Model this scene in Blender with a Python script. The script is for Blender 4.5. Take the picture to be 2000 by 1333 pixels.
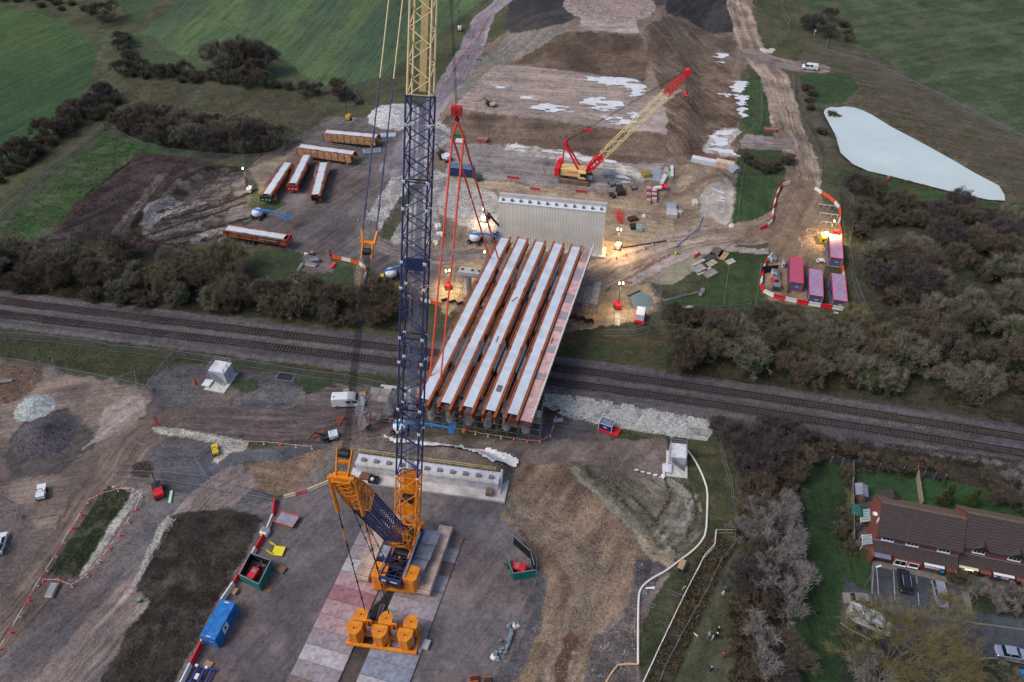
import bpy, bmesh, math, random
import numpy as np
from mathutils import Vector, Matrix
random.seed(7); RNG=np.random.default_rng(7)
sc=bpy.context.scene
for o in list(bpy.data.objects): bpy.data.objects.remove(o)
# ---------------------------------------------------------------- camera, sky, sun, exposure
CAMH,PITCH,FPX=112.9,math.radians(43.167),1562.0
cd=bpy.data.cameras.new('camera'); cam=bpy.data.objects.new('camera',cd); sc.collection.objects.link(cam)
cd.sensor_width=36.0; cd.lens=FPX/2000*36.0; cd.clip_start=1.0; cd.clip_end=6000
cam.location=(0,0,CAMH); cam.rotation_euler=(math.pi/2-PITCH,0,0); sc.camera=cam
W=bpy.data.worlds.new('World'); sc.world=W; W.use_nodes=True
wn=W.node_tree; bg=wn.nodes['Background']
sky=wn.nodes.new('ShaderNodeTexSky'); sky.sky_type='NISHITA'; sky.sun_disc=False
SUN_EL,SUN_AZ=math.radians(52),math.radians(-108)
sky.sun_elevation=SUN_EL; sky.sun_rotation=SUN_AZ; sky.air_density=1.0; sky.dust_density=3.0; sky.ozone_density=1.5
wn.links.new(sky.outputs[0],bg.inputs[0]); bg.inputs[1].default_value=0.088
sl=bpy.data.lights.new('sun','SUN'); sl.energy=.95; sl.angle=math.radians(25); sl.color=(1,.93,.88)
so=bpy.data.objects.new('sun',sl); sc.collection.objects.link(so)
sd=Vector((math.sin(SUN_AZ)*math.cos(SUN_EL),math.cos(SUN_AZ)*math.cos(SUN_EL),math.sin(SUN_EL)))
so.rotation_euler=sd.to_track_quat('Z','Y').to_euler(); so.location=(0,100,300)
vs=sc.view_settings; vs.view_transform='Standard'; vs.look='None'; vs.gamma=1; vs.use_curve_mapping=False; vs.exposure=0.53
# ---------------------------------------------------------------- photo pixel -> world point on the terrain
CT,ST=math.cos(PITCH),math.sin(PITCH)
def G(px,py,z=0.0):
    x=px-1000; y=py-666.5
    dy=FPX*CT-y*ST; dz=-FPX*ST-y*CT; t=(z-CAMH)/dz
    return x*t, dy*t
def lin(c):
    return tuple((v/255/12.92 if v/255<=.04045 else ((v/255+.055)/1.055)**2.4) for v in c)
def V(*a): return Vector(a)
def P2(s): return [tuple(float(v) for v in q.split(',')) for q in s.split()]
# ---------------------------------------------------------------- noise on arrays
class VN:
    def __init__(s,seed): s.t=np.random.default_rng(seed).random((256,256))
    def __call__(s,x,y):
        xi=np.floor(x).astype(int); yi=np.floor(y).astype(int); fx=x-xi; fy=y-yi
        fx=fx*fx*(3-2*fx); fy=fy*fy*(3-2*fy); t=s.t
        a=t[xi&255,yi&255]; b=t[(xi+1)&255,yi&255]; c=t[xi&255,(yi+1)&255]; d=t[(xi+1)&255,(yi+1)&255]
        return (a*(1-fx)+b*fx)*(1-fy)+(c*(1-fx)+d*fx)*fy
N1,N2,N3,N4=VN(1),VN(2),VN(3),VN(4)
def fbm(x,y,s,o=3,n=N1):
    r=0;a=.5;t=0
    for i in range(o): r=r+a*n(x/s+17.3*i,y/s+9.1*i); t+=a; a*=.5; s*=.5
    return r/t
def inpoly(X,Y,poly):
    ins=np.zeros(X.shape,bool); n=len(poly)
    xs=[p[0] for p in poly]; ys=[p[1] for p in poly]
    m=(X>=min(xs))&(X<=max(xs))&(Y>=min(ys))&(Y<=max(ys))
    x=X[m]; y=Y[m]; r=np.zeros(x.shape,bool)
    for i in range(n):
        x1,y1=poly[i]; x2,y2=poly[(i+1)%n]
        if y1==y2: continue
        c=((y1>y)!=(y2>y))&(x<(x2-x1)*(y-y1)/(y2-y1)+x1); r^=c
    ins[m]=r; return ins
def dseg(X,Y,pts,closed=False):
    """distance, signed side, and length along a polyline"""
    best=np.full(X.shape,1e9); side=np.zeros(X.shape); al=np.zeros(X.shape); acc=0
    n=len(pts)-(0 if closed else 1)
    for i in range(n):
        ax,ay=pts[i]; bx,by=pts[(i+1)%len(pts)]; dx,dy=bx-ax,by-ay; L=math.hypot(dx,dy)
        if L<1e-6: continue
        t=np.clip(((X-ax)*dx+(Y-ay)*dy)/(L*L),0,1); qx=X-ax-t*dx; qy=Y-ay-t*dy; d=np.hypot(qx,qy)
        m=d<best; best=np.where(m,d,best); side=np.where(m,(dx*qy-dy*qx)/L,side); al=np.where(m,acc+t*L,al); acc+=L
    return best,side,al
def sstep(a,b,x):
    t=np.clip((x-a)/(b-a),0,1); return t*t*(3-2*t)
# ---------------------------------------------------------------- terrain heights
RELIEF=[]   # (polygon in world, height, falloff)
def relief(s,z,fall): RELIEF.append(([G(x,y,z) for x,y in P2(s)],z,fall))
relief('978,128 1130,142 1255,160 1262,60 1300,40 1340,190 1322,262 1250,256 1130,238 1000,224 880,214 905,180',3.5,8)
relief('1112,58 1250,60 1265,20 1330,-60 1000,-60 1060,20',8.0,24)
relief('120,440 160,398 215,352 262,318 330,318 400,326 330,372 262,420 205,455 150,462',2.2,4)
relief('708,880 900,902 960,914 970,908 930,888 860,874 760,862 706,868',2.8,3.3)
relief('1345,322 1400,330 1412,345 1385,356 1352,350',2.0,4)
relief('1000,58 1040,0 1130,0 1120,36 1060,50',1.6,4)
relief('1430,45 1420,0 1310,0 1305,26 1390,50',1.6,4)
relief('300,1333 340,1120 350,1010 505,1012 470,1100 400,1225 345,1333',.5,2)
CONES=[(67,790,3.5,1.2),(88,846,5.6,2.6),(85,735,0,0),(18,740,6,1.0),(772,222,8,2.2),(835,262,7,2.0),(1187,48,16,2.0),(280,300,6,1.0)]
CONES=[(*G(a,b+6),r,h) for a,b,r,h in CONES if r>0]
RAILPX=P2('-450,560 -200,572 0,603 150,621.5 400,651.5 750,694 1100,737 1250,757.5 1550,803 1850,850 2000,874 2300,925 2600,980')
RAILC=[G(*p) for p in RAILPX]
POND=[G(*p) for p in P2('1614,220 1620,232 1638,262 1648,296 1672,318 1700,330 1745,340 1850,368 1925,385 1958,387 1956,375 1945,358 1900,335 1860,312 1800,280 1740,248 1705,225 1688,217 1672,211 1655,209 1640,211 1626,210 1617,214')]
POOL=[G(*p) for p in P2('1236,575 1244,571 1268,578 1270,585 1265,604 1245,600 1238,588')]
def height(X,Y):
    X=np.asarray(X,float); Y=np.asarray(Y,float); h=np.zeros(X.shape)
    for poly,z,f in RELIEF:
        xs=[p[0] for p in poly]; ys=[p[1] for p in poly]
        m=(X>min(xs)-f)&(X<max(xs)+f)&(Y>min(ys)-f)&(Y<max(ys)+f)
        if not m.any(): continue
        x=X[m];y=Y[m]; d,_,_=dseg(x,y,poly,True); d=np.where(inpoly(x,y,poly),0,d)
        q=h[m]; h[m]=np.maximum(q,z*(1-sstep(0,f,d)))
    for cx,cy,r,hh in CONES:
        d=np.hypot(X-cx,Y-cy)/r; h=np.maximum(h,hh*np.clip(1-d,0,1)**1.1)
    d,_,_=dseg(X,Y,RAILC); h=np.maximum(h,.4*(1-sstep(4.6,6.2,d)))
    for po,dep,f in ((POND,1.2,3.),(POOL,.9,1.5)):
        d,_,_=dseg(X,Y,po,True); ins=inpoly(X,Y,po)
        sdist=np.where(ins,-d,d); h=h-dep*(1-sstep(-1.0,f,sdist))
    return h
def T(x,y): return float(height(np.array([x]),np.array([y]))[0])
def g(px,py,dz=0.0):
    z=0.0
    for _ in range(7):
        x,y=G(px,py,z+dz); z=T(x,y)
    return Vector((x,y,z))
# ---------------------------------------------------------------- object helpers
def tag(o,label,cat=None,group=None,kind=None):
    if label: o['label']=label
    if cat: o['category']=cat
    if group: o['group']=group
    if kind: o['kind']=kind
    return o
def thing(name,label,cat,loc=(0,0,0),rz=0.0,group=None):
    o=bpy.data.objects.new(name,None); sc.collection.objects.link(o); o.location=loc; o.rotation_euler=(0,0,rz)
    o.empty_display_size=.2
    return tag(o,label,cat,group)
def children(o): return list(o.children)
def dup(root,loc=None,rz=None,label=None,group=None,scale=None,parent=None):
    r=root.copy(); sc.collection.objects.link(r); r.parent=parent
    if loc is not None: r.location=loc
    if rz is not None: r.rotation_euler=(0,0,rz)
    if scale is not None: r.scale=scale if not isinstance(scale,(int,float)) else (scale,)*3
    if label: r['label']=label
    if group: r['group']=group
    for ch in children(root): dup(ch,parent=r)
    return r
class MB:
    def __init__(s): s.v=[]; s.f=[]
    def add(s,vs,fs):
        n=len(s.v); s.v+=[tuple(v) for v in vs]; s.f+=[tuple(n+i for i in f) for f in fs]; return s
    def box(s,c,size,rz=0.0):
        x,y,z=[v/2 for v in size]; cc,ss=math.cos(rz),math.sin(rz)
        vs=[]
        for dz in (-z,z):
            for dx,dy in ((-x,-y),(x,-y),(x,y),(-x,y)): vs.append((c[0]+dx*cc-dy*ss,c[1]+dx*ss+dy*cc,c[2]+dz))
        return s.add(vs,[(3,2,1,0),(4,5,6,7),(0,1,5,4),(1,2,6,5),(2,3,7,6),(3,0,4,7)])
    def bb(s,x0,x1,y0,y1,z0,z1): return s.box(((x0+x1)/2,(y0+y1)/2,(z0+z1)/2),(x1-x0,y1-y0,z1-z0))
    def beam(s,p,q,w,h=None,up=(0,0,1)):
        h=w if h is None else h; p=Vector(p); q=Vector(q); d=(q-p)
        if d.length<1e-6: return s
        d.normalize(); u=Vector(up)
        if abs(d.dot(u))>.97: u=Vector((0,1,0)) if abs(d.y)<.9 else Vector((1,0,0))
        a=d.cross(u).normalized()*(w/2); b=a.cross(d).normalized()*(h/2)
        vs=[p-a-b,p+a-b,p+a+b,p-a+b,q-a-b,q+a-b,q+a+b,q-a+b]
        return s.add(vs,[(3,2,1,0),(4,5,6,7),(0,1,5,4),(1,2,6,5),(2,3,7,6),(3,0,4,7)])
    def tube(s,p,q,r,r2=None,n=8,cap=True):
        r2=r if r2 is None else r2; p=Vector(p); q=Vector(q); d=(q-p).normalized()
        u=Vector((0,0,1)) if abs(d.z)<.9 else Vector((1,0,0)); a=d.cross(u).normalized(); b=d.cross(a)
        vs=[]
        for c,rr in((p,r),(q,r2)):
            for i in range(n):
                t=2*math.pi*i/n; vs.append(c+a*(math.cos(t)*rr)+b*(math.sin(t)*rr))
        fs=[(i,(i+1)%n,n+(i+1)%n,n+i) for i in range(n)]
        if cap: fs+=[tuple(range(n-1,-1,-1)),tuple(range(n,2*n))]
        return s.add(vs,fs)
    def path(s,pts,r,n=6):
        for a,b in zip(pts[:-1],pts[1:]): s.tube(a,b,r,n=n)
        return s
    def prism(s,poly,z0,z1):
        n=len(poly); vs=[(x,y,z0) for x,y in poly]+[(x,y,z1) for x,y in poly]
        return s.add(vs,[tuple(range(n-1,-1,-1)),tuple(range(n,2*n))]+[(i,(i+1)%n,n+(i+1)%n,n+i) for i in range(n)])
    def extx(s,prof,x0,x1,inset=None):
        """profile of (y,z) extruded along x"""
        n=len(prof); vs=[(x0,y,z) for y,z in prof]+[(x1,y,z) for y,z in prof]
        return s.add(vs,[tuple(range(n)),tuple(range(2*n-1,n-1,-1))]+[(i,n+i,n+(i+1)%n,(i+1)%n) for i in range(n)])
    def lathe(s,c,prof,n=14):
        vs=[];m=len(prof)
        for r,z in prof:
            for i in range(n):
                t=2*math.pi*i/n; vs.append((c[0]+r*math.cos(t),c[1]+r*math.sin(t),c[2]+z))
        fs=[(k*n+i,k*n+(i+1)%n,(k+1)*n+(i+1)%n,(k+1)*n+i) for k in range(m-1) for i in range(n)]
        return s.add(vs,fs)
    def obj(s,name,mat,parent=None,label=None,cat=None,group=None,kind=None,smooth=False,loc=None,rz=0.0):
        me=bpy.data.meshes.new(name); me.from_pydata(s.v,[],s.f); me.materials.append(mat); me.update()
        if smooth: me.polygons.foreach_set('use_smooth',[True]*len(me.polygons))
        o=bpy.data.objects.new(name,me); sc.collection.objects.link(o); o.parent=parent
        if loc is not None: o.location=loc; o.rotation_euler=(0,0,rz)
        return tag(o,label,cat,group,kind)
def bevel(o,w=.03,seg=2):
    m=o.modifiers.new('bevel','BEVEL'); m.width=w; m.segments=seg; m.limit_method='ANGLE'; return o
KAL=.80
def alb(c): return tuple(min(.9,v/KAL) for v in lin(c))
MATS={}
def M(name,c=(128,128,128),rough=.7,metal=0.0,var=.18,scale=1.2,c2=None,emit=None,es=1.0,bump=0.0,stripe=None,alpha=None,spec=.4):
    if name in MATS: return MATS[name]
    m=bpy.data.materials.new(name); m.use_nodes=True; nt=m.node_tree; b=nt.nodes['Principled BSDF']; L=nt.links.new
    col=(*alb(c),1); b.inputs['Roughness'].default_value=rough; b.inputs['Metallic'].default_value=metal
    b.inputs['Specular IOR Level'].default_value=spec
    tc=nt.nodes.new('ShaderNodeTexCoord'); nz=nt.nodes.new('ShaderNodeTexNoise'); nz.inputs['Scale'].default_value=scale; nz.inputs['Detail'].default_value=6
    nz.inputs['Roughness'].default_value=.65
    L(tc.outputs['Object'],nz.inputs['Vector'])
    mr=nt.nodes.new('ShaderNodeMapRange'); mr.inputs[1].default_value=.35; mr.inputs[2].default_value=.65; L(nz.outputs[0],mr.inputs[0])
    mx=nt.nodes.new('ShaderNodeMix'); mx.data_type='RGBA'
    d=[max(0,v*(1-var*1.4)) for v in col[:3]] if c2 is None else alb(c2)
    u=[min(.9,v*(1+var)) for v in col[:3]] if c2 is None else col[:3]
    mx.inputs[6].default_value=(*d,1); mx.inputs[7].default_value=(*u,1); L(mr.outputs[0],mx.inputs[0])
    out=mx.outputs[2]
    if stripe:
        ax,per,c3,duty=stripe
        sp=nt.nodes.new('ShaderNodeSeparateXYZ'); L(tc.outputs['Object'],sp.inputs[0])
        mm=nt.nodes.new('ShaderNodeMath'); mm.operation='MULTIPLY'; mm.inputs[1].default_value=1/per; L(sp.outputs[ax],mm.inputs[0])
        fr=nt.nodes.new('ShaderNodeMath'); fr.operation='FRACT'; L(mm.outputs[0],fr.inputs[0])
        lt=nt.nodes.new('ShaderNodeMath'); lt.operation='LESS_THAN'; lt.inputs[1].default_value=duty; L(fr.outputs[0],lt.inputs[0])
        m2=nt.nodes.new('ShaderNodeMix'); m2.data_type='RGBA'; L(lt.outputs[0],m2.inputs[0]); L(out,m2.inputs[6]); m2.inputs[7].default_value=(*alb(c3),1); out=m2.outputs[2]
    L(out,b.inputs['Base Color'])
    if bump:
        bp=nt.nodes.new('ShaderNodeBump'); bp.inputs['Strength'].default_value=bump; bp.inputs['Distance'].default_value=.1; L(nz.outputs[0],bp.inputs['Height']); L(bp.outputs[0],b.inputs['Normal'])
    if emit: b.inputs['Emission Color'].default_value=(*emit,1); b.inputs['Emission Strength'].default_value=es
    if alpha is not None: b.inputs['Alpha'].default_value=alpha
    MATS[name]=m; return m
# ---------------------------------------------------------------- terrain
def gv(pts):
    a=np.array(pts,float); px,py=a[:,0]-1000,a[:,1]-666.5
    dy=FPX*CT-py*ST; dz=-FPX*ST-py*CT; z=np.zeros(len(a))
    for _ in range(6):
        t=(z-CAMH)/dz; X=px*t; Y=dy*t; z=height(X,Y)
    return list(zip(X.tolist(),Y.tolist()))
REG=[]   # name, polygon(world), c1, c2, noise scale, warp, (streak, gravel, bump), flow angle deg or polyline
def degreen(c):
    r,g_,b=c
    if g_>r and g_>b: m=(r+g_+b)/3; k=.24; return tuple((v*(1-k)+m*k)*.93 for v in c)
    if b>=g_: return (r*.99,g_*1.012,b*.962)
    return c
def reg(name,s,c1,c2,sc_=6,warp=.5,prm=(.3,.4,.4),flow=0,an=1.0):
    c1,c2=degreen(c1),degreen(c2)
    REG.append((name,gv(P2(s)),c1,c2,sc_,warp,prm,flow,an,None))
def road(name,s,w,c1,c2,sc_=3,warp=.3,prm=(.9,.4,.4),rut=(96,88,84),ruts=(1.1,)):
    pl=gv(P2(s)); REG.append((name,pl,c1,c2,sc_,warp,prm,'road',1.0,(w,rut,ruts)))
F=(.5,.25,.3)
# fields and rough grass
reg('field_west','-900,60 -300,-60 0,18 60,22 130,45 178,80 187,110 180,152 150,200 110,240 60,286 0,322 -900,800',(50,84,44),(72,100,48),30,.6,(.7,.15,.15),62)
reg('field_north','250,90 275,62 350,10 380,-60 700,-700 1300,-600 945,0 915,22 868,62 800,112 740,150 700,164 640,168 590,150 560,118 530,105 395,112 330,105 290,84',(68,94,64),(88,116,62),34,.5,(.8,.12,.12),80)
reg('field_north','-400,-400 700,-600 360,-30 300,5 275,50 240,20 225,-10 100,-60',(58,84,52),(66,96,52),30,.5,(.6,.12,.12),40)
reg('field_east','1570,-500 2600,-500 3000,500 2300,400 2000,268 1900,218 1780,152 1700,98 1620,62 1578,50',(62,82,50),(88,98,64),5,.5,(.15,.6,.4),20)
reg('scrub_ground','200,180 240,160 300,140 400,140 560,160 690,185 700,210 640,215 600,280 560,310 500,318 400,318 300,290 215,258',(70,68,56),(88,90,62),3,1.2,(.1,.8,.7))
reg('weed_strip','0,470 20,440 90,360 205,262 262,265 330,286 370,300 300,303 270,300 215,345 150,405 90,470',(56,92,42),(84,96,60),4,1.,(.1,.7,.6))
reg('weed_strip','0,418 90,330 215,240 205,262 90,360 0,460',(78,82,62),(62,74,48),3,.8,(.1,.7,.6))
reg('grass','225,100 240,60 300,70 330,100 400,118 540,118 600,152 650,172 600,178 480,160 300,140 240,145',(66,86,50),(84,92,66),3,.8,(.1,.5,.5))
reg('grass','180,60 225,55 235,100 220,150 190,160 190,110',(64,80,52),(88,86,68),3,.8,(.1,.5,.5))
# earthworks
reg('earthworks','905,130 925,92 990,62 1030,-120 1450,-120 1480,60 1490,110 1450,135 1440,300 1435,480 1420,470 1330,478 1240,500 1280,560 1290,600 1240,630 1180,655 1100,655 860,600 800,560 790,430 830,330 860,235',(132,116,104),(104,90,80),8,1.,(.35,.7,.7),75)
reg('earthworks','1255,60 1300,30 1430,60 1440,110 1400,150 1380,220 1350,300 1440,300 1430,360 1400,380 1330,330 1300,200',(122,106,92),(92,78,68),6,1.,(.7,.7,.8),-65)
reg('topsoil_heap','985,56 1040,-120 1143,-120 1136,30 1100,48 1050,56 1010,70',(66,62,64),(52,49,52),4,.5,(.3,.6,.6),10)
reg('topsoil_heap','1295,-120 1415,-120 1430,58 1395,58 1345,40 1300,26',(66,62,66),(54,50,54),4,.5,(.6,.6,.6),60)
reg('topsoil_heap','1165,-120 1300,-120 1298,12 1230,14 1180,8',(72,68,72),(60,56,58),4,.5,(.3,.6,.6))
reg('gravel_mound','1132,50 1140,-20 1165,-20 1180,28 1240,38 1248,66 1200,64 1150,58',(168,152,146),(140,126,120),4,.6,(.2,.7,.5))
reg('cut_slope','1000,126 1040,100 1110,62 1180,66 1250,66 1268,95 1258,160 1252,160 1130,140 1040,130',(104,88,76),(78,66,58),5,1.,(.5,.5,.7),5)
reg('cut_slope','905,130 990,70 1110,56 1060,84 1000,120 975,128 920,180 890,200',(128,118,108),(110,110,112),6,1.,(.5,.5,.6),40)
reg('working_platform','978,130 1060,134 1130,143 1255,163 1262,190 1300,182 1330,176 1337,200 1318,262 1250,258 1130,240 1000,226 905,216 880,214',(156,140,130),(138,124,118),7,.3,(.8,.4,.2),-8)
reg('working_platform','1262,192 1330,182 1332,215 1314,262 1250,256 1258,225',(166,150,144),(152,138,132),5,.2,(.3,.4,.2),-8)
reg('cut_slope','885,218 1000,229 1130,242 1310,266 1345,262 1330,300 1240,322 1100,292 980,280 880,268 855,245',(116,100,88),(84,70,62),7,.8,(.6,.5,.6),-8)
reg('crane_platform','870,280 980,282 1100,296 1240,322 1300,318 1270,350 1200,378 1090,366 960,350 870,340',(150,138,138),(126,116,122),7,.6,(.7,.5,.3),-9)
reg('sand_area','845,345 960,352 1090,368 1200,380 1230,350 1330,370 1380,400 1330,470 1230,500 1180,500 970,460 960,430 870,420 840,400',(166,148,124),(132,114,96),5,1.,(.4,.6,.6),-10)
reg('sand_area','1180,500 1300,480 1270,560 1285,590 1250,620 1180,650 1110,640 1130,520',(160,142,114),(128,110,90),4,.8,(.2,.6,.6))
reg('sand_area','850,505 960,470 960,500 880,620 860,610 850,560',(150,134,106),(118,104,86),3,.8,(.3,.6,.6))
reg('gravel_bank','880,355 960,375 975,392 975,450 940,460 900,440 860,420 850,390',(172,164,158),(150,142,136),2,.6,(.1,1.,.7))
reg('mud_slope','1300,200 1345,170 1400,110 1440,160 1440,330 1400,320 1345,310 1300,300',(124,106,90),(88,72,62),4,1.,(.7,.7,.8),-60)
reg('mud_slope','1330,320 1420,315 1440,380 1434,470 1330,475 1310,430 1290,380',(150,132,112),(120,104,88),4,.8,(.4,.7,.7),30)
reg('grass','1452,158 1478,148 1508,150 1512,262 1480,258 1448,240',(70,92,50),(52,76,40),2.5,.4,(.3,.6,.6),85)
reg('grass','1450,296 1545,294 1548,340 1500,345 1440,345',(66,82,48),(58,74,42),2.5,.5,(.1,.6,.6))
reg('grass','1440,345 1512,348 1500,440 1430,440',(62,92,44),(48,76,38),3,.4,(.4,.6,.6),80)
reg('grass','1420,490 1505,495 1485,560 1490,600 1300,600 1290,590 1380,560',(72,88,46),(52,76,36),3,.5,(.2,.6,.6))
reg('scrub_ground','1578,75 1690,100 1790,160 2000,268 2300,400 2300,620 2000,430 1985,420 1960,400 1880,385 1700,340 1620,310 1560,190 1550,140',(74,74,58),(90,80,70),3,.6,(.7,.5,.5),-30)
reg('grass','1560,150 1600,138 1660,150 1680,170 1650,200 1600,205 1570,180',(60,88,46),(52,80,42),3,.5,(.2,.5,.5))
reg('grass','1640,330 1760,352 1900,395 2000,395 2200,430 2200,470 2000,430 1850,412 1700,370 1640,350',(64,92,44),(54,76,40),3,.5,(.2,.5,.5))
reg('scrub_ground','1600,350 1700,372 1850,412 2000,432 2400,470 2400,780 1300,640 1290,605 1640,605 1670,600 1640,370',(60,58,46),(72,72,54),3,.5,(.1,.8,.8))
reg('grass','1700,470 1830,490 1920,510 1900,560 1800,545 1700,520',(66,84,46),(78,80,62),2.5,.5,(.1,.6,.6))
# west yard and spoil
reg('spoil_heap','90,476 130,412 180,370 230,330 268,300 340,303 490,332 484,360 470,400 420,440 420,475 300,488 150,486',(74,62,59),(42,36,35),5,.8,(.9,.6,.8),48)
reg('disturbed_soil','290,420 330,370 400,335 480,335 485,380 500,420 470,440 420,480 330,480 270,460',(122,112,108),(62,54,52),3,.9,(1.,.6,.8),15)
for s_,w_,c_ in (('215,470 262,410 320,340',2.4,(112,100,96)),('245,478 300,410 350,352',1.6,(100,90,86)),('345,420 395,365 440,332',2.6,(104,94,90)),('300,475 370,458 440,440 500,420',1.0,(52,46,44)),('280,462 350,440 420,418 480,395',.9,(56,48,46)),('320,430 390,412 450,395 500,372',.9,(54,47,45)),('330,478 400,470 460,455',1.0,(50,44,42)),('285,440 330,415 400,396',1.6,(166,158,156)),('285,430 300,400 330,388',2.6,(152,146,146)),('380,470 400,458 430,452',2.4,(150,142,138))): road('disturbed_soil',s_,w_,c_,tuple(v*.8 for v in c_),1.5,.5,(.9,.6,.8),rut=c_)
reg('yard_surface','470,340 520,300 590,262 640,228 740,226 800,232 835,260 775,330 742,380 718,420 700,450 706,476 740,492 800,500 860,505 860,545 800,545 740,540 720,520 690,505 620,500 560,488 470,478 480,440 560,400',(104,96,100),(84,76,80),9,.4,(.6,.4,.25),55)
reg('sand_area','486,330 560,300 600,276 590,290 540,330 510,380 500,352',(142,128,112),(116,104,92),2.5,.5,(.2,.7,.6))
reg('gravel_bank','800,240 880,235 880,262 842,300 835,330 800,380 775,420 752,452 735,470 700,458 705,440 742,382 775,330 820,270',(170,166,162),(146,142,140),2,.4,(.1,1.,.6))
reg('gravel_bank','770,455 800,400 850,330 880,345 850,400 860,470 800,480 762,476',(166,162,156),(146,140,134),2,.5,(.1,1.,.6))
reg('grass','745,446 765,410 800,365 830,335 800,400 772,450 755,470 735,470',(66,78,48),(84,78,62),2,.5,(.1,.7,.6))
reg('grass','500,492 560,492 610,500 650,512 700,530 690,560 560,560 480,545',(60,82,46),(68,72,50),3,.8,(.1,.7,.7))
reg('disturbed_soil','590,495 650,500 650,535 590,530',(112,102,100),(94,86,84),2,.6,(.2,.6,.5))
reg('sand_area','700,500 722,520 716,560 690,560 690,540',(132,120,98),(110,100,84),2,.5,(.2,.7,.6))
# south side of the railway
reg('scrub_ground','-400,440 0,470 90,475 420,490 560,560 780,620 860,640 1100,700 1300,740 1300,650 1250,625 1100,650 1100,690 860,630 -400,600',(52,50,40),(64,62,46),3,.6,(.1,.8,.8))
reg('bank_grass','1100,650 1250,640 1320,650 1320,735 1200,722 1100,706',(66,76,44),(80,70,52),2.5,.5,(.4,.7,.7),-10)
reg('bank_grass','760,600 860,612 950,640 940,680 820,664 700,640',(74,78,54),(86,80,62),2.5,.5,(.4,.7,.7),-10)
reg('bank_grass','-500,620 0,640 250,668 420,690 780,740 760,760 600,735 380,712 330,716 300,745 200,735 100,710 0,700 -500,690',(66,76,44),(56,56,42),3,.8,(.3,.7,.7),-8)
reg('bank_grass','1310,640 2400,820 2400,935 1990,858 1850,835 1550,790 1310,748',(70,72,50),(62,58,46),3,.6,(.4,.7,.7),-12)
reg('scrub_ground','1395,820 1550,838 1850,885 2000,905 2400,960 2400,1050 2000,1000 1800,930 1660,905 1560,890 1480,900 1420,870 1385,850',(60,54,46),(50,48,38),2.5,.5,(.1,.8,.8))
reg('dirt_area','-500,690 0,705 100,722 230,745 300,760 290,800 250,850 220,900 150,950 100,1050 60,1010 0,960 -500,1000',(132,118,108),(94,83,78),7,.8,(.6,.5,.6),12)
reg('dirt_area','-300,960 0,960 60,1010 110,1060 60,1140 0,1200 -300,1300',(110,100,94),(92,84,82),5,.6,(.3,.6,.5))
reg('hard_standing','285,745 330,718 400,712 520,728 620,738 760,765 790,800 700,810 640,790 640,755 560,800 300,800',(92,88,94),(74,71,77),5,.6,(.3,.8,.5))
reg('grass','445,750 500,740 510,758 470,770',(58,80,42),(70,80,52),2,.6,(.1,.7,.6))
reg('grass','570,742 640,735 660,760 600,770',(54,72,42),(70,72,52),2,.6,(.1,.7,.6))
reg('hard_standing','185,935 300,945 540,975 545,1000 470,1130 350,1345 300,1600 -400,1600 -300,1500 0,1270 100,1130',(104,99,104),(82,78,86),5,.6,(.4,.7,.4),52)
reg('hard_standing','225,925 270,840 300,832 440,860 450,880 640,865 640,890 560,905 470,900 460,940 540,975 440,985 330,960 225,940',(86,85,96),(70,69,79),5,.5,(.3,.6,.4))
reg('sand_area','475,935 480,905 560,900 640,872 700,850 1000,900 1010,925 985,940 700,895 670,930 560,968 500,955',(138,118,96),(116,98,82),3,.7,(.5,.6,.7),-15)
reg('access_track','560,800 640,755 760,770 860,800 870,850 700,850 600,835 520,832 430,815 290,815 280,790 420,795',(96,86,88),(78,71,75),5,.5,(.7,.4,.4),-5)
reg('access_track','850,850 1000,858 1070,815 1090,803 1180,835 1200,870 1260,905 1140,905 1020,895 860,880',(88,80,84),(78,72,76),5,.5,(.6,.4,.3),-10)
reg('access_track','1140,900 1260,900 1290,915 1300,935 1240,920',(84,76,80),(74,68,72),3,.4,(.6,.4,.3),-10)
reg('grass','1195,845 1300,850 1310,870 1290,905 1200,885',(60,66,42),(80,74,56),2.5,.5,(.1,.7,.6))
reg('riprap','1065,770 1130,775 1250,795 1385,822 1392,845 1380,862 1280,848 1180,832 1100,812 1060,792',(186,188,182),(150,152,148),1.2,.4,(0,1.,1.))
reg('gravel_path','300,832 340,838 420,848 480,865 450,880 420,900 430,860 330,845',(160,152,140),(128,122,112),2,.5,(0,1.,.7))
reg('access_track','60,1333 150,1240 230,1130 330,1010 420,960 440,985 350,1000 300,1050 260,1130 300,1180 260,1190 200,1333 130,1333 100,1600 -400,1600',(106,104,110),(90,88,94),6,.5,(.5,.5,.4),52)
reg('hard_standing','95,1130 165,1135 230,1130 150,1240 40,1333 0,1400 -200,1600 -100,1333 0,1260',(92,88,96),(80,76,84),5,.5,(.4,.5,.4),52)
road('haul_road','455,945 400,985 350,1060 290,1140 200,1240 100,1360 -60,1560',8.0,(146,132,126),(112,100,96),4,.4,(1.,.5,.4))
road('haul_road','770,800 620,832 450,828 330,828 300,838',7.6,(102,89,86),(82,72,72),4,.4,(1.,.5,.4),rut=(70,62,62))
road('haul_road','318,830 262,862 215,930 150,1040 60,1160 -40,1275 -200,1460',7.4,(120,104,92),(90,79,74),5,.4,(1.,.5,.5))
reg('dirt_area','5,885 40,830 60,806 130,798 170,830 190,870 120,925 30,935',(88,80,82),(68,62,64),3,1.0,(.4,.6,.6),30)
reg('dirt_area','255,925 262,905 290,900 300,920 285,935',(70,56,48),(56,46,40),2,.5,(.2,.6,.6))
reg('gravel_path','298,834 345,837 420,849 484,865 480,881 446,885 424,908 414,903 432,870 380,857 303,847',(180,172,160),(142,136,126),1.5,.3,(0,1.,.8))
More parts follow.
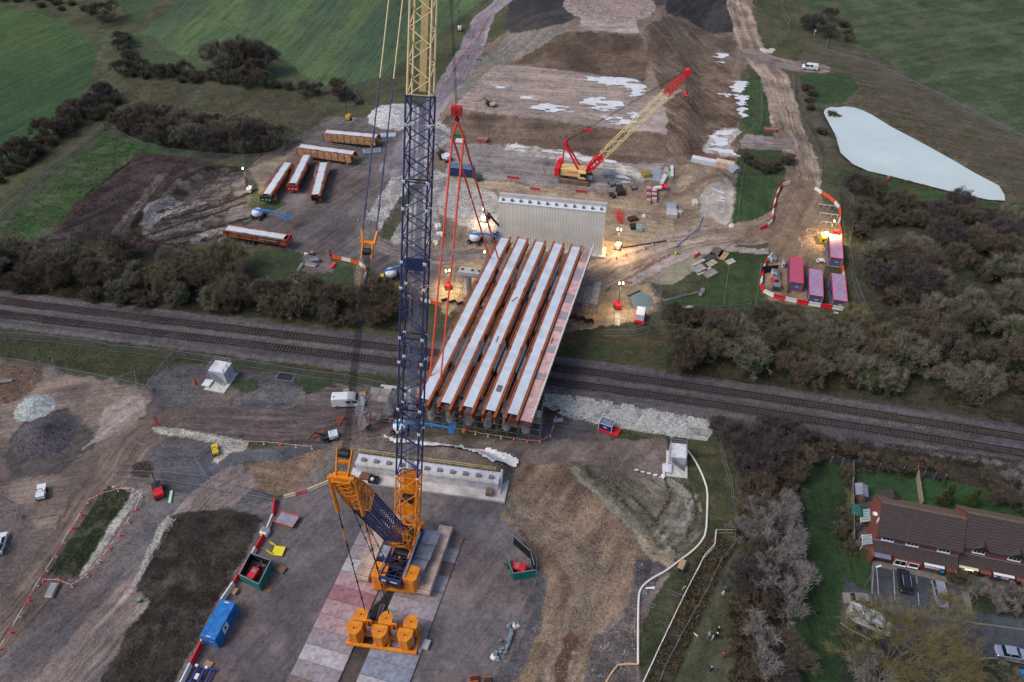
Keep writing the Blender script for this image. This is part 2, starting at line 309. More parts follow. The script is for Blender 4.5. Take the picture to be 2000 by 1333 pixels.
reg('disturbed_soil','205,800 250,775 282,775 270,815 210,850 180,865 150,900 190,840',(150,138,130),(128,116,110),2.5,.8,(.4,.6,.6),50)
reg('verge_bed','193,968 215,948 268,958 232,1010 165,1110 152,1130 90,1122 150,1040',(74,78,54),(56,58,44),2.5,.4,(.1,.9,.9))
reg('gravel_strip','215,948 275,956 278,966 245,1010 168,1120 155,1130 165,1105 225,1010 258,966 240,955',(176,170,162),(146,140,134),1.5,.3,(0,1.,.8))
reg('gravel_strip','330,1010 345,1012 300,1075 278,1140 262,1150 256,1142 285,1080 308,1030',(172,166,158),(142,138,132),1.5,.3,(0,1.,.8))
reg('soil_bed','334,1012 375,1000 430,992 500,1002 512,1012 484,1070 480,1090 460,1112 440,1150 410,1205 380,1270 340,1340 330,1600 100,1600 200,1320 222,1288 252,1230 292,1176 262,1148 300,1080',(72,66,60),(48,44,40),3,.5,(.1,.9,1.))
reg('kerb_gravel','512,1012 530,1012 505,1060 480,1110 450,1160 410,1230 350,1340 335,1340 385,1255 412,1200 442,1150 462,1108 485,1080',(110,106,112),(90,86,92),1.5,.3,(.2,.9,.4))
reg('hard_standing','660,850 1000,860 1310,860 1310,1100 1250,1340 1100,1600 300,1600 350,1340 500,1060',(118,108,102),(88,80,80),4,.6,(.3,.6,.4),50)
reg('crane_pad','545,975 560,968 672,932 700,912 975,950 992,985 1012,1050 1055,1100 1058,1130 1020,1210 960,1333 900,1600 300,1600 350,1340 415,1225 450,1165 505,1065 540,1000',(102,94,100),(84,78,86),9,.3,(.4,.35,.2),55)
reg('crane_pad','700,1045 860,1020 920,1060 840,1333 560,1333',(106,98,104),(90,84,90),5,.5,(.2,.35,.2))
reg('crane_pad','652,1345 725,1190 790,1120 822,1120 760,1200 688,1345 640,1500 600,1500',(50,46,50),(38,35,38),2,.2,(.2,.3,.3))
reg('dirt_area','1000,925 1020,905 1140,905 1200,950 1230,1000 1300,1070 1290,1095 1240,1100 1230,1160 1215,1200 1165,1240 1140,1333 1100,1600 940,1600 1000,1333 1045,1210 1070,1140 1055,1095 1018,1050 1000,985',(134,114,95),(92,77,65),4.5,.5,(.4,.7,.5),60)
road('dirt_area','1010,1000 1100,1060 1150,1130 1130,1230 1090,1340',5,(140,123,107),(112,98,85),3,.8,(.5,.7,.5),rut=(96,80,68))
road('dirt_area','1120,1240 1100,1290 1095,1330',1.6,(92,70,58),(82,62,52),2,.8,(.3,.5,.5),rut=(80,62,52))
reg('hard_standing','1240,1098 1305,1090 1325,1105 1270,1150 1240,1200 1240,1333 1200,1600 1090,1600 1140,1333 1165,1240 1215,1215 1235,1160',(90,84,90),(66,62,66),3,.6,(.1,.8,.7))
reg('gravel_path','1010,1120 1060,1110 1072,1150 1060,1210 1010,1333 970,1333 1040,1205',(96,92,98),(82,78,84),2,.5,(.1,.7,.4))
reg('mud_slope','1110,912 1180,912 1260,935 1330,930 1365,985 1372,1040 1330,1085 1290,1090 1255,1050 1200,985',(128,122,108),(92,86,76),2.5,.6,(1.,.5,.8),-40)
for s_,w_,c_ in (('1122,920 1170,960 1215,1005 1255,1050 1285,1082',1.6,(138,134,120)),('1190,940 1240,975 1300,1045 1320,1075',.8,(70,64,56)),('1145,918 1200,958 1262,1030 1300,1075',.7,(74,68,60)),('1300,1075 1345,1030 1372,985',.9,(150,146,136)),('1290,1060 1335,1010 1362,965',.9,(146,142,132)),('1280,1045 1320,990 1330,950',.8,(148,144,134)),('1300,935 1335,970 1345,1005 1320,1040',.8,(150,146,138)),('1315,930 1352,960 1362,1000 1340,1050',.7,(66,60,54)),('1275,1030 1310,965 1300,930',.7,(68,62,56)),('1262,1060 1275,1080 1300,1092',2.8,(150,136,118))): road('mud_slope',s_,w_,c_,tuple(v*.9 for v in c_),1.5,.5,(.6,.5,.8),rut=c_)
reg('grass','1300,905 1300,850 1345,862 1395,870 1412,900 1450,1000 1440,1060 1390,1120 1330,1333 1250,1333 1240,1260 1290,1150 1330,1095 1375,1040 1372,985 1340,925',(58,68,42),(76,76,54),3,.5,(.1,.7,.7))
reg('rubble_ditch','1378,1052 1395,1040 1440,1062 1400,1130 1330,1290 1290,1400 1230,1500 1260,1330 1310,1200',(70,64,52),(48,48,36),1.5,.3,(0,.9,.9))
reg('footpath_grass','1440,1062 1448,1075 1445,1250 1420,1500 1230,1600 1290,1400 1370,1200 1410,1110',(84,86,60),(66,72,48),3,.5,(.5,.5,.4),60)
reg('scrub_ground','1430,870 1560,890 1560,1000 1550,1150 1540,1333 1530,1600 1400,1600 1440,1333 1445,1070 1460,1000',(54,52,42),(62,58,48),2.5,.5,(.1,.8,.8))
reg('lawn','1563,893 1640,905 1655,960 1662,1080 1705,1090 1712,1150 1660,1190 1650,1250 1700,1333 1700,1600 1530,1600 1543,1333 1548,1150 1552,1000',(48,76,38),(40,64,34),4,.5,(.3,.5,.4),85)
reg('lawn','1664,906 1795,922 1900,950 2000,975 2200,1030 2200,1080 2000,1050 1860,1010 1716,972 1664,965',(52,90,46),(44,76,40),3,.3,(.1,.5,.4))
reg('garden_paving','1664,960 1690,955 1712,985 1705,1062 1664,1055',(92,84,82),(80,76,72),2,.2,(.1,.5,.3))
reg('estate_road','1702,1100 1760,1110 1850,1130 1910,1155 1890,1195 2000,1200 2300,1260 2300,1700 1640,1700 1700,1333 1660,1230 1640,1215 1650,1130 1703,1160',(74,76,86),(62,64,74),6,.2,(.2,.35,.15),0)
reg('lawn','1892,1150 1960,1160 2200,1220 2200,1250 2000,1208 1893,1196',(46,62,38),(58,62,46),2.5,.3,(.1,.6,.5))
reg('lawn','1880,1333 1905,1285 1950,1283 2100,1290 2200,1600 1860,1600',(46,62,38),(52,58,42),2.5,.3,(.1,.6,.5))
reg('lawn','1640,1215 1700,1230 1790,1333 1760,1600 1640,1600',(46,62,38),(52,58,42),2.5,.3,(.1,.6,.5))
reg('garden_path','1780,1080 1920,1110 2010,1140 2010,1165 1900,1150 1840,1130 1780,1112',(84,84,84),(72,70,70),2,.2,(.1,.5,.3))
# haul roads of the site
road('haul_road','1430,-160 1438,0 1455,60 1475,110 1512,150 1528,200 1538,250 1560,300 1572,340 1562,380 1548,420 1490,452 1400,464 1320,478 1260,500 1200,522 1165,540',9.0,(164,146,130),(124,106,94),5,.5,(1.,.45,.4))
reg('haul_road','1548,350 1590,352 1610,400 1640,420 1640,500 1610,520 1590,600 1500,590 1490,560 1505,500 1500,470 1420,462 1500,430',(140,118,98),(116,98,82),5,.5,(.5,.5,.4),60)
road('haul_road','1465,105 1500,118 1540,128 1600,134',7.5,(142,126,118),(112,102,98),4,.5)
reg('haul_road','1455,262 1545,270 1550,292 1440,292',(138,126,124),(116,104,102),3,.6,(.7,.5,.4),0)
road('haul_road','1060,-200 985,0 945,32 932,66 922,95 900,130 868,185 840,225 808,268 770,330',8.4,(140,132,140),(112,104,110),5,.5,(.6,.35,.25),rut=(104,96,98))
road('haul_road','716,440 722,468 760,485 850,505 930,500',5.0,(128,116,112),(104,94,92),4,.4)
reg('gravel_path','1210,555 1300,505 1400,480 1500,487 1500,497 1405,490 1300,525 1230,560',(168,152,148),(146,134,130),2,.3,(.2,.6,.3))
# slurry pools and wet slabs
reg('wet_slab','1270,550 1295,525 1330,510 1365,495 1385,498 1350,535 1310,558 1285,556',(140,134,112),(128,122,106),3,.3,(.2,.2,.1))
reg('slurry','1367,368 1390,360 1425,350 1432,370 1430,420 1420,440 1400,432 1370,420 1365,395',(172,164,156),(146,138,130),2,.6,(.3,.3,.2),70)
reg('slurry','1385,265 1410,250 1440,250 1445,262 1425,300 1440,310 1380,300 1372,285',(176,170,162),(140,128,116),1.6,1.,(.3,.3,.2),70)
reg('chalk_patch','985,282 1100,293 1240,330 1290,340 1300,352 1250,352 1180,330 1090,310 980,292',(206,199,188),(150,140,130),2.5,1.,(.4,.5,.3),-8)
# ---- build the grid
def axis(lo,hi,bands):
    out=[]
    for a,b,st in bands: out+=list(np.arange(a,b,st))
    out.append(bands[-1][1]); return np.array(out)
XA=axis(0,0,[(-2600,-600,200),(-600,-320,20),(-320,-215,4),(-215,-110,.5),(-110,110,.38),(110,215,.5),(215,320,4),(320,600,20),(600,2600,200)])
YA=axis(0,0,[(-400,0,40),(0,40,4),(40,130,.36),(130,200,.45),(200,325,.7),(325,400,5),(400,700,30),(700,3000,230)])
GX,GY=np.meshgrid(XA,YA); gx,gy=GX.ravel(),GY.ravel(); NX,NY=len(XA),len(YA)
hz=height(gx,gy)
near=(np.abs(gx)<215)&(gy>40)&(gy<325)
rough=np.zeros(gx.shape); rid=np.zeros(gx.shape,int)
w1,w2=fbm(gx,gy,2.2,3,N1)-.5,fbm(gx+50,gy-31,2.2,3,N2)-.5
base1,base2=np.array(alb((62,66,46))),np.array(alb((80,80,58)))
mixn=sstep(.3,.7,fbm(gx,gy,6,4,N3))[:,None]
col=base1*(1-mixn)+base2*mixn
prm=np.tile(np.array([.1,.7,.7]),(len(gx),1)); flow=np.stack([gx,gy],1)
names=['grass']
for k,(name,pl,c1,c2,s_,warp,pp,fl,an,rd) in enumerate(REG):
    if name not in names: names.append(name)
    ni=names.index(name); X=gx+w1*warp*2.6; Y=gy+w2*warp*2.6
    xs=[p[0] for p in pl]; ys=[p[1] for p in pl]; pad=12
    c=(X>min(xs)-pad)&(X<max(xs)+pad)&(Y>min(ys)-pad)&(Y<max(ys)+pad); ci=np.nonzero(c)[0]
    if not len(ci): continue
    x,y=X[ci],Y[ci]
    if rd:
        d,side,al=dseg(x,y,pl); m=d<rd[0]/2+ .5*(fbm(gx[ci],gy[ci],4,2,N4)-.5)
        ci=ci[m]; side=side[m]; al=al[m]; fu,fv=side,al
    else:
        m=inpoly(x,y,pl); ci=ci[m]; a=math.radians(fl)
        fu=-gx[ci]*math.sin(a)+gy[ci]*math.cos(a); fv=gx[ci]*math.cos(a)+gy[ci]*math.sin(a)
    if not len(ci): continue
    n=sstep(.32,.68,.6*fbm(gx[ci],gy[ci],s_,4,N2)+.4*fbm(fu*1.0,fv*.12,max(1.,s_*.35),3,N3))[:,None]
    cc=np.array(alb(c1))*(1-n)+np.array(alb(c2))*n
    if rd:
        r=np.exp(-((np.abs(side)-1.1)/.38)**2)+.6*np.exp(-((np.abs(side)-2.4)/.4)**2)
        r=(r*(.5+.5*fbm(side*.6,al,9,2,N1)))[:,None]*.55; cc=cc*(1-r)+np.array(alb(rd[1]))*r
    col[ci]=cc; prm[ci]=pp; flow[ci,0]=fu; flow[ci,1]=fv; rid[ci]=ni
# railway ballast
d,side,al=dseg(gx+w1*.5,gy+w2*.5,RAILC); m=d<5.6; names.append('railway_ballast'); ni=len(names)-1
n=sstep(.3,.7,fbm(side*2,al*.12,2,3,N2))[m][:,None]; cc=np.array(alb((96,89,90)))*(1-n)+np.array(alb((74,71,75)))*n
tr=np.exp(-((np.abs(side[m])-1.95)/.95)**4)[:,None]; cc=cc*(1-tr)+np.array(alb((62,54,52)))*tr
col[m]=cc; prm[m]=(.2,.7,.5); flow[m,0]=side[m]; flow[m,1]=al[m]; rid[m]=ni
# stock piles
PILEC={0:((166,172,170),(132,138,138)),1:((92,86,92),(66,62,66)),2:((110,90,78),(90,74,64)),3:((190,190,188),(160,160,160)),4:((168,166,164),(140,138,138)),5:((156,138,132),(140,124,118))}
for i,(cx,cy,r,h) in enumerate(CONES):
    if i not in PILEC: continue
    dd=np.hypot(gx-cx+w1*2,gy-cy+w2*2); m=dd<r; n=fbm(gx[m],gy[m],1.5,3,N3)[:,None]
    a,b=PILEC[i]; col[m]=np.array(alb(a))*(1-n)+np.array(alb(b))*n; prm[m]=(.1,1.,.8)
    names.append('stockpile'); rid[m]=len(names)-1
# dark grass tussocks in the east field, wear in others
m=(rid==names.index('field_east')); t=sstep(.66,.8,fbm(gx[m]*.7,gy[m]*1.4,4,3,N4))[:,None]; col[m]=col[m]*(1-.35*t)
for nm in ('yard_surface','crane_pad','access_track','hard_standing'):
    m=(rid==names.index(nm)); t=sstep(.45,.75,fbm(gx[m],gy[m],11,4,N1))[:,None]; t2=sstep(.55,.8,fbm(gx[m]+99,gy[m],5,4,N4))[:,None]
    col[m]=col[m]*(1-.5*t)+np.array(alb((118,100,92)))*.5*t; col[m]=col[m]*(1+.35*t2)
def soften(a,k):
    a=a.reshape(NY,NX,-1).copy()
    for _ in range(k):
        b=a.copy(); b[1:-1]=(a[:-2]+2*a[1:-1]+a[2:])/4; a=b.copy(); a[:,1:-1]=(b[:,:-2]+2*b[:,1:-1]+b[:,2:])/4
    return a.reshape(NY*NX,-1)
pass
jit=(fbm(gx,gy,.9,2,N4)-.5)*.12
bump=prm[:,2]*near
hz=hz+jit*bump*2.0+ (fbm(gx,gy,3.5,3,N3)-.5)*.5*bump*near
def ground_mat():
    m=bpy.data.materials.new('ground_cover'); m.use_nodes=True; nt=m.node_tree; L=nt.links.new; b=nt.nodes['Principled BSDF']
    def A(n):
        a=nt.nodes.new('ShaderNodeAttribute'); a.attribute_name=n; return a
    def math_(op,a,b_=None,c=None):
        q=nt.nodes.new('ShaderNodeMath'); q.operation=op
        for i,v in enumerate((a,b_,c)):
            if v is None: continue
            if isinstance(v,(int,float)): q.inputs[i].default_value=v
            else: L(v,q.inputs[i])
        return q.outputs[0]
    ca,fa,pa=A('tint'),A('flow'),A('prm')
    sp=nt.nodes.new('ShaderNodeSeparateXYZ'); L(pa.outputs['Vector'],sp.inputs[0])
    geo=nt.nodes.new('ShaderNodeNewGeometry')
    def noise(vec,scale,det=4,ro=.6):
        n=nt.nodes.new('ShaderNodeTexNoise'); n.inputs['Scale'].default_value=scale; n.inputs['Detail'].default_value=det; n.inputs['Roughness'].default_value=ro; L(vec,n.inputs['Vector']); return n.outputs[0]
    vm=nt.nodes.new('ShaderNodeVectorMath'); vm.operation='MULTIPLY'; L(fa.outputs['Vector'],vm.inputs[0]); vm.inputs[1].default_value=(1,.045,1)
    st_=noise(vm.outputs[0],1.6,5,.65); st2=noise(vm.outputs[0],.5,3,.5)
    fine=noise(geo.outputs['Position'],3.2,5,.75); mid=noise(geo.outputs['Position'],.55,5,.6); big=noise(geo.outputs['Position'],.09,4,.6)
    vo=nt.nodes.new('ShaderNodeTexVoronoi'); vo.inputs['Scale'].default_value=2.6; L(geo.outputs['Position'],vo.inputs['Vector'])
    s1=math_('MULTIPLY',math_('MULTIPLY',math_('SUBTRACT',st_,.5),2.0),sp.outputs[0])
    s2=math_('MULTIPLY',math_('MULTIPLY',math_('SUBTRACT',st2,.5),1.2),sp.outputs[0]); vm2=nt.nodes.new('ShaderNodeVectorMath'); vm2.operation='MULTIPLY'; L(fa.outputs['Vector'],vm2.inputs[0]); vm2.inputs[1].default_value=(1,.02,1); st3=noise(vm2.outputs[0],3.2,2,.5); rr=nt.nodes.new('ShaderNodeMapRange'); rr.interpolation_type='SMOOTHSTEP'; rr.inputs[1].default_value=.54; rr.inputs[2].default_value=.62; rr.inputs[3].default_value=0; rr.inputs[4].default_value=-.26; L(st3,rr.inputs[0]); s2=math_('ADD',s2,math_('MULTIPLY',rr.outputs[0],sp.outputs[0]))
    f1=math_('MULTIPLY',math_('MULTIPLY',math_('SUBTRACT',fine,.5),3.8),sp.outputs[1])
    vs_=nt.nodes.new('ShaderNodeSeparateXYZ'); L(vo.outputs['Color'],vs_.inputs[0])
    f2=math_('MULTIPLY',math_('MULTIPLY',math_('SUBTRACT',vs_.outputs[0],.5),.55),math_('MULTIPLY',sp.outputs[1],sp.outputs[1]))
    m1=math_('MULTIPLY',math_('SUBTRACT',mid,.5),1.0); b1=math_('MULTIPLY',math_('SUBTRACT',big,.5),.7); mid2=noise(geo.outputs['Position'],1.3,6,.7); m1=math_('ADD',m1,math_('MULTIPLY',math_('SUBTRACT',mid2,.5),1.3)); tiny=noise(geo.outputs['Position'],9.,3,.8); f1=math_('ADD',f1,math_('MULTIPLY',math_('MULTIPLY',math_('SUBTRACT',tiny,.5),2.4),sp.outputs[1]))
    tot=math_('ADD',math_('ADD',math_('ADD',s1,s2),math_('ADD',f1,f2)),math_('ADD',m1,b1))
    fac=math_('MAXIMUM',math_('ADD',tot,1.0),.25)
    sc2=nt.nodes.new('ShaderNodeVectorMath'); sc2.operation='SCALE'; L(ca.outputs['Color'],sc2.inputs[0]); L(fac,sc2.inputs['Scale'])
    L(sc2.outputs[0],b.inputs['Base Color']); b.inputs['Roughness'].default_value=.9; b.inputs['Specular IOR Level'].default_value=.25
    h=math_('ADD',math_('MULTIPLY',fine,sp.outputs[2]),math_('MULTIPLY',math_('MULTIPLY',st_,sp.outputs[0]),.6))
    bp=nt.nodes.new('ShaderNodeBump'); bp.inputs['Strength'].default_value=.85; bp.inputs['Distance'].default_value=.25; L(h,bp.inputs['Height']); L(bp.outputs[0],b.inputs['Normal'])
    return m
GM=ground_mat()
ii,jj=np.meshgrid(np.arange(NY-1),np.arange(NX-1),indexing='ij')
q0=(ii*NX+jj).ravel(); quads=np.stack([q0,q0+1,q0+NX+1,q0+NX],1)
fr=rid[quads[:,0]]
def grid_object(name,fsel):
    q=quads[fsel]; used,inv=np.unique(q,return_inverse=True); inv=inv.reshape(q.shape)
    me=bpy.data.meshes.new(name); me.vertices.add(len(used)); me.loops.add(q.size); me.polygons.add(len(q))
    co=np.stack([gx[used],gy[used],hz[used]],1).astype(np.float32)
    me.vertices.foreach_set('co',co.ravel()); me.loops.foreach_set('vertex_index',inv.ravel().astype(np.int32))
    me.polygons.foreach_set('loop_start',np.arange(0,q.size,4,dtype=np.int32)); me.polygons.foreach_set('loop_total',np.full(len(q),4,np.int32))
    me.polygons.foreach_set('use_smooth',np.ones(len(q),bool))
    a=me.attributes.new('tint','FLOAT_COLOR','POINT'); a.data.foreach_set('color',np.concatenate([col[used],np.ones((len(used),1))],1).astype(np.float32).ravel())
    a=me.attributes.new('flow','FLOAT_VECTOR','POINT'); a.data.foreach_set('vector',np.concatenate([flow[used],np.zeros((len(used),1))],1).astype(np.float32).ravel())
    a=me.attributes.new('prm','FLOAT_VECTOR','POINT'); a.data.foreach_set('vector',prm[used].astype(np.float32).ravel())
    me.update(); me.validate(); me.materials.append(GM)
    o=bpy.data.objects.new(name,me); sc.collection.objects.link(o); o['kind']='structure'; return o
for i,nm in enumerate(names):
    sel=np.nonzero(fr==i)[0]
    if len(sel): grid_object(nm,sel)
# ---------------------------------------------------------------- water
WATER_M=M('milky_pond_water',(188,202,200),.14,var=.07,scale=.05,spec=.5,bump=.05)
PUD_M=M('puddle_water',(212,214,218),.08,var=.1,scale=.3,spec=.8)
POOL_M=M('murky_pool_water',(112,128,130),.08,var=.1,scale=.3,spec=.6)
def water(name,poly,z,mat,kind='structure'):
    mb=MB(); n=len(poly); mb.add([(x,y,z) for x,y in poly],[tuple(range(n))]); return mb.obj(name,mat,kind=kind)
def grow(poly,d):
    cx=sum(p[0] for p in poly)/len(poly); cy=sum(p[1] for p in poly)/len(poly)
    return [(x+(x-cx)/math.hypot(x-cx,y-cy)*d,y+(y-cy)/math.hypot(x-cx,y-cy)*d) for x,y in poly]
def clean(poly): # make counter clockwise
    a=sum(poly[i][0]*poly[(i+1)%len(poly)][1]-poly[(i+1)%len(poly)][0]*poly[i][1] for i in range(len(poly)))
    return poly if a>0 else poly[::-1]
water('pond_water',clean(grow(POND,.9)),-.32,WATER_M); water('pool_water',clean(grow(POOL,.6)),-.25,POOL_M)
# puddles: cell meshes cut by noise so their outline is ragged
def puddle(s,thr=.5,ns=1.6,stretch=3.,step=.22,ang=-8):
    pl=gv(P2(s)); xs=[p[0] for p in pl]; ys=[p[1] for p in pl]
    xa=np.arange(min(xs)-1,max(xs)+1,step); ya=np.arange(min(ys)-1,max(ys)+1,step)
    XX,YY=np.meshgrid(xa,ya); x,y=XX.ravel(),YY.ravel()
    d,_,_=dseg(x,y,pl,True); sd=np.where(inpoly(x,y,pl),d,-d); a=math.radians(ang)
    u=x*math.cos(a)+y*math.sin(a); v=-x*math.sin(a)+y*math.cos(a)
    f=np.clip(sd/2.0,-1,1)*.42+fbm(u/stretch,v,ns*.8,5,N4)*1.5-.45
    ok=(f>thr)
    z=height(x,y)+.16
    nx=len(xa); vs_=np.stack([x,y,z],1); fs=[]
    okg=ok.reshape(XX.shape); sel=okg[:-1,:-1]&okg[1:,:-1]&okg[:-1,1:]&okg[1:,1:]
    for i,j in zip(*np.nonzero(sel)): k=i*nx+j; fs.append((k,k+1,k+nx+1,k+nx))
    if not fs: return
    mb=MB(); idx={}; vl=[]
    ff=[]
    for f_ in fs:
        t=[]
        for k in f_:
            if k not in idx: idx[k]=len(vl); vl.append(tuple(vs_[k]))
            t.append(idx[k])
        ff.append(tuple(t))
    zz=float(np.median([v[2] for v in vl])) if False else None
    mb.v=vl; mb.f=ff; mb.obj('puddle_water',PUD_M,kind='structure',smooth=True)
for s,th in (('1130,145 1165,150 1225,156 1256,166 1256,190 1238,188 1215,172 1170,165 1150,158',.38),('965,168 985,170 994,175 970,175',.3),('1018,184 1044,188 1042,193 1020,191',.3),
  ('1030,205 1080,200 1120,208 1118,222 1080,222 1040,216',.5),('1115,192 1150,190 1215,196 1220,210 1180,222 1150,212 1130,204',.5),('1160,228 1250,220 1255,248 1210,246 1180,238',.5),
  ('1430,162 1456,160 1458,200 1450,228 1443,205 1446,188 1430,180',.3),('1397,108 1418,104 1425,112 1410,124 1398,118',.35),('1395,180 1428,180 1420,190 1400,190',.45),
  ('1380,262 1412,250 1440,255 1425,275 1440,305 1400,300 1375,290',.5),('960,278 1030,284 1120,298 1230,320 1225,330 1150,318 1040,296 970,288',.62),('1372,372 1425,356 1430,415 1415,435 1400,400 1372,400',.72),
  ('1195,335 1235,350 1245,362 1215,358 1190,345',.5),('1120,915 1150,930 1210,985 1260,1040 1255,1050 1190,985 1130,935',.62)):
    puddle(s,th,ang=(-8 if s[0:4]!='1120' else -45))
# ---------------------------------------------------------------- railway
RUST=M('rusty_rail',(66,52,48),.6,.3,var=.2); RAILTOP=M('worn_rail_head',(128,124,128),.3,.8,var=.1)
SLEEP=M('concrete_sleeper',(70,62,60),.85,var=.3,scale=2); CONC=M('pale_concrete',(176,172,170),.85,var=.1,scale=.6,bump=.2)
def offset_line(pl,off):
    out=[]
    for i,(x,y) in enumerate(pl):
        a=pl[max(0,i-1)]; b=pl[min(len(pl)-1,i+1)]; dx,dy=b[0]-a[0],b[1]-a[1]; L=math.hypot(dx,dy); out.append((x-dy/L*off,y+dx/L*off))
    return out
def smooth_line(pl,it=3):
    for _ in range(it):
        n=[pl[0]]
        for a,b in zip(pl[:-1],pl[1:]): n+=[(a[0]*.75+b[0]*.25,a[1]*.75+b[1]*.25),(a[0]*.25+b[0]*.75,a[1]*.25+b[1]*.75)]
        pl=n+[pl[-1]]
    return pl
RC=smooth_line(RAILC)
def walk(pl,step,start=0.0):
    res=[];acc=start
    for a,b in zip(pl[:-1],pl[1:]):
        L=math.hypot(b[0]-a[0],b[1]-a[1])
        while acc<L:
            t=acc/L; res.append((a[0]+(b[0]-a[0])*t,a[1]+(b[1]-a[1])*t,math.atan2(b[1]-a[1],b[0]-a[0]))); acc+=step
        acc-=L
    return res
for off,lab in ((1.95,'northern railway track on pinkish grey ballast, farther from the terraced houses'),(-1.95,'southern railway track on pinkish grey ballast, beside the pale stone bank')):
    t=thing('railway_track',lab,'railway track',(0,0,0),0,'railway tracks under the bridge')
    for o2 in (.753,-.753):
        ol=offset_line(RC,off+o2); mb=MB()
        for a,b in zip(ol[:-1],ol[1:]): mb.beam((a[0],a[1],.60),(b[0],b[1],.60),.09,.18)
        r=mb.obj('rail',RUST,t); mb=MB()
        for a,b in zip(ol[:-1],ol[1:]): mb.beam((a[0],a[1],.70),(b[0],b[1],.70),.07,.022)
        mb.obj('rail_head',RAILTOP,r)
    sl_=[p for p in walk(offset_line(RC,off),.70) if abs(p[0])<.80*p[1]+10]
    sl_.sort(key=lambda p:(p[0])**2+(p[1])**2)
    src=MB().box((0,0,.45),(.26,2.5,.16)).obj('sleeper',SLEEP,t); me=src.data
    for i,p in enumerate(sl_[:100]):
        o=src if i==0 else src.copy()
        if i: sc.collection.objects.link(o); o.parent=t
        o.location=(p[0],p[1],0); o.rotation_euler=(0,0,p[2])
    mb=MB()
    for p in sl_[100:]: mb.box((p[0],p[1],.45),(.26,2.5,.16),p[2])
    mb.obj('sleeper',SLEEP,t,kind='stuff')
# ---------------------------------------------------------------- bridge
STEEL=M('weathering_steel',(146,82,48),.75,var=.22,scale=.8); STEEL2=M('dark_weathering_steel',(118,62,44),.8,var=.2)
DECK=M('ribbed_deck_panel',(194,202,212),.55,var=.12,scale=.4,stripe=(1,.6,(172,182,194),.10)); RAILM=M('red_brown_guard_rail',(150,92,80),.7)
GREYTUBE=M('galvanised_tube',(136,138,144),.5,.4,var=.12); TIMB=M('timber',(176,146,112),.85,var=.2); FORM=M('pink_formwork_panel',(196,160,156),.8,var=.28,scale=.9)
FORMG=M('grey_formwork_panel',(128,128,140),.8,var=.15,scale=1.2); WHITEP=M('white_paint',(214,212,208),.6,var=.06); REDP=M('red_paint',(176,48,44),.6,var=.15)
def frame_of(a,b):
    d=Vector((b[0]-a[0],b[1]-a[1],0)); L=d.length; rz=math.atan2(d.y,d.x)-math.pi/2
    return L,rz      # local +y runs from a to b, +x is to the right
def girder_pair(pa,pb,ztop,label,group,gap=2.2,deck=True,ends=(1.3,.9),depth=1.75,rails=(1,1),panel=None,flange=.52,mat=None,name='girder_pair',seed=0):
    a=Vector((*G(*pa,ztop),ztop)); b=Vector((*G(*pb,ztop),ztop)); L,rz=frame_of(a,b); rnd=random.Random(seed)
    t=thing(name,label,'bridge girders',(a.x,a.y,ztop),rz,group); mat=mat or STEEL
    for sx in (-1,1):
        x=sx*gap/2; mb=MB()
        mb.bb(x-flange/2,x+flange/2,-ends[0],L+ends[1],-.06,0); mb.bb(x-flange/2,x+flange/2,-ends[0],L+ends[1],-depth,-depth+.08)
        mb.bb(x-.02,x+.02,-ends[0]+.02,L+ends[1]-.02,-depth+.08,-.06)
        gobj=mb.obj('girder',mat,t)
        mb=MB(); y=0.4
        while y<L: mb.bb(x-flange*.42,x+flange*.42,y,y+.03,-depth+.09,-.07); y+=3.2
        mb.obj('web_stiffener',STEEL2,gobj)
        for q in (.31,.66): MB().bb(x-flange/2-.02,x+flange/2+.02,L*q,L*q+1.2,.003,.03).obj('splice_plate',STEEL2,gobj)
        if rails[(sx+1)//2]:
            y0=2.5; k=0
            while y0<L-2:
                ln=rnd.uniform(4.5,9); y1=min(L-1,y0+ln); ox=x+sx*(flange/2+.28)
                mb=MB()
                yy=y0
                while yy<=y1+.01:
                    mb.beam((x+sx*flange/2,yy,-.5),(ox,yy,-.1),.05); mb.beam((ox,yy,-.5),(ox,yy,.38 if k%2 else .15),.045); yy+=2.0
                for h in (.38,.1) if k%2 else (.15,-.2): mb.beam((ox,y0,h),(ox,y1,h),.05)
                if k%3==1: mb.bb(ox-.14,ox+.14,y0,y1,-.52,-.47)
                mb.obj('edge_walkway',(RAILM,GREYTUBE,TIMB)[k%3] if k%3<2 else RAILM,t); y0=y1+rnd.uniform(.3,2.5); k+=1
    if deck:
        dw=gap-flange+.06
        mb=MB().bb(-dw/2,dw/2,0,L,-.045,.012); y=0
        dk=mb.obj('deck_panel',DECK,t)
    y=-ends[0]+.5
    while y<L+ends[1]:
        mb=MB(); mb.beam((-gap/2,y,-.4),(gap/2,y,-depth+.3),.1); mb.beam((gap/2,y,-.4),(-gap/2,y,-depth+.3),.1); mb.beam((-gap/2,y,-.35),(gap/2,y,-.35),.1); y+=6.3; mb.obj('cross_bracing',STEEL2,t)
    return t,L,rz
ZD=8.0
near_=[(828,779),(871,787),(914,794.5),(958,801.5),(1001.5,809)]; far_=[(986,466),(1020.6,468),(1054.4,473.4),(1090.5,477.5),(1125.2,483)]
labs=['leftmost braced girder pair of the bridge, held by the red lifting slings','second girder pair of the bridge from the left, with pale blue deck strip','middle girder pair of the bridge, with two short steel bars on its deck strip','fourth bridge girder pair from the left, with a dark square hatch panel','rightmost girder pair of the bridge, with the pink edge formwork along its side']
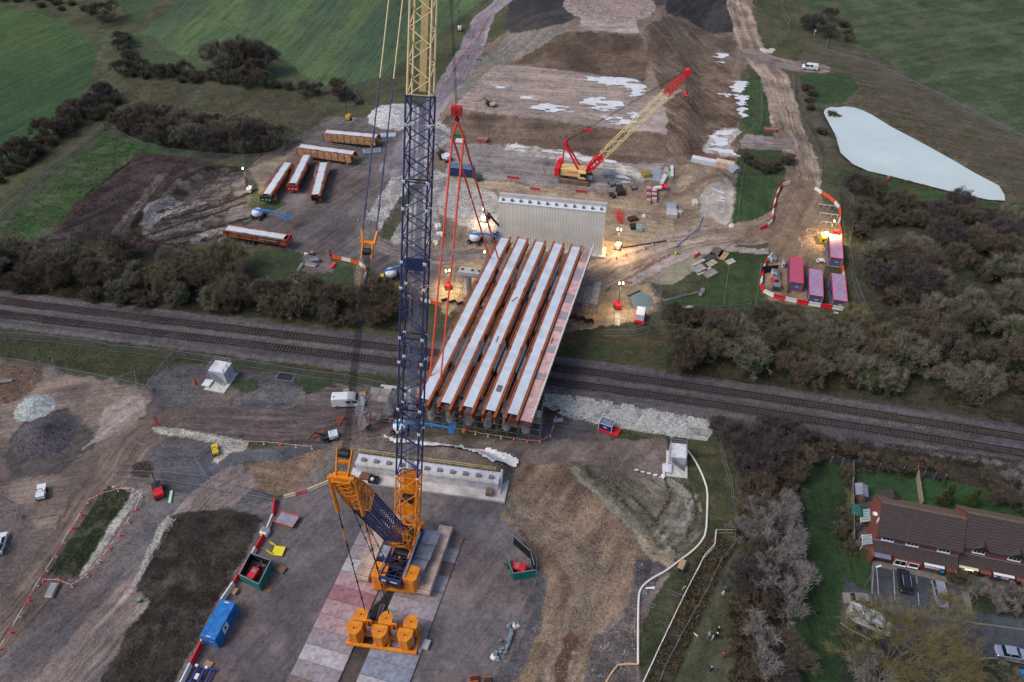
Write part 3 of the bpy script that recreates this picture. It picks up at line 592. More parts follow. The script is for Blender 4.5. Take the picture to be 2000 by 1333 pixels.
for i,(a,b) in enumerate(zip(near_,far_)):
    t,L,rz=girder_pair(a,b,ZD,labs[i],'girder pairs laid across the railway',seed=i,rails=(1,0 if i==4 else 1))
    if i==1: GP=t
    if i==2:
        for yy,dx in ((18,.1),(31,-.1)): pass
    if i==3:
        h=MB().bb(-.45,.45,4.6,6.2,.03,.09).obj('hatch_panel',M('dark_grey_mesh',(92,98,108),.7),t)
    if i==4:
        f=thing('edge_formwork','pink and grey panelled cantilever formwork along the right edge of the bridge','formwork',t.location,t.rotation_euler.z); 
        y=-.6; k=0; rnd=random.Random(3)
        while y<L+1.0:
            w=rnd.choice((1.2,1.7,2.3,2.9)); y1=min(L+1.2,y+w-.08); gm=FORMG if rnd.random()<(.7 if y>L*.5 else .25) else FORM
            MB().bb(1.48,3.55,y,y1,-.5,-.42).obj('formwork_panel',gm,f)
            mb=MB()
            for q in np.arange(y+.1,y1,.28): mb.bb(1.5,3.5,q,q+.035,-.42,-.36)
            mb.obj('joist',M('pale_joist',(206,184,180),.8),f); y+=w
        mb=MB(); 
        for yy in np.arange(-.6,L+1,1.25): mb.beam((1.4,yy,-1.6),(3.6,yy,-.55),.07); mb.beam((3.62,yy,-1.5),(3.62,yy,.55),.09)
        mb.obj('bracket',REDP,f)
        mb=MB()
        for yy in np.arange(-.6,L+1,2.5): mb.beam((3.66,yy,-.4),(3.66,yy,.75),.07)
        for h in (.75,.25): mb.beam((3.66,-.6,h),(3.66,L+1,h),.2 if h>.5 else .1)
        mb.bb(3.58,3.64,-.6,L+1,-.45,-.2); mb.obj('guard_rail',M('pale_pink_rail',(236,222,218),.6),f)
        mb=MB(); mb.beam((1.7,L-4,-.3),(2.6,L-.5,-.3),.16,.05); mb.beam((2.7,L-4.4,-.3),(2.4,L-.4,-.24),.16,.05); mb.beam((2.2,L-4.5,-.3),(3.0,L-1.3,-.24),.16,.05)
        mb.obj('timber_plank',TIMB,None,label='three loose pale boards lying on the bridge edge formwork at its far end',cat='boards'); bpy.data.objects['timber_plank'].location=f.location; bpy.data.objects['timber_plank'].rotation_euler=f.rotation_euler
# loose bars on the deck
for px,py,lab in ((1005,585,'short dark steel bar lying across the middle deck strip, farther one'),(971,663,'short dark steel bar lying on the middle deck strip, nearer one'),(1078,663,'short brown steel bar lying on the pink edge formwork')):
    x,y=G(px,py,ZD+.05); o=MB().box((0,0,0),(.12,1.7,.12)).obj('steel_bar',STEEL2,None,lab,'steel bar',loc=(x,y,ZD+.09 if px<1050 else ZD-.3),rz=-.75 if px==1005 else -.25)
# piers: column, cap and bearings
def pier(x,y,label,group,cap=6.3,cw=3.0,rz=0.0):
    t=thing('bridge_pier',label,'bridge pier',(x,y,0),rz,group)
    MB().lathe((0,0,0),[(.0,0),(.82,0),(.82,.5),(.78,.6),(.78,cap-1.3),(0,cap-1.3)],20).obj('column',CONC,t,smooth=False)
    mb=MB(); mb.extx([(-.8,cap-1.3),(.8,cap-1.3),(1.0,cap-.9),(1.0,cap),(-1.0,cap),(-1.0,cap-.9)],-cw/2,cw/2); mb.obj('cap_beam',CONC,t)
    mb=MB()
    for sx in (-1.1,1.1): mb.box((sx,0,cap+.12),(.5,.5,.22))
    mb.obj('bearing',M('dark_bearing',(70,66,68),.6),t); return t
skew=math.atan2(-3.2,17.5)
for k in range(-2,6):
    x,y=-15+3.5*k,99.5-.64*k
    if k==-2: x-=.8
    lab='bare bridge pier with open scaffold at the left end of the near row' if k==-2 else 'round white concrete pier in the near row under the girder ends'
    pier(x,y,lab,'near row of bridge piers' if k!=-2 else None,rz=skew)
for k in range(0,6):
    x,y=-9.6+3.6*k,136-.66*k
    pier(x,y,'bridge pier with exposed bearings on its cap, left end of the far row' if k==0 else 'concrete pier in the far row, half hidden under the girders','far row of bridge piers' if k else None,cw=3.6,rz=skew)
# scaffolding
def scaffold(label,x0,y0,nx,ny,nz,dx,dy,dz,rz,boards=.5,stair=False,seed=1):
    t=thing('scaffold',label,'scaffolding',(x0,y0,0),rz); mb=MB(); rnd=random.Random(seed)
    for i in range(nx+1):
        for j in range(ny+1): mb.beam((i*dx,j*dy,0),(i*dx,j*dy,nz*dz+rnd.uniform(.2,1.0)),.06)
    mb.obj('standard',GREYTUBE,t); mb=MB()
    for k in range(1,nz+1):
        for i in range(nx+1): mb.beam((i*dx,-.2,k*dz),(i*dx,ny*dy+.2,k*dz),.055)
        for j in range(ny+1): mb.beam((-.2,j*dy,k*dz+.05),(nx*dx+.2,j*dy,k*dz+.05),.055)
    for i in range(nx): mb.beam((i*dx,0,(i%nz)*dz),((i+1)*dx,0,(i%nz+1)*dz),.05)
    mb.obj('ledger',GREYTUBE,t)
    for i in range(nx):
        for j in range(ny):
            for k in range(1,nz+1):
                if rnd.random()<boards*(1.2 if k==nz else .5): MB().bb(i*dx+.1,(i+1)*dx-.1,j*dy+.08,(j+1)*dy-.08,k*dz+.07,k*dz+.12).obj('board_deck',M('weathered_scaffold_board',(136,128,122),.9,var=.25),t)
    if stair:
        mb=MB()
        for k in range(nz):
            y0_=-1.2; 
            for q in range(9): mb.bb(-1.25,-.25,y0_+(q if k%2 else 8-q)*.3-1.3,y0_+(q if k%2 else 8-q)*.3+.26-1.3,k*dz+q*dz/9,k*dz+q*dz/9+.04)
            for xx in (-1.28,-.22):
                a=(xx,y0_-1.3,k*dz+(0 if k%2 else dz)); b=(xx,y0_+1.4,k*dz+(dz if k%2 else 0)); mb.beam(a,b,.05,.2); mb.beam((a[0],a[1],a[2]+1),(b[0],b[1],b[2]+1),.05)
        mb.obj('stair_flight',GREYTUBE,t)
    return t
scaffold('grey tube scaffold wrapped around the near row of piers, under the girder ends',-20.6,98.0,13,2,4,2.0,1.6,1.7,skew,.35)
_q=G(1118,618)
scaffold('dense grey scaffold with boards standing right of the far piers, beside the sheet pile wall',_q[0],_q[1],3,4,3,1.7,1.9,1.3,skew,.8,seed=2)
scaffold('tall scaffold stair tower left of the near piers, behind the blue crane boom',-26.2,97.6,2,2,4,1.9,1.6,1.7,skew,.6,stair=True,seed=3)
scaffold('small grey scaffold left of the far pier cap with exposed bearings',-12.6,133.8,1,2,3,1.9,1.7,1.7,skew,.3,seed=4)
scaffold('grey scaffold under the far half of the girders, between the far piers',-7.0,129.5,8,3,3,1.9,1.9,1.5,skew,.6,seed=5)
# sheet pile walls
def sheet_pile(pts,label,h=1.0):
    pl=gv(pts); mb=MB(); 
    for a,b in zip(pl[:-1],pl[1:]):
        L=math.hypot(b[0]-a[0],b[1]-a[1]); n=max(2,int(L/.45)); dx,dy=(b[0]-a[0])/L,(b[1]-a[1])/L; prev=None
        for i in range(n+1):
            s=i*L/n; o=.28*(1 if (i//2)%2 else -1); q=(a[0]+dx*s-dy*o,a[1]+dy*s+dx*o)
            if prev: mb.beam((*prev,h/2-.3),(*q,h/2-.3),.07,h)
            prev=q
    mb.obj('sheet_pile_wall',M('rusty_sheet_pile',(86,58,50),.85,var=.25),None,label,'sheet pile wall')
sheet_pile([(863,588),(905,597)],'short rusty sheet pile wall left of the girders, by the end of the orange barrier',1.2)
sheet_pile([(1112,621),(1160,633)],'rusty sheet pile wall at the foot of the right scaffold, north of the tracks',1.4)
sheet_pile([(1058,806),(1094,808)],'rusty sheet pile wall at the near right corner of the bridge, by the pale stone bank',1.2)
sheet_pile([(905,597),(1000,612),(1112,621)],'long rusty sheet pile wall in the shade under the girders',1.0)
# far abutment
STRI=M('striated_concrete_wall',(222,212,200),.85,var=.10,scale=.25,stripe=(0,.62,(180,170,164),.14))
A0=Vector((*G(975,480),0)); A1=Vector((*G(1174,500),0)); A0.y=A1.y+4.2; L=(A1-A0).length; rz=math.atan2(A1.y-A0.y,A1.x-A0.x)
ab=thing('abutment_wall','tall pale vertically ribbed concrete abutment wall at the far end of the girders','abutment',(A0.x,A0.y,0),rz)
HA=12.0
MB().bb(0,L,0,2.2,0,HA).obj('wall',STRI,ab)
MB().bb(-.6,L+1.0,-1.0,3,-.5,.45).obj('footing',CONC,ab)
mb=MB(); mb.bb(-.2,L+.2,1.9,2.6,HA+.003,HA+1.0); mb.obj('back_wall',CONC,ab)
mb=MB(); mb.bb(-.1,L+.1,-.12,1.9,HA+.003,HA+.12); mb.obj('bearing_shelf',M('white_shelf',(206,212,222),.7,var=.06),ab)
bm_=M('grey_brown_plinth',(112,100,96),.8)
for k in range(12): MB().box((.9+k*(L-1.8)/11,.7,HA+.36),(.55,.6,.46)).obj('bearing_plinth',bm_,ab)
MB().bb(L+.004,L+.16,-.1,2.5,.46,HA-.2).obj('end_face',M('lit_pale_concrete',(206,196,182),.8,var=.06),ab)
# near abutment (seen from behind)
N0=Vector((*G(688,941),0)); N1=Vector((*G(988,983),0)); L=(N1-N0).length; rz=math.atan2(N1.y-N0.y,N1.x-N0.x)
na=thing('abutment_wall','low pale concrete abutment with a row of bearings behind the orange crane boom foot','abutment',(N0.x,N0.y,0),rz)
WC=M('washed_concrete',(190,186,186),.85,var=.22,scale=.6,bump=.2)
h=3.9
MB().bb(.3,L-1.6,1.75,3.9,.45,h-1.3).obj('wall',WC,na)
MB().bb(.3,L-1.6,1.6,4.1,h-1.297,h-1.1).obj('bearing_shelf',M('pale_grey_shelf',(190,192,200),.75,var=.1),na)
MB().bb(-.6,L-.2,-.1,4.5,-.2,.45).obj('footing',M('pale_wet_concrete',(184,180,178),.7,var=.2,scale=.5),na)
for k in range(11): MB().box((1.6+k*(L-4.6)/10,2.7,h-.85),(.75,.6,.5)).obj('bearing_plinth',M('dark_plinth',(122,116,114),.8),na)
mb=MB()
for yy,hh in ((1.55,h-.1),(4.1,h+.1)):
    for k in range(int(L/2.2)): mb.beam((.3+k*2.2,yy,h-1.2),(.3+k*2.2,yy,hh),.05)
    mb.beam((.3,yy,hh),(L-2.4,yy,hh),.06); mb.beam((.3,yy,hh-.5),(L-2.4,yy,hh-.5),.05)
mb.obj('yellow_edge_rail',M('yellow_edge_rail',(206,186,112),.6),na)
mb=MB()
for k in range(int(L/.5)-6): mb.beam((.6+k*.5,3.9,h-1.1),(.6+k*.5,3.9,h-.3),.035)
mb.obj('starter_bar',STEEL2,na)
MB().extx([(1.2,.451),(4.3,.451),(4.3,h-.4),(3.8,h-.4)],L-1.55,L-1.2).obj('wing_wall',CONC,na)
MB().bb(L-3.6,L-2.4,.5,1.55,.452,1.4).obj('timber_crate',M('brown_timber_box',(120,104,86),.85),None,'small brown timber box against the right end of the near abutment','box',loc=na.location,rz=rz)
for (px,py,sz,c,lab) in ((716,935,(1.9,1.4,.5),(112,76,58),'rust brown stack of steel plates behind the near abutment'),(731,943,(1.7,1.3,.8),(46,48,52),'black open bin holding a white bag behind the near abutment')):
    p=g(px,py); t=MB()
    if c[0]<60:
        w,l,hh=sz; t.bb(-w/2,w/2,-l/2,l/2,0,.08); t.bb(-w/2,-w/2+.08,-l/2,l/2,.08,hh); t.bb(w/2-.08,w/2,-l/2,l/2,.08,hh); t.bb(-w/2+.08,w/2-.08,-l/2,-l/2+.08,.08,hh); t.bb(-w/2+.08,w/2-.08,l/2-.08,l/2,.08,hh); o=t.obj('open_bin',M('black_plastic',c,.5),None,lab,'bin',loc=(p.x,p.y,.46),rz=-.2); MB().lathe((-.3,.1,.1),[(0,0),(.35,.05),(.4,.3),(.2,.5),(0,.52)],10).obj('white_bag',WHITEP,o)
    else:
        for k in range(4): t.box((random.uniform(-.1,.1),random.uniform(-.1,.1),.1+k*.12),(sz[0],sz[1],.1),random.uniform(-.15,.15))
        t.obj('steel_plate_stack',M('rust_plate',c,.8),None,lab,'steel plates',loc=(p.x,p.y,.46),rz=-.2)
# ---------------------------------------------------------------- main crane
ORG=M('orange_crane_paint',(236,126,26),.45,var=.2,scale=1.1,spec=.5); BLU=M('dark_blue_lattice_paint',(34,42,86),.5,var=.15,spec=.5); CRM=M('cream_lattice_paint',(214,186,140),.5,var=.12)
BLK=M('black_rope',(34,34,40),.6,var=.1); DARKM=M('dark_machinery',(52,48,48),.6,var=.3,scale=2); NAVY=M('navy_pendant',(48,58,100),.5,var=.15); GREY=M('checker_plate_grey',(138,140,152),.5,.2,var=.18,scale=1.5)
TRK=M('worn_track_shoe',(168,148,136),.8,.1,var=.28,scale=.5,stripe=(1,.42,(96,84,80),.22)); WALK=M('blue_grey_walkway',(92,98,124),.7,var=.1,alpha=.42); WCRM=M('cream_walkway',(196,172,124),.7,var=.1,alpha=.7)
def lattice(mb,P0,P1,w0,d0,w1,d1,bay,cr,br,side,nodes=None,x=False):
    """four chords and zig-zag bracing between two points; side = horizontal vector across"""
    P0,P1=Vector(P0),Vector(P1); ax=(P1-P0); L=ax.length; ax.normalize(); s=Vector(side).normalized(); s=(s-ax*s.dot(ax)).normalized(); dn=ax.cross(s).normalized()
    n=max(1,round(L/bay)); ring=[]
    for i in range(n+1):
        t=i/n; c=P0+ax*L*t; w=w0+(w1-w0)*t; d=d0+(d1-d0)*t
        ring.append([c+s*(a*w/2)+dn*(b*d/2) for a,b in ((-1,-1),(1,-1),(1,1),(-1,1))])
    for k in range(4): mb.tube(ring[0][k],ring[-1][k],cr,cr,6)
    for i in range(n):
        for k in range(4):
            a,b=ring[i][k],ring[i+1][(k+1)%4]
            if (i+k)%2: a,b=ring[i][(k+1)%4],ring[i+1][k]
            mb.tube(a,b,br,br,5,False)
            if x: mb.tube(ring[i][(k+1)%4] if not (i+k)%2 else ring[i][k],ring[i+1][k] if not (i+k)%2 else ring[i+1][(k+1)%4],br,br,5,False)
    for i in (0,n):
        for k in range(4): mb.tube(ring[i][k],ring[i][(k+1)%4],br*1.3,br*1.3,5,False)
    if nodes is not None:
        for i in range(0,n+1,4):
            for k in range(4): nodes.box(ring[i][k],(cr*2.6,cr*2.6,cr*2.6))
    return ring,s,dn
TIP=Vector((-8.88,119.08,107.0)); BX,BY=G(795,1052,3.4); FOOT=Vector((BX,BY,3.4))
az=math.atan2(TIP.x-FOOT.x,TIP.y-FOOT.y)          # crane heading, measured from +y
fw=Vector((math.sin(az),math.cos(az),0)); rt=Vector((math.cos(az),-math.sin(az),0))
CR=thing('crawler_crane','giant orange and dark blue lattice boom crawler crane standing on steel mats','crane',(0,0,0))
def seg(t0,t1): return FOOT+(TIP-FOOT)*t0, FOOT+(TIP-FOOT)*t1
nod=MB()
# boom: orange foot, blue body, cream top
a,b=seg(0.0,.03); mb=MB(); lattice(mb,a,b,2.6,1.2,3.3,2.9,3,.13,.07,rt); a2,b2=seg(.03,.10); lattice(mb,a2,b2,3.3,2.9,3.3,2.9,2.4,.14,.08,rt,x=True)
bf=mb.obj('boom_foot',ORG,CR)
s_=rt; ax=(TIP-FOOT).normalized(); dn=ax.cross(s_).normalized()
if dn.z>0: dn=-dn
mb=MB()
for q in (-.55,.55): mb.beam(a2+s_*q,b2+s_*q,.16)
for t in np.linspace(0,1,9): mb.beam(a2.lerp(b2,t)-s_*.9,a2.lerp(b2,t)+s_*.9,.10)
mb.beam(a2+dn*1.2,b2+dn*1.2,2.7,.05,up=dn); mb.obj('walkway_frame',ORG,bf); c_=a2.lerp(b2,.48); MB().tube(c_-s_*.8-dn*.3,c_+s_*.8-dn*.3,.75,n=16).obj('hoist_drum',M('black_drum',(30,30,34),.5),bf)
mb=MB(); nB=5; ts=np.linspace(.10,.587,6)
for i in range(5):
    a,b=seg(ts[i],ts[i+1]); lattice(mb,a,b,3.3,2.7,3.3,2.7,1.85,.15,.085,rt,nod)
    mb2=None
bo=mb.obj('boom',BLU,CR)
for k in range(0,len(nod.v),8): q_=MB(); q_.v=nod.v[k:k+8]; q_.f=nod.f[:6]; q_.obj('white_pin',WHITEP,bo)
mb=MB()
for i in range(5):
    a,b=seg(ts[i]+.004,ts[i+1]-.004)
    mb.beam(a+dn*.9+s_*.1,b+dn*.9+s_*.1,.95,.06,up=dn)
    mb.beam(a-dn*1.0-s_*.35,b-dn*1.0-s_*.35,.3,.08,up=dn)
mb.obj('boom_walkway',WALK,bo)
a,b=seg(ts[3]-.012,ts[3]+.004); mb=MB(); mb.beam(a,b,2.9,.1,up=dn)
for k in range(6): mb.beam(a.lerp(b,k/5)-s_*1.7-dn*1.4,a.lerp(b,k/5)+s_*1.7-dn*1.4,.08)
mb.obj('cross_frame',BLU,bo)
mb=MB(); ts2=np.linspace(.587,.97,4); 
for i in range(3):
    a,b=seg(ts2[i],ts2[i+1]); lattice(mb,a,b,3.0,2.5,2.9,2.4,2.0,.15,.08,rt)
a,b=seg(.97,1.0); lattice(mb,a,b,2.9,2.4,1.4,1.6,2.2,.13,.07,rt)
bt=mb.obj('boom_top',CRM,CR); mb=MB()
a,b=seg(.592,.97); mb.beam(a+dn*.9,b+dn*.9,.95,.06,up=dn); mb.obj('boom_walkway',WCRM,bt)
mb=MB(); mb.tube(TIP-s_*1.2,TIP+s_*1.2,.9,n=16); mb.obj('head_sheave',CRM,bt)
# struts along the boom side, the light they catch put into their pale colour
mb=MB()
for i in range(22):
    t=.12+i*.0385; a,b=seg(t,t+.014); mb.beam(a+s_*1.5-dn*.6,b+s_*1.62-dn*1.25,.09)
mb.obj('pale_strut',M('pale_strut',(200,206,224),.5),bo)
# derrick mast
HX,HY=G(727,1196,3.0); HEAD=Vector((-20.4,58.6,35.4)); DF=FOOT-fw*1.2+Vector((0,0,.3))
def dseg_(t0,t1): return DF+(HEAD-DF)*t0, DF+(HEAD-DF)*t1
mb=MB(); a,b=dseg_(0,.06); lattice(mb,a,b,2.6,1.0,2.5,2.0,2.0,.12,.07,rt); a,b=dseg_(.06,.2); lattice(mb,a,b,2.5,2.0,2.5,2.3,1.3,.12,.07,rt)
de=mb.obj('derrick_foot',ORG,CR)
mb=MB(); a,b=dseg_(.2,.72); lattice(mb,a,b,2.5,2.4,2.5,2.4,1.05,.13,.06,rt,x=True); dm=mb.obj('derrick_mast',BLU,CR)
dax=(HEAD-DF).normalized(); ddn=dax.cross(s_).normalized()
if ddn.z>0: ddn=-ddn
mb=MB(); mb.beam(a+ddn*1.1,b+ddn*1.1,1.3,.06,up=ddn); mb.obj('mast_walkway',WALK,dm)
mb=MB(); a,b=dseg_(.72,.86); lattice(mb,a,b,2.5,2.4,2.4,2.2,1.4,.13,.08,rt,x=True); a,b=dseg_(.86,1.0); lattice(mb,a,b,2.4,2.2,2.2,1.0,1.2,.14,.08,rt,x=True)
mb.beam(*[v+ddn*.2 for v in dseg_(.8,1.0)],2.2,.08,up=ddn)
HL,HR=HEAD-s_*1.25,HEAD+s_*1.25
mb.beam(HL-s_*.3,HR+s_*.3,.5,.6); mb.obj('derrick_head',ORG,CR)
# sheave block on the derrick head
YO=HEAD+(TIP-HEAD)*.3; up_=(TIP-HEAD).normalized()
mb=MB()
for q in (-.95,.95): mb.beam(HEAD+s_*q*.75,HEAD+s_*q+up_*3.6,.16,.5); 
mb.beam(HEAD-s_*.9+up_*2.0,HEAD+s_*.9+up_*2.0,.35,.3); mb.beam(HEAD-s_*.8+up_*.6,HEAD+s_*.8+up_*.6,.35,.3); mb.obj('sheave_frame',ORG,CR)
mb=MB(); mb.tube(HEAD-s_*.6+up_*3.0,HEAD+s_*.6+up_*3.0,.55,n=16); mb.obj('sheave',M('black_sheave',(30,30,32),.5),CR)
mb=MB()
for k in range(9):
    q=(k-4)*.105; mb.tube(HEAD+s_*q+up_*3.2,YO+s_*q*.9-up_*1.0,.017,.017,4,False); mb.tube(HEAD+s_*(q+.04)+up_*3.2+Vector((0,0,-.4)),YO+s_*(q*.9+.04)-up_*1.0+Vector((0,0,-.3)),.017,.017,4,False)
mb.obj('reeving_rope',BLK,CR)
mb=MB(); mb.tube(YO-s_*.5-up_*1.1,YO+s_*.5-up_*1.1,.42,n=14); mb.obj('yoke_sheave',M('black_sheave'),CR)
mb=MB(); mb.beam(YO-s_*.9-up_*.1,YO+s_*.9-up_*.1,.5,.35); 
for q in (-.95,.95): mb.beam(YO+s_*q*.8,YO+s_*q+up_*1.4,.22,.3)
for q in (-.6,.6): mb.beam(YO+s_*q-up_*1.9,YO+s_*q,.14,.45)
mb.obj('pendant_yoke',ORG,CR)
P1_=YO+(TIP-YO)*.29
for q in (-.82,.82):
    mb=MB(); mb.tube(YO+s_*q+up_*1.2,P1_+s_*q,.085,n=6); c=YO+s_*q+up_*1.2
    for k in range(4): m_=c.lerp(P1_+s_*q,(k+.6)/4.2); mb.tube(m_,m_+up_*.8,.13,n=6)
    mb.obj('pendant_bar',NAVY,CR); mb=MB(); mb.tube(P1_+s_*q,TIP+s_*q,.085,n=6); mb.obj('pendant_bar',CRM,CR)
# ropes from the derrick head down to ballast and machinery
BLp,BRp=Vector((*G(713,1193,4.2),4.2)),Vector((*G(760,1200,4.2),4.2))
for A_,B_,ex in ((HL-s_*.35,BLp,1),(HR+s_*.35,BRp,1)):
    d=(B_-A_).normalized(); mb=MB(); mb.tube(A_,A_+d*7.0,.24,.28,10); mb.obj('ballast_cylinder',ORG,CR)
    mb=MB(); mb.tube(A_+d*6.6,B_,.075,n=6)
    for k in range(5): m_=A_.lerp(B_,.32+.14*k); mb.tube(m_,m_+d*.5,.13,n=6)
    mb.obj('ballast_pendant',BLK,CR); mb=MB(); mb.tube(A_+d*10.5,A_+d*13.2,.15,.1,8); mb.obj('pendant_connector',ORG,CR)
E1,E2=Vector((*G(742,1118,4.6),4.6)),Vector((*G(757,1104,4.6),4.6))
mb=MB(); mb.tube(HEAD-s_*.3,E1,.055,n=5); mb.tube(HEAD+s_*.5,E2,.055,n=5)
for A_,B_ in ((HEAD-s_*.3,E1),(HEAD+s_*.5,E2)):
    for k in range(5): m_=A_.lerp(B_,.3+.14*k); mb.tube(m_,m_+(B_-A_).normalized()*.5,.12,n=6)
mb.obj('hoist_pendant',BLK,CR)
# tracks, carbody, superstructure
TZ=math.radians(-13.8); TC=Vector((-16.95,69.9,.25)); tr_=Vector((math.cos(TZ),math.sin(TZ),0)); tf=Vector((-math.sin(TZ),math.cos(TZ),0))
def shoe_track(c,name_parent,L=12.4,w=2.1,h=1.75,mat=None,rz=TZ):
    t=MB(); prof=[(-L/2+.7,0),(L/2-.7,0),(L/2-.15,.4),(L/2,h*.5),(L/2-.15,h-.4),(L/2-.7,h),(-L/2+.7,h),(-L/2+.15,h-.4),(-L/2,h*.5),(-L/2+.15,.4)]
    t.extx(prof,-w/2,w/2); o=t.obj('crawler_track',mat or TRK,name_parent,loc=c,rz=rz)
    m=MB(); n=int(L/.42)
    for i in range(n+1): m.bb(-w/2-.05,w/2+.05,-L/2+.65+i*.42*(L-1.3)/(n*.42)-.14,-L/2+.65+i*.42*(L-1.3)/(n*.42)+.14,h+.003,h+.09)
    for i in range(n+1): m.bb(w/2+.003,w/2+.12,-L/2+.7+i*(L-1.4)/n-.12,-L/2+.7+i*(L-1.4)/n+.12,h-.35,h-.02)
    m.obj('track_shoe',M('pale_worn_shoe',(184,162,148),.75,var=.34,scale=.35),o); return o
for q in (-1,1): shoe_track(TC+tr_*q*5.0+(tf*-.0),CR)
mb=MB(); mb.box((0,0,1.2),(9.2,2.2,.8)); mb.box((0,0,1.3),(3.2,6.5,.9)); mb.obj('carbody',M('dark_orange_steel',(184,88,28),.6),CR,loc=TC,rz=TZ)
SZ=-az-math.radians(6); S0=TC+Vector((.3,-.2,2.0)); SS=dict(loc=S0,rz=SZ)
mb=MB(); mb.box((0,-1.5,.1),(3.4,10.4,.35)); mb.obj('slewing_deck',DARKM,CR,**SS)
mb=MB()
for x in (-1.55,1.55): mb.box((x,-1.6,1.0),(.28,10.2,.5)); mb.box((x,-1.6,2.1),(.2,9.4,.2))
for y in np.arange(-6,4,1.4): mb.box((0,y,2.1),(3.0,.16,.16))
for y in np.arange(-6,-.5,2.1): mb.beam((-1.5,y,2.1),(1.5,y+1.6,2.1),.13); 
mb.obj('machinery_frame',BLU,CR,**SS)
mb=MB(); rr=random.Random(5)
for k in range(46): mb.box((rr.uniform(-1.2,1.2),rr.uniform(-6,3.0),rr.uniform(.4,1.5)),(rr.uniform(.15,.7),rr.uniform(.15,.9),rr.uniform(.2,.8)),rr.uniform(-.2,.2))
mb.obj('machinery',DARKM,CR,**SS)
mb=MB()
for k in range(20): mb.box((rr.uniform(-1.2,1.2),rr.uniform(-5,3.2),rr.uniform(.8,1.9)),(rr.uniform(.1,.5),rr.uniform(.1,.5),rr.uniform(.1,.3)))
mb.obj('orange_fitting',ORG,CR,**SS)
for y in (-4.2,-1.6,1.6): MB().tube((-1.0,y,1.45),(1.0,y,1.45),.62,n=16).obj('winch_drum',M('black_drum'),CR,**SS)
mb=MB(); 
for x in (-1.35,1.35): mb.beam((x,3.6,.3),(x*.95,3.9,2.6),.3,.5); mb.beam((x,-2.6,2.0),(x,3.6,2.6),.28,.3)
mb.beam((-1.7,3.7,2.5),(1.7,3.7,2.5),.5,.5); mb.obj('boom_bracket',ORG,CR,**SS)
mb=MB(); mb.beam((-1.75,-6.7,1.9),(1.75,-6.7,1.9),.5,.7); mb.obj('rear_crossbeam',BLU,CR,**SS); mb=MB(); mb.box((-.9,-6.98,1.95),(.7,.04,.3)); mb.box((.7,-6.98,1.95),(1.1,.04,.28)); mb.obj('white_marking',WHITEP,CR,**SS)
mb=MB(); mb.beam((-1.9,-6.4,2.5),(-1.45,1.5,3.0),.12,.3); mb.beam((1.95,-5.8,2.2),(1.75,2.0,2.8),.3,.3); mb.obj('silver_pipe',GREYTUBE,CR,**SS)
# side platforms
mb=MB(); mb.box((3.1,2.6,.75),(2.6,2.6,.12)); mb.box((3.1,-.1,.75),(2.5,2.5,.12)); mb.box((3.0,-2.8,.75),(2.3,2.5,.12)); mb.obj('side_platform',GREY,CR,**SS)
mb=MB(); 
for (x,y,w,l) in ((3.1,2.6,2.6,2.6),(3.1,-.1,2.5,2.5),(3.0,-2.8,2.3,2.5)):
    for dx in (-w/2,w/2): mb.beam((x+dx,y-l/2,1.0),(x+dx,y+l/2,1.0),.07)
    for dy in (-l/2,l/2): mb.beam((x-w/2,y+dy,1.0),(x+w/2,y+dy,1.0),.07)
mb.obj('platform_rail',GREYTUBE,CR,**SS)
mb=MB(); mb.box((-2.7,-.6,.9),(1.5,5.4,1.3)); o=mb.obj('engine_cover',M('navy_engine_cover',(40,50,86),.5),CR,**SS); mb=MB(); mb.box((-2.7,-2.0,1.57),(1.2,2.0,.05)); mb.obj('roof_grille',GREY,o)
mb=MB(); mb.box((-3.2,3.3,1.2),(1.5,2.0,2.0)); o=mb.obj('operator_cab',M('pale_cab',(196,196,200),.5),CR,**SS); MB().box((-3.2,4.31,1.4),(1.3,.03,1.3)).obj('cab_window',M('dark_glass',(26,32,40),.1,var=.02,spec=.9),o)
# rear counterweight
CWP=[(-1,Vector((*G(742,1150,1.2),1.2))),(1,Vector((*G(802,1156,1.2),1.2)))]
HAZ=M('red_white_hazard_stripe',(220,214,214),.5,var=.02,stripe=(2,.5,(120,40,60),.5))
def cw_stack(parent,c,w,l,n,rz,hh=.62,chev=1,shape='hex'):
    o=None
    for k in range(n):
        z=c.z+k*(hh); f=.97 if k%2 else 1
        pts=[(-w/2*f,-l/2+.35),(-w/2*f+.4,-l/2),(w/2*f-.35,-l/2),(w/2*f,-l/2+.4),(w/2*f,l/2-.3),(w/2*f-.35,l/2),(-w/2*f+.2,l/2),(-w/2*f,l/2-.3)]
        if shape=='tri': pts=[(-w/2*f,-l/2+.15),(-w/2*f+.2,-l/2),(w/2*f-.15,-l/2),(w/2*f,-l/2+.2),(w/2*f*.96,l/2-.9),(w/2*f*.5,l/2),(-w/2*f*.45,l/2),(-w/2*f,l/2-.9)] if chev>0 else [(-w/2*f,-l/2+.9),(-w/2*f*.45,-l/2),(w/2*f*.5,-l/2),(w/2*f,-l/2+.9),(w/2*f,l/2-.2),(w/2*f-.2,l/2),(-w/2*f+.2,l/2),(-w/2*f,l/2-.2)]
        MB().prism(pts,0,hh-.085).obj('ballast_block',ORG,parent,loc=(c.x,c.y,z),rz=rz)
    z=c.z+n*hh
    mb=MB(); mb.prism([(-.16,-.14),(.16,-.14),(0,.2)],0,.03); mb.box((.35,0,.012),(.12,.12,.03)); mb.obj('lifting_mark',M('black_mark',(40,30,26),.6),parent,loc=(c.x,c.y,z-.08),rz=rz)
    MB().box((w/2+.012,0,n*hh/2),(.03,.5,n*hh*.86)).obj('hazard_stripe',HAZ,parent,loc=(c.x,c.y,c.z),rz=rz)
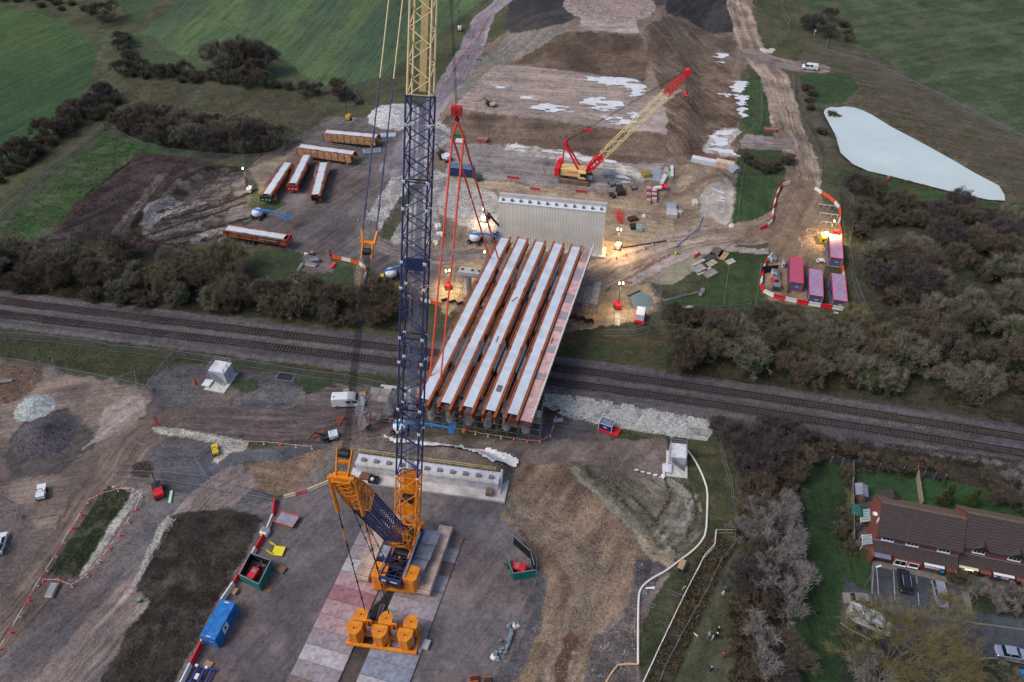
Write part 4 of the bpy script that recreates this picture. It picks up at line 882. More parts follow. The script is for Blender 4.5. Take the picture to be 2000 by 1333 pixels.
for q,c in CWP: cw_stack(CR,c+fw*1.3,2.3,2.6,6,SZ,.55)
mb=MB(); m_=(CWP[0][1]+CWP[1][1])/2; mb.box((0,1.0,-.25),(7.3,2.0,.45)); mb.obj('counterweight_tray',ORG,CR,loc=m_,rz=math.atan2((CWP[1][1]-CWP[0][1]).y,(CWP[1][1]-CWP[0][1]).x))
# suspended ballast tray
q1,q2=Vector((*G(676,1258,.5),0)),Vector((*G(812,1278,.5),0)); tz=math.atan2((q2-q1).y,(q2-q1).x); tl=(q2-q1).length; tc=(q1+q2)/2
bt_=thing('ballast_tray','orange suspended ballast tray with six stacks of counterweight slabs behind the big crane','counterweight',(tc.x,tc.y,.35),tz,None)
mb=MB(); mb.bb(-tl/2,tl/2,-.1,.35,0,.4); mb.bb(-tl/2,tl/2,3.6,4.0,0,.4); mb.bb(-tl/2+.8,tl/2-.8,1.6,2.1,0,.5)
for x in np.linspace(-tl/2+.2,tl/2-.2,6): mb.bb(x-.15,x+.15,.35,3.6,.05,.35)
mb.obj('tray_frame',ORG,bt_)
for i,x in enumerate((-tl/2+1.3,-.15,tl/2-1.6)):
    cw_stack(bt_,Vector((x-.1,1.2,.41)),2.25,2.05,5,0,.56,chev=-1,shape='tri'); cw_stack(bt_,Vector((x+.35,3.35,.41)),2.1,2.0,5,0,.56,chev=1,shape='tri')
mb=MB()
for x in (-1.95,1.75):
    for dx in (-.5,.5): mb.beam((x+dx,2.0,.4),(x+dx*.5,2.2,3.9),.14)
    mb.beam((x-.4,2.2,3.9),(x+.4,2.2,3.9),.2); mb.beam((x-.5,2.1,2.0),(x+.5,2.1,2.0),.12)
mb.obj('suspension_frame',ORG,bt_)
mb=MB()
for x in (-1.95,1.75):
    for k in range(9): mb.beam((x-.35,1.6,.6+k*.33),(x+.35,1.6,.6+k*.33),.05)
    for dx in (-.35,.35): mb.beam((x+dx,1.6,.5),(x+dx,1.6,3.4),.05)
mb.obj('ladder',GREYTUBE,bt_)
mb=MB(); mb.beam((tl/2+.1,0,.9),(tl/2+.1,4,.9),.09); mb.beam((tl/2+.1,0,0),(tl/2+.1,0,.9),.08); mb.beam((tl/2+.1,4,0),(tl/2+.1,4,.9),.08); mb.obj('tray_rail',ORG,bt_)
# hook block and slings
def ZY_(X,Y,py):
    lo,hi=-20,112
    for _ in range(50):
        m=(lo+hi)/2; d=Y*CT-(m-CAMH)*ST; up=Y*ST+(m-CAMH)*CT
        if 666.5-FPX*up/d>py: lo=m
        else: hi=m
    return lo
RED=M('hook_block_red',(190,42,44),.5,var=.12); SLING=M('red_orange_round_sling',(240,82,62),.6,var=.06)
HXY=(-8.88,119.08); zh=ZY_(*HXY,216); hb=thing('hook_block','dark red hook block hanging on paired ropes beside the blue boom','hook block',(HXY[0],HXY[1],zh),-az)
mb=MB(); mb.bb(-.85,-.15,-.5,.5,-.8,.7); mb.bb(.15,.85,-.5,.5,-.8,.7); mb.obj('sheave_housing',RED,hb)
mb=MB(); mb.tube((-.14,0,.1),(.14,0,.1),.62,n=16); mb.tube((0,0,-.9),(0,0,-2.0),.2,n=10); mb.bb(-.35,.35,-.2,.2,-1.8,-1.3); mb.obj('hook',M('dark_red_hook',(120,30,34),.5),hb)
mb=MB()
for x in (-.14,.0,.14): mb.tube((x,0,.5),(x*1.6,0,TIP.z-zh-.6),.028,.028,4,False)
mb.obj('hoist_rope',BLK,hb)
zs=ZY_(*HXY,268); SLs=thing('lifting_slings','red lifting slings with green spreader between the hook block and leftmost girder pair','lifting slings',(0,0,0))
H0=Vector((*HXY,zh-1.9)); SA=Vector((*HXY,zs))-rt*.95; SB=Vector((*HXY,zs))+rt*.95
mb=MB(); mb.tube(SA,SB,.16,n=8); mb.beam(SA-rt*.2+V(0,0,.2),SB+rt*.2+V(0,0,.2),.14,.4); mb.obj('spreader_bar',M('green_spreader',(30,110,78),.5),SLs)
for S_ in (SA,SB): mb=MB(); mb.tube(H0,S_,.22,.22,6); mb.obj('upper_sling',SLING,SLs)
for S_,pp in ((SA,(956,503)),(SA,(840,735)),(SB,(973,505)),(SB,(861,736))):
    E=Vector((*G(*pp,ZD),ZD)); m1=S_.lerp(E,.45); d=(E-S_).normalized()
    mb=MB(); mb.tube(S_,m1-d*.5,.2,.2,6); mb.tube(m1+d*.5,E,.18,.18,6); mb.obj('leg_sling',SLING,SLs); mb=MB(); mb.tube(m1-d*.7,m1+d*.7,.09,n=6); mb.tube(E-d*.6,E,.16,n=6); mb.obj('shackle',GREYTUBE,SLs)
# ---------------------------------------------------------------- crane mats
mc=[(118,108,112),(130,122,126),(106,96,100),(152,88,96),(140,76,84),(122,114,122),(112,118,134)]
ML=[M('road_plate_%s'%n,c,.55,.15,var=.26,scale=1.4,stripe=(1,.33,tuple(int(v*.82) for v in c),.12)) for n,c in (('grey',(142,132,136)),('lilac',(156,148,154)),('brown',(122,104,100)),('pink',(162,136,138)),('red',(148,104,110)),('pale',(170,164,168)),('blue',(130,136,150)))]
def mat_lane(pA,pB,w,seq,lab,thick=.16,group=None,step=2.4):
    a=Vector((*G(*pA),0)); b=Vector((*G(*pB),0)); L,rz=frame_of(a,b); n=int(L/step); u=(b-a).normalized()
    for k in range(n):
        c=a+u*(k+.5)*(L/n); m=ML[seq[k%len(seq)]]
        o=MB().box((0,0,thick/2),(w,L/n-.06,thick)).obj('road_plate',m,None,lab,'steel mat',group,loc=(c.x,c.y,T(c.x,c.y)*0+.07),rz=rz+random.uniform(-.004,.004))
        if k%2==0: MB().box((w*.2,0,thick+.012),(.12,.12,.02)).obj('lifting_eye',M('black_mark'),o)
L_c0,L_c1=(612,1333+110),(758,1012)
mat_lane((580,1400),(764,1002),7.0,[0,2,0,5,0,3,3,4,3,5,0,0,2,1,0,1],'steel mat in the left lane under the big crane',group='left lane of crane mats')
mat_lane((722,1400),(866,1040),7.3,[1,5,6,6,1,0,1,0,1,2,1,2,0,2,2,0],'steel mat in the right lane under the big crane',group='right lane of crane mats')
# ---------------------------------------------------------------- red crawler crane with cream boom
RB=M('bright_red_crane',(206,38,44),.45,var=.08); YB=M('yellow_cream_house',(226,190,128),.5,var=.08); YL=M('yellow_cream_lattice',(222,200,140),.5,var=.08)
p=g(1124,350); hd=math.radians(-14); RC_=thing('crawler_crane','red and cream crawler crane with raised lattice boom on the far platform','crane',(p.x,p.y,p.z),hd)
for q in (-2.5,2.5):
    prof=[(-3.6,0),(3.6,0),(4.1,.5),(3.6,1.1),(-3.6,1.1),(-4.1,.5)]; mb=MB(); mb.add([(x,q-.45,z) for x,z in prof]+[(x,q+.45,z) for x,z in prof],[tuple(range(5,-1,-1)),tuple(range(6,12))]+[(i,(i+1)%6,6+(i+1)%6,6+i) for i in range(6)]); mb.obj('crawler_track',M('brown_track',(116,92,76),.8,var=.2),RC_)
mb=MB(); mb.box((-.6,0,2.5),(6.6,3.0,2.1)); mb.box((2.0,-1.9,2.5),(2.0,.9,2.0)); bodyo=mb.obj('house',YB,RC_); bevel(bodyo,.12)
mb=MB(); mb.box((2.9,-2.0,2.7),(.5,.92,1.1)); mb.box((2.1,-2.37,2.75),(1.2,.03,.9)); mb.obj('cab_window',M('dark_glass'),bodyo)
mb=MB()
for k in range(9): mb.box((-1.9+k*.33,-1.52,2.75),(.22,.03,.32))
mb.obj('red_lettering',RB,bodyo)
mb=MB(); mb.box((-4.7,0,2.6),(1.3,4.2,2.5)); mb.box((-4.4,1.3,4.2),(1.2,1.4,.8)); bevel(mb.obj('counterweight',RB,RC_),.1)
mb=MB(); mb.box((3.6,-.9,1.6),(1.8,1.6,.3)); mb.obj('front_step',M('blue_grey_step',(120,140,160),.5),RC_)
mb=MB(); mb.box((0,0,1.35),(2.6,4.2,.5)); mb.obj('carbody',DARKM,RC_)
# boom solved so the head projects where it is in the photo
Rh=Matrix.Rotation(hd,3,'Z'); best=None
for r in np.arange(10,45,.4):
    for z in np.arange(10,60,.4):
        w=p+Rh@Vector((r,0,z)); d=w.y*CT-(w.z-CAMH)*ST; up=w.y*ST+(w.z-CAMH)*CT; e=math.hypot(1000+FPX*w.x/d-1346,666.5-FPX*up/d-137)
        if best is None or e<best[0]: best=(e,r,z)
Bt=Vector((best[1],0,best[2])); Bf=Vector((2.6,0,2.6)); print('red boom',best,(Bt-Bf).length)
def bs(t): return Bf+(Bt-Bf)*t
yv=(0,1,0)
mb=MB(); lattice(mb,bs(0),bs(.06),1.5,.5,2.1,1.7,2,.1,.06,yv,x=True); lattice(mb,bs(.06),bs(.17),2.1,1.7,2.1,1.7,1.5,.12,.08,yv,x=True)
for q in (-.9,.9): mb.beam(bs(.01)+V(0,q*.8,0),bs(.15)+V(0,q,0),.06,1.2)
mb.obj('boom_foot',RB,RC_); mb=MB()
for k in range(4): c=bs(.075+.018*k)+V(0,-.98,0); mb.box(c,(.5,.05,.55),0)
mb.obj('white_lettering',WHITEP,RC_)
mb=MB(); lattice(mb,bs(.17),bs(.80),2.0,1.7,2.0,1.7,2.0,.10,.05,yv); mb.obj('boom',YL,RC_)
mb=MB(); lattice(mb,bs(.80),bs(.985),2.0,1.7,1.1,.9,1.5,.11,.06,yv,x=True); mb.tube(bs(.99)+V(0,-.8,0),bs(.99)+V(0,.8,0),.75,n=12); mb.obj('boom_head',RB,RC_)
mb=MB(); AT=Vector((-3.2,0,10.2))
for q in (-1,1): mb.beam((-3.8,q*1.1,3.6),AT+V(0,q*.6,0),.2,.3); mb.beam((.8,q*1.1,3.4),AT+V(0,q*.6,0),.3,.45)
mb.box(AT,(.8,1.6,.9)); mb.obj('a_frame',RB,RC_)
mb=MB()
for q in (-1.0,-.8): mb.beam((1.5,q,3.5),bs(.2)+V(0,q,.9),.08)
mb.obj('boom_strut',RB,RC_); EQ=AT+(bs(.97)-AT)*.2
mb=MB(); mb.box(EQ,(1.6,.7,.5)); mb.obj('equaliser',RB,RC_)
mb=MB()
for q in (-.35,.35): mb.tube(AT+V(0,q,.3),bs(.97)+V(0,q,.9),.05,n=5); 
for q in (-.1,.1): mb.tube(AT+V(0,q,.4),EQ+V(0,q,0),.05,n=5)
mb.obj('luffing_rope',BLK,RC_)
tipw=p+Rh@Bt; zb=ZY_(tipw.x,tipw.y,184)
hb2=thing('hook_block','small red and white hook block hanging from the tip of the red and cream crane','hook block',(tipw.x,tipw.y,zb),0); mb=MB(); mb.lathe((0,0,-.8),[(0,0),(.35,.1),(.5,.5),(.5,1.3),(.2,1.6),(0,1.6)],10); mb.obj('block_body',RB,hb2); mb=MB(); mb.beam((-.4,-.5,.3),(.4,-.5,-.2),.3,.05); mb.obj('white_band',WHITEP,hb2); mb=MB(); mb.tube((-.1,0,.7),(-.1,0,tipw.z-zb),.03,n=4); mb.tube((.1,0,.7),(.1,0,tipw.z-zb),.03,n=4); mb.obj('hoist_rope',BLK,hb2)
# ---------------------------------------------------------------- helpers for placing
def azim(a,b): a,b=g(*a),g(*b); return math.atan2(b.y-a.y,b.x-a.x)-math.pi/2
GLASS=M('dark_glass',(26,32,40),.1,var=.02,spec=.9); TYRE=M('tyre_rubber',(36,36,38),.85,var=.1); RIM=M('wheel_rim',(130,132,136),.4,.6,var=.05); BLKP=M('black_plastic',(46,48,52),.5)
BLUEL=M('lift_blue',(50,116,178),.4,var=.08); SILV=M('silver_paint',(170,178,196),.3,.5,var=.03); LAMPR=M('tail_lamp_red',(150,24,26),.3,var=.03); PLAST=M('white_cover',(206,210,214),.5,var=.06)
def wheels(t,xs,ys,r=.34,w=.24,n=12):
    for x in xs:
        for y in ys:
            o=MB().tube((x-w/2,y,r),(x+w/2,y,r),r,n=n).obj('wheel',TYRE,t); s=1 if x>0 else -1
            MB().tube((x+s*(w/2+.002),y,r),(x+s*(w/2+.02),y,r),r*.58,n=n).obj('rim',RIM,o)
def frustum(mb,x0,x1,y0,y1,z0,X0,X1,Y0,Y1,z1):
    return mb.add([(x0,y0,z0),(x1,y0,z0),(x1,y1,z0),(x0,y1,z0),(X0,Y0,z1),(X1,Y0,z1),(X1,Y1,z1),(X0,Y1,z1)],[(3,2,1,0),(4,5,6,7),(0,1,5,4),(1,2,6,5),(2,3,7,6),(3,0,4,7)])
def car(p,rz,label,paint,L=4.3,Wd=1.76,Hh=1.5,kind='hatch',group=None,rails=False,roofm=None):
    t=thing('parked_car',label,'car',p,rz,group); h=Wd/2; b=L/2
    mb=MB(); mb.extx([(-b+.05,.3),(b-.1,.3),(b,.55),(b-.05,.72),(b-1.05,.92),(-b+.25,.95),(-b,.8)],-h,h); o=mb.obj('body',paint,t); bevel(o,.09,2)
    cy=-.25 if kind!='saloon' else -.15; rl=1.15 if kind=='hatch' else .8; back=-b+.35 if kind!='saloon' else -b+.95
    if kind=='suv': back=-b+.2; rl=1.3
    mb=MB(); frustum(mb,-h+.08,h-.08,back,b-1.1,.9,-h+.24,h-.24,back+.35,.45,Hh-.03); mb.obj('windows',GLASS,t)
    mb=MB(); frustum(mb,-h+.22,h-.22,back+.3,.52,Hh-.06,-h+.27,h-.27,back+.4,.42,Hh+.02); ro=mb.obj('roof',roofm or paint,t)
    mb=MB()
    for s in (-1,1): mb.beam((s*(h-.2),-.5,Hh-.05),(s*(h-.07),-.5,.92),.1); mb.beam((s*(h-.24),.45,Hh-.03),(s*(h-.08),b-1.12,.93),.07)
    mb.obj('pillar',paint,t)
    if rails:
        mb=MB(); mb.beam((-h+.3,back+.4,Hh+.08),(-h+.3,.4,Hh+.08),.05); mb.beam((h-.3,back+.4,Hh+.08),(h-.3,.4,Hh+.08),.05); mb.obj('roof_rail',M('silver_rail',(190,194,200),.4,.5),t)
    wheels(t,(-h+.08,h-.08),(-b+.8,b-.85),.32,.2)
    for s in (-1,1):
        MB().box((s*(h-.28),b-.12,.66),(.34,.12,.14)).obj('headlight',M('lamp_lens',(214,218,226),.2,var=.02),t)
        MB().box((s*(h-.22),-b+.05,.78),(.3,.1,.18)).obj('tail_light',LAMPR,t)
    return t
def van(p,rz,label,paint,L=5.9,Wd=2.0,Hh=2.5,group=None):
    t=thing('parked_van',label,'van',p,rz,group); h=Wd/2; b=L/2
    mb=MB(); mb.extx([(-b,.35),(b-.1,.35),(b,.6),(b-.05,.95),(b-.75,1.25),(b-1.35,Hh-.25),(b-1.7,Hh),(-b+.15,Hh),(-b,Hh-.2)],-h,h); o=mb.obj('body',paint,t); bevel(o,.12,2)
    mb=MB(); mb.add([(-h+.12,b-.80,1.29),(h-.12,b-.80,1.29),(h-.2,b-1.30,Hh-.27),(-h+.2,b-1.30,Hh-.27)],[(0,1,2,3)]); 
    for v in range(4): mb.v[v]=(mb.v[v][0],mb.v[v][1]+.035,mb.v[v][2]+.02)
    mb.obj('windscreen',GLASS,t)
    for s in (-1,1):
        mb=MB(); mb.box((s*(h+.006),b-1.55,1.62),(.02,.95,.6)); mb.box((s*(h+.006),b-2.75,1.65),(.02,1.0,.55)); mb.obj('side_window',GLASS,t)
        MB().box((s*(h-.3),b-.02,.78),(.36,.1,.2)).obj('headlight',M('lamp_lens'),t); MB().box((s*(h-.12),-b-.01,1.2),(.14,.05,.6)).obj('tail_light',LAMPR,t)
        MB().box((s*(h+.12),b-1.15,1.4),(.2,.12,.3)).obj('mirror',BLKP,t)
    MB().box((.3,-b+.55,Hh+.01),(.3,.3,.05)).obj('roof_vent',BLKP,t)
    wheels(t,(-h+.1,h-.1),(-b+1.0,b-.95),.36,.22); return t
def boom_lift(p,rz,label,reach,zend,rzb=0.0,knuckle=.5,group='blue and white boom lifts'):
    t=thing('boom_lift',label,'boom lift',p,rz,None)
    MB().box((0,0,.75),(1.6,2.6,.35)).obj('chassis',M('dark_blue_chassis',(40,70,120),.5),t); wheels(t,(-1.05,1.05),(-1.15,1.15),.5,.4)
    c,s_=math.cos(rzb),math.sin(rzb); R_=lambda x,y,z:(x*c-y*s_,x*s_+y*c,z)
    mb=MB(); mb.lathe((0,0,.95),[(0,0),(1.2,0),(1.35,.3),(1.3,.9),(1.0,1.25),(0,1.35)],16); o=mb.obj('turntable_cover',PLAST,t,smooth=False)
    mb=MB(); mb.beam(R_(-.5,-1.3,1.5),R_(-.5,1.0,1.7),.5,.8); mb.obj('side_cover',BLUEL,t)
    q0=R_(.1,-1.2,2.1); q1=R_(.1,reach*knuckle,2.1+(zend-2.1)*knuckle+.6); q2=R_(.1,reach,zend)
    mb=MB(); mb.beam(q0,q1,.42,.45); mb.obj('main_boom',BLUEL,t); mb=MB(); mb.beam(q1,q2,.3,.32); mb.obj('jib',BLUEL,t)
    b0=Vector(R_(.1,reach+.5,zend-.4)); mb=MB()
    for dx in (-.9,.9):
        for dy in (-.4,.4): mb.beam(b0+Vector(R_(dx,dy,0)),b0+Vector(R_(dx,dy,1.1)),.06)
    for z in (.0,.55,1.1):
        for dy in (-.4,.4): mb.beam(b0+Vector(R_(-.9,dy,z)),b0+Vector(R_(.9,dy,z)),.07)
        for dx in (-.9,.9): mb.beam(b0+Vector(R_(dx,-.4,z)),b0+Vector(R_(dx,.4,z)),.07)
    mb.beam(b0+Vector(R_(-.9,0,0)),b0+Vector(R_(.9,0,0)),.8,.06); mb.obj('basket',BLUEL,t); return t
def container(p,rz,label,paint,L=6.06,Wd=2.44,Hh=2.59,name='shipping_container',cat='container',roof=None,group=None,logo=None,ribs=.28):
    t=thing(name,label,cat,p,rz,group)
    MB().bb(-Wd/2+.04,Wd/2-.04,-L/2+.04,L/2-.04,.12,Hh-.04).obj('body',paint,t)
    mb=MB(); y=-L/2+.15
    while y<L/2-.1:
        mb.bb(-Wd/2,-Wd/2+.045,y,y+ribs*.5,.15,Hh-.1); mb.bb(Wd/2-.045,Wd/2,y,y+ribs*.5,.15,Hh-.1); y+=ribs
    x=-Wd/2+.15
    while x<Wd/2-.1: mb.bb(x,x+ribs*.5,L/2-.045,L/2-.002,.15,Hh-.1); x+=ribs
    mb.obj('corrugated_side',paint,t)
    mb=MB(); y=-L/2+.15
    while y<L/2-.1: mb.bb(-Wd/2+.06,Wd/2-.06,y,y+ribs*.5,Hh-.04,Hh-.005); y+=ribs
    mb.obj('corrugated_roof',roof or paint,t)
    mb=MB()
    for x in (-Wd/2,Wd/2-.1):
        for y in (-L/2,L/2-.1): mb.bb(x,x+.1,y,y+.1,0,Hh)
        mb.bb(x,x+.1,-L/2+.1,L/2-.1,Hh-.1,Hh+.003); mb.bb(x,x+.1,-L/2+.1,L/2-.1,0,.12)
    for y in (-L/2,L/2-.1): mb.bb(-Wd/2+.1,Wd/2-.1,y,y+.1,Hh-.1,Hh+.003); mb.bb(-Wd/2+.1,Wd/2-.1,y,y+.1,0,.12)
    mb.obj('frame',roof or paint,t)
    return t
# ---------------------------------------------------------------- containers and cabins
CB=M('container_blue',(36,112,180),.45,var=.22,scale=1.1)
q=container(g(434,1226),azim((418,1258),(447,1205)),'bright blue shipping container with a white panel, beside the red and white barriers',CB)
mb=MB(); mb.box((1.235,-.5,1.45),(.02,1.3,1.5)); mb.obj('white_panel',M('white_panel',(226,228,232),.5,var=.02),q)
mb=MB(); mb.add([(1.25,-.85,1.3),(1.25,-.25,1.3),(1.25,-.45,1.95),(1.25,-.65,1.95)],[(0,1,2,3)]); mb.add([(1.25,-.9,1.12),(1.25,-.1,1.12),(1.25,-.1,1.2),(1.25,-.9,1.2)],[(0,1,2,3)]); mb.obj('black_emblem',M('black_mark',(40,30,26),.6),q)
mb=MB(); mb.box((0,-3.05,1.2),(.05,.02,2.2))
for x in (-.8,-.4,.4,.8): mb.beam((x,-3.06,.2),(x,-3.06,2.45),.04)
mb.obj('door_bar',M('blue_grey_bar',(90,140,190),.5),q)
mb=MB()
for x,z in ((-.7,2.0),(-.45,1.6),(.2,1.9),(.55,1.85),(.3,1.4),(.75,1.2),(.9,1.9),(-.2,2.2)): mb.box((x,-3.07,z),(.22,.01,.09))
mb.obj('white_decal',M('white_panel'),q); MB().box((0,2.7,2.6),(.75,.14,.012)).obj('roof_number',M('white_panel'),q); MB().box((0,-2.75,2.6),(.7,.12,.012)).obj('roof_number',M('white_panel'),q)
CBD=M('navy_container',(38,62,104),.5,var=.15,scale=.6)
p=g(903,342); q=container(p,azim((882,345),(926,350)),'navy blue box container body with rounded grey roof, behind the red slings',CBD,L=6.4,Wd=2.5,Hh=2.7,roof=M('blue_grey_roof',(118,138,160),.5))
mb=MB(); mb.box((-1.27,-2.3,2.0),(.02,.6,.35)); mb.obj('white_panel',M('white_panel'),q)
p=g(934,352); t=thing('generator_trailer','small dark teal equipment trailer at the right end of the navy container','trailer',p,azim((925,350),(945,353))); mb=MB(); mb.bb(-.8,.8,-1,1,.5,1.2); mb.obj('body',M('dark_teal',(40,70,80),.6),t); wheels(t,(-.85,.85),(0,),.35)
CAB=M('grey_cabin_wall',(84,94,124),.6,var=.10,scale=.6); RR=M('red_cabin_roof',(216,56,78),.5,var=.08,stripe=(1,.42,(228,104,126),.3)); RRB=M('weathered_red_blue_roof',(178,188,218),.5,c2=(196,146,174),scale=.6,stripe=(1,.42,(206,120,146),.3)); RRL=M('pinkish_roof',(226,204,218),.5,c2=(206,140,164),scale=.4,stripe=(1,.42,(214,120,146),.3))
RF=M('red_roof_edge',(196,34,56),.5,var=.05)
for a,b,lab,rm,w in (((1548,503),(1549,578),'site cabin with bright red ribbed roof, leftmost of the four cabins',RR,3.0),((1585,528),(1587,602),'site cabin with blue grey and pink weathered roof, second from the left',RRB,3.0),((1628,538),(1634,610),'site cabin with weathered pink blue roof in the lower right corner of the barrier loop',RRB,3.0),((1624,462),(1627,526),'site cabin with pale pink roof lit from its north end, topmost of the four',RRL,2.9)):
    A_=Vector(G(*b,0)); 
    B_=Vector(G(*a,0)); c=(A_+B_)/2; rz=math.atan2(B_.y-A_.y,B_.x-A_.x)-math.pi/2
    # use the roof outline seen in the photo for the true length
    q=container(Vector((c.x,c.y-.9,0)),rz,lab,CAB,L=9.4,Wd=w,Hh=2.5,name='site_cabin',cat='site cabin',roof=rm,group=None,ribs=.42)
    mb=MB(); 
    for x in (-w/2-.02,w/2-.1): mb.bb(x,x+.12,-4.72,4.72,2.36,2.52)
    mb.bb(-w/2+.1,w/2-.1,-4.74,-4.62,2.36,2.52); mb.bb(-w/2+.1,w/2-.1,4.62,4.74,2.36,2.52); mb.obj('roof_edge',RF,q)
    MB().box((.2,-4.72,1.35),(.75,.02,.16)).obj('white_lettering',M('white_panel'),q); MB().box((-w/2-.01,-1,1.5),(.03,1.2,.7)).obj('window',GLASS,q); MB().box((-w/2-.01,1.8,1.1),(.03,.9,2.0)).obj('door',M('dark_cabin_door',(60,64,80),.6),q)
# ---------------------------------------------------------------- plastic barriers
BR=M('red_plastic_barrier',(204,36,44),.45,var=.12); BW=M('white_plastic_barrier',(214,212,206),.5,var=.10); BO=M('orange_plastic_barrier',(226,84,48),.45,var=.12); BC=M('cream_concrete_barrier',(196,188,160),.8,var=.15); BP=M('faded_pink_barrier',(186,84,100),.7,var=.15)
def bar_mesh(L,w=.42,h=.85):
    mb=MB(); mb.extx([(-w/2,0),(w/2,0),(w/2,.25),(w*.28,.4),(w*.2,h),(-w*.2,h),(-w*.28,.4),(-w/2,.25)],-L/2,L/2)
    mb.bb(-L/2+.3,-L/2+.42,-w*.3,w*.3,h+.003,h+.04); mb.bb(L/2-.42,L/2-.3,-w*.3,w*.3,h+.003,h+.04); return mb
def barriers(s,L,seq,labs,group,w=.42,h=.85):
    pl=gv(P2(s)); src={}
    d=[0]; 
    for a,b in zip(pl[:-1],pl[1:]): d.append(d[-1]+math.hypot(b[0]-a[0],b[1]-a[1]))
    n=max(1,int(d[-1]/L))
    def at(sv):
        for i in range(len(pl)-1):
            if sv<=d[i+1]+1e-6: t=(sv-d[i])/(d[i+1]-d[i]); return pl[i][0]+(pl[i+1][0]-pl[i][0])*t,pl[i][1]+(pl[i+1][1]-pl[i][1])*t
        return pl[-1]
    step=d[-1]/n
    for k in range(n):
        a=at(k*step); b=at((k+1)*step); mi=seq[k%len(seq)]; c=((a[0]+b[0])/2,(a[1]+b[1])/2); rz=math.atan2(b[1]-a[1],b[0]-a[0])
        m_,lab=labs[mi]; z=T(*c)
        if mi not in src: o=bar_mesh(step-.04,w,h).obj('road_barrier',m_,None,lab,'barrier',group+' '+lab.split()[0]); src[mi]=o
        else: o=src[mi].copy(); sc.collection.objects.link(o)
        o.location=(c[0],c[1],z); o.rotation_euler=(0,0,rz+random.uniform(-.01,.01))
barriers('538,978 534,1013 518,1048 497,1080 471,1124 431,1180 399,1251 378,1293 352,1345',3.0,[0,1],[(BR,'red plastic barrier in the curving line right of the dark soil bed'),(BW,'white plastic barrier in the curving line right of the dark soil bed')],'soil bed barrier line,',.5,.95)
barriers('555,973 603,960 641,944 664,930',2.0,[0,1,0,0,1],[(BC,'cream concrete barrier in the low curve left of the near abutment'),(BP,'pink faded barrier in the low curve left of the near abutment')],'low curved barrier line,',.5,.7)
barriers('650,505 680,510 708,519 718,528 715,541 707,560 744,570 781,579 861,597',2.2,[0,1],[(BO,'orange plastic barrier in the line along the track north of the railway'),(BW,'white plastic barrier in the line along the track north of the railway')],'northern track barrier line,')
barriers('1507,500 1499,508 1492,522 1488,540 1485,568 1503,578 1520,584 1573,595 1609,601 1648,607',2.4,[1,0],[(BR,'red plastic barrier in the loop around the site cabins'),(BW,'white plastic barrier in the loop around the site cabins')],'cabin loop barrier,',.5,.95)
barriers('1649,603 1650,580 1646,532 1641,495 1642,459 1638,440 1642,413 1626,392 1591,370',2.4,[0,1,0],[(BO,'orange plastic barrier on the east side of the turning area'),(BW,'white plastic barrier on the east side of the turning area')],'east side barrier,')
barriers('1542,359 1524,365 1515,386 1510,413 1508,434 1496,446 1484,450',2.4,[1,0],[(BR,'red plastic barrier in the curve west of the turning area'),(BW,'white plastic barrier in the curve west of the turning area')],'west curve barrier,')
barriers('1355,505 1366,497',3.2,[0],[(BO,'single orange plastic barrier by the timber piles on the wet slab')],'slab barrier,')
for x,y,w in ((1002,350,3.2),(1045,372,2.6),(1135,377,3.0)):
    p=g(x,y); t=thing('trestle_barrier',{1002:'low red trestle barrier on the far platform left of the red crane',1045:'low red trestle barrier on the sand between platform and far abutment',1135:'low red and black trestle barrier in front of the red crane'}[x],'barrier',p,-.2); mb=MB(); mb.beam((-w/2,0,.5),(w/2,0,.5),.1,.5); mb.obj('board',BR,t); mb=MB()
    for s in (-1,1): mb.beam((s*w*.4,-.3,0),(s*w*.4,0,.6),.06); mb.beam((s*w*.4,.3,0),(s*w*.4,0,.6),.06)
    mb.obj('leg',BLKP,t)
# ---------------------------------------------------------------- cones with chain
CO=M('orange_red_cone',(228,58,50),.5,var=.05); CW=M('white_cone',(222,216,212),.5,var=.04); CHM=M('red_white_chain',(222,210,206),.6,var=.02,stripe=(0,.5,(214,90,84),.5))
def cone_src(mat,lab,group):
    t=thing('traffic_cone',lab,'traffic cone',(0,0,0),0,group); MB().lathe((0,0,.03),[(.0,0),(.2,0),(.03,.82),(0,.84)],8).obj('cone_body',mat,t); MB().box((0,0,.02),(.46,.46,.05)).obj('base',CO if mat is CO else BLKP,t)
    MB().lathe((0,0,.4),[(.128,0),(.09,.2)],8).obj('band',CW if mat is CO else CO,t); return t
def cones(s,step,where,key,chain=True,mixed=.35):
    pl=gv(P2(s)); pts=[(x,y) for x,y,_ in walk(pl,step)]; src={}
    for k,(x,y) in enumerate(pts):
        r=random.random()<mixed; m_=CO if r else CW; z=T(x,y); 
        lab=('orange' if r else 'white')+' traffic cone in the chained line '+where
        if r not in src: src[r]=cone_src(m_,lab,key+(' orange cones' if r else ' white cones')); o=src[r]; o.location=(x,y,z); o.rotation_euler=(0,0,random.random())
        else: dup(src[r],(x,y,z),random.random())
    if chain:
        mb=MB()
        for a,b in zip(pts[:-1],pts[1:]):
            za,zb_=T(*a)+.8,T(*b)+.8; m_=((a[0]+b[0])/2,(a[1]+b[1])/2,(za+zb_)/2-.12); mb.beam((*a,za),m_,.06); mb.beam(m_,(*b,zb_),.06)
        mb.obj('barrier_chain',CHM,None,'red white chain strung between cones '+where,'chain')
cones('880,840 924,848 946,853 992,859 1033,866 1055,866 1074,858 1078,846 1087,812',2.4,'in front of the near piers','near pier')
cones('711,818 752,822 790,826 850,834',2.6,'left of the blue crane boom by the van','van side')
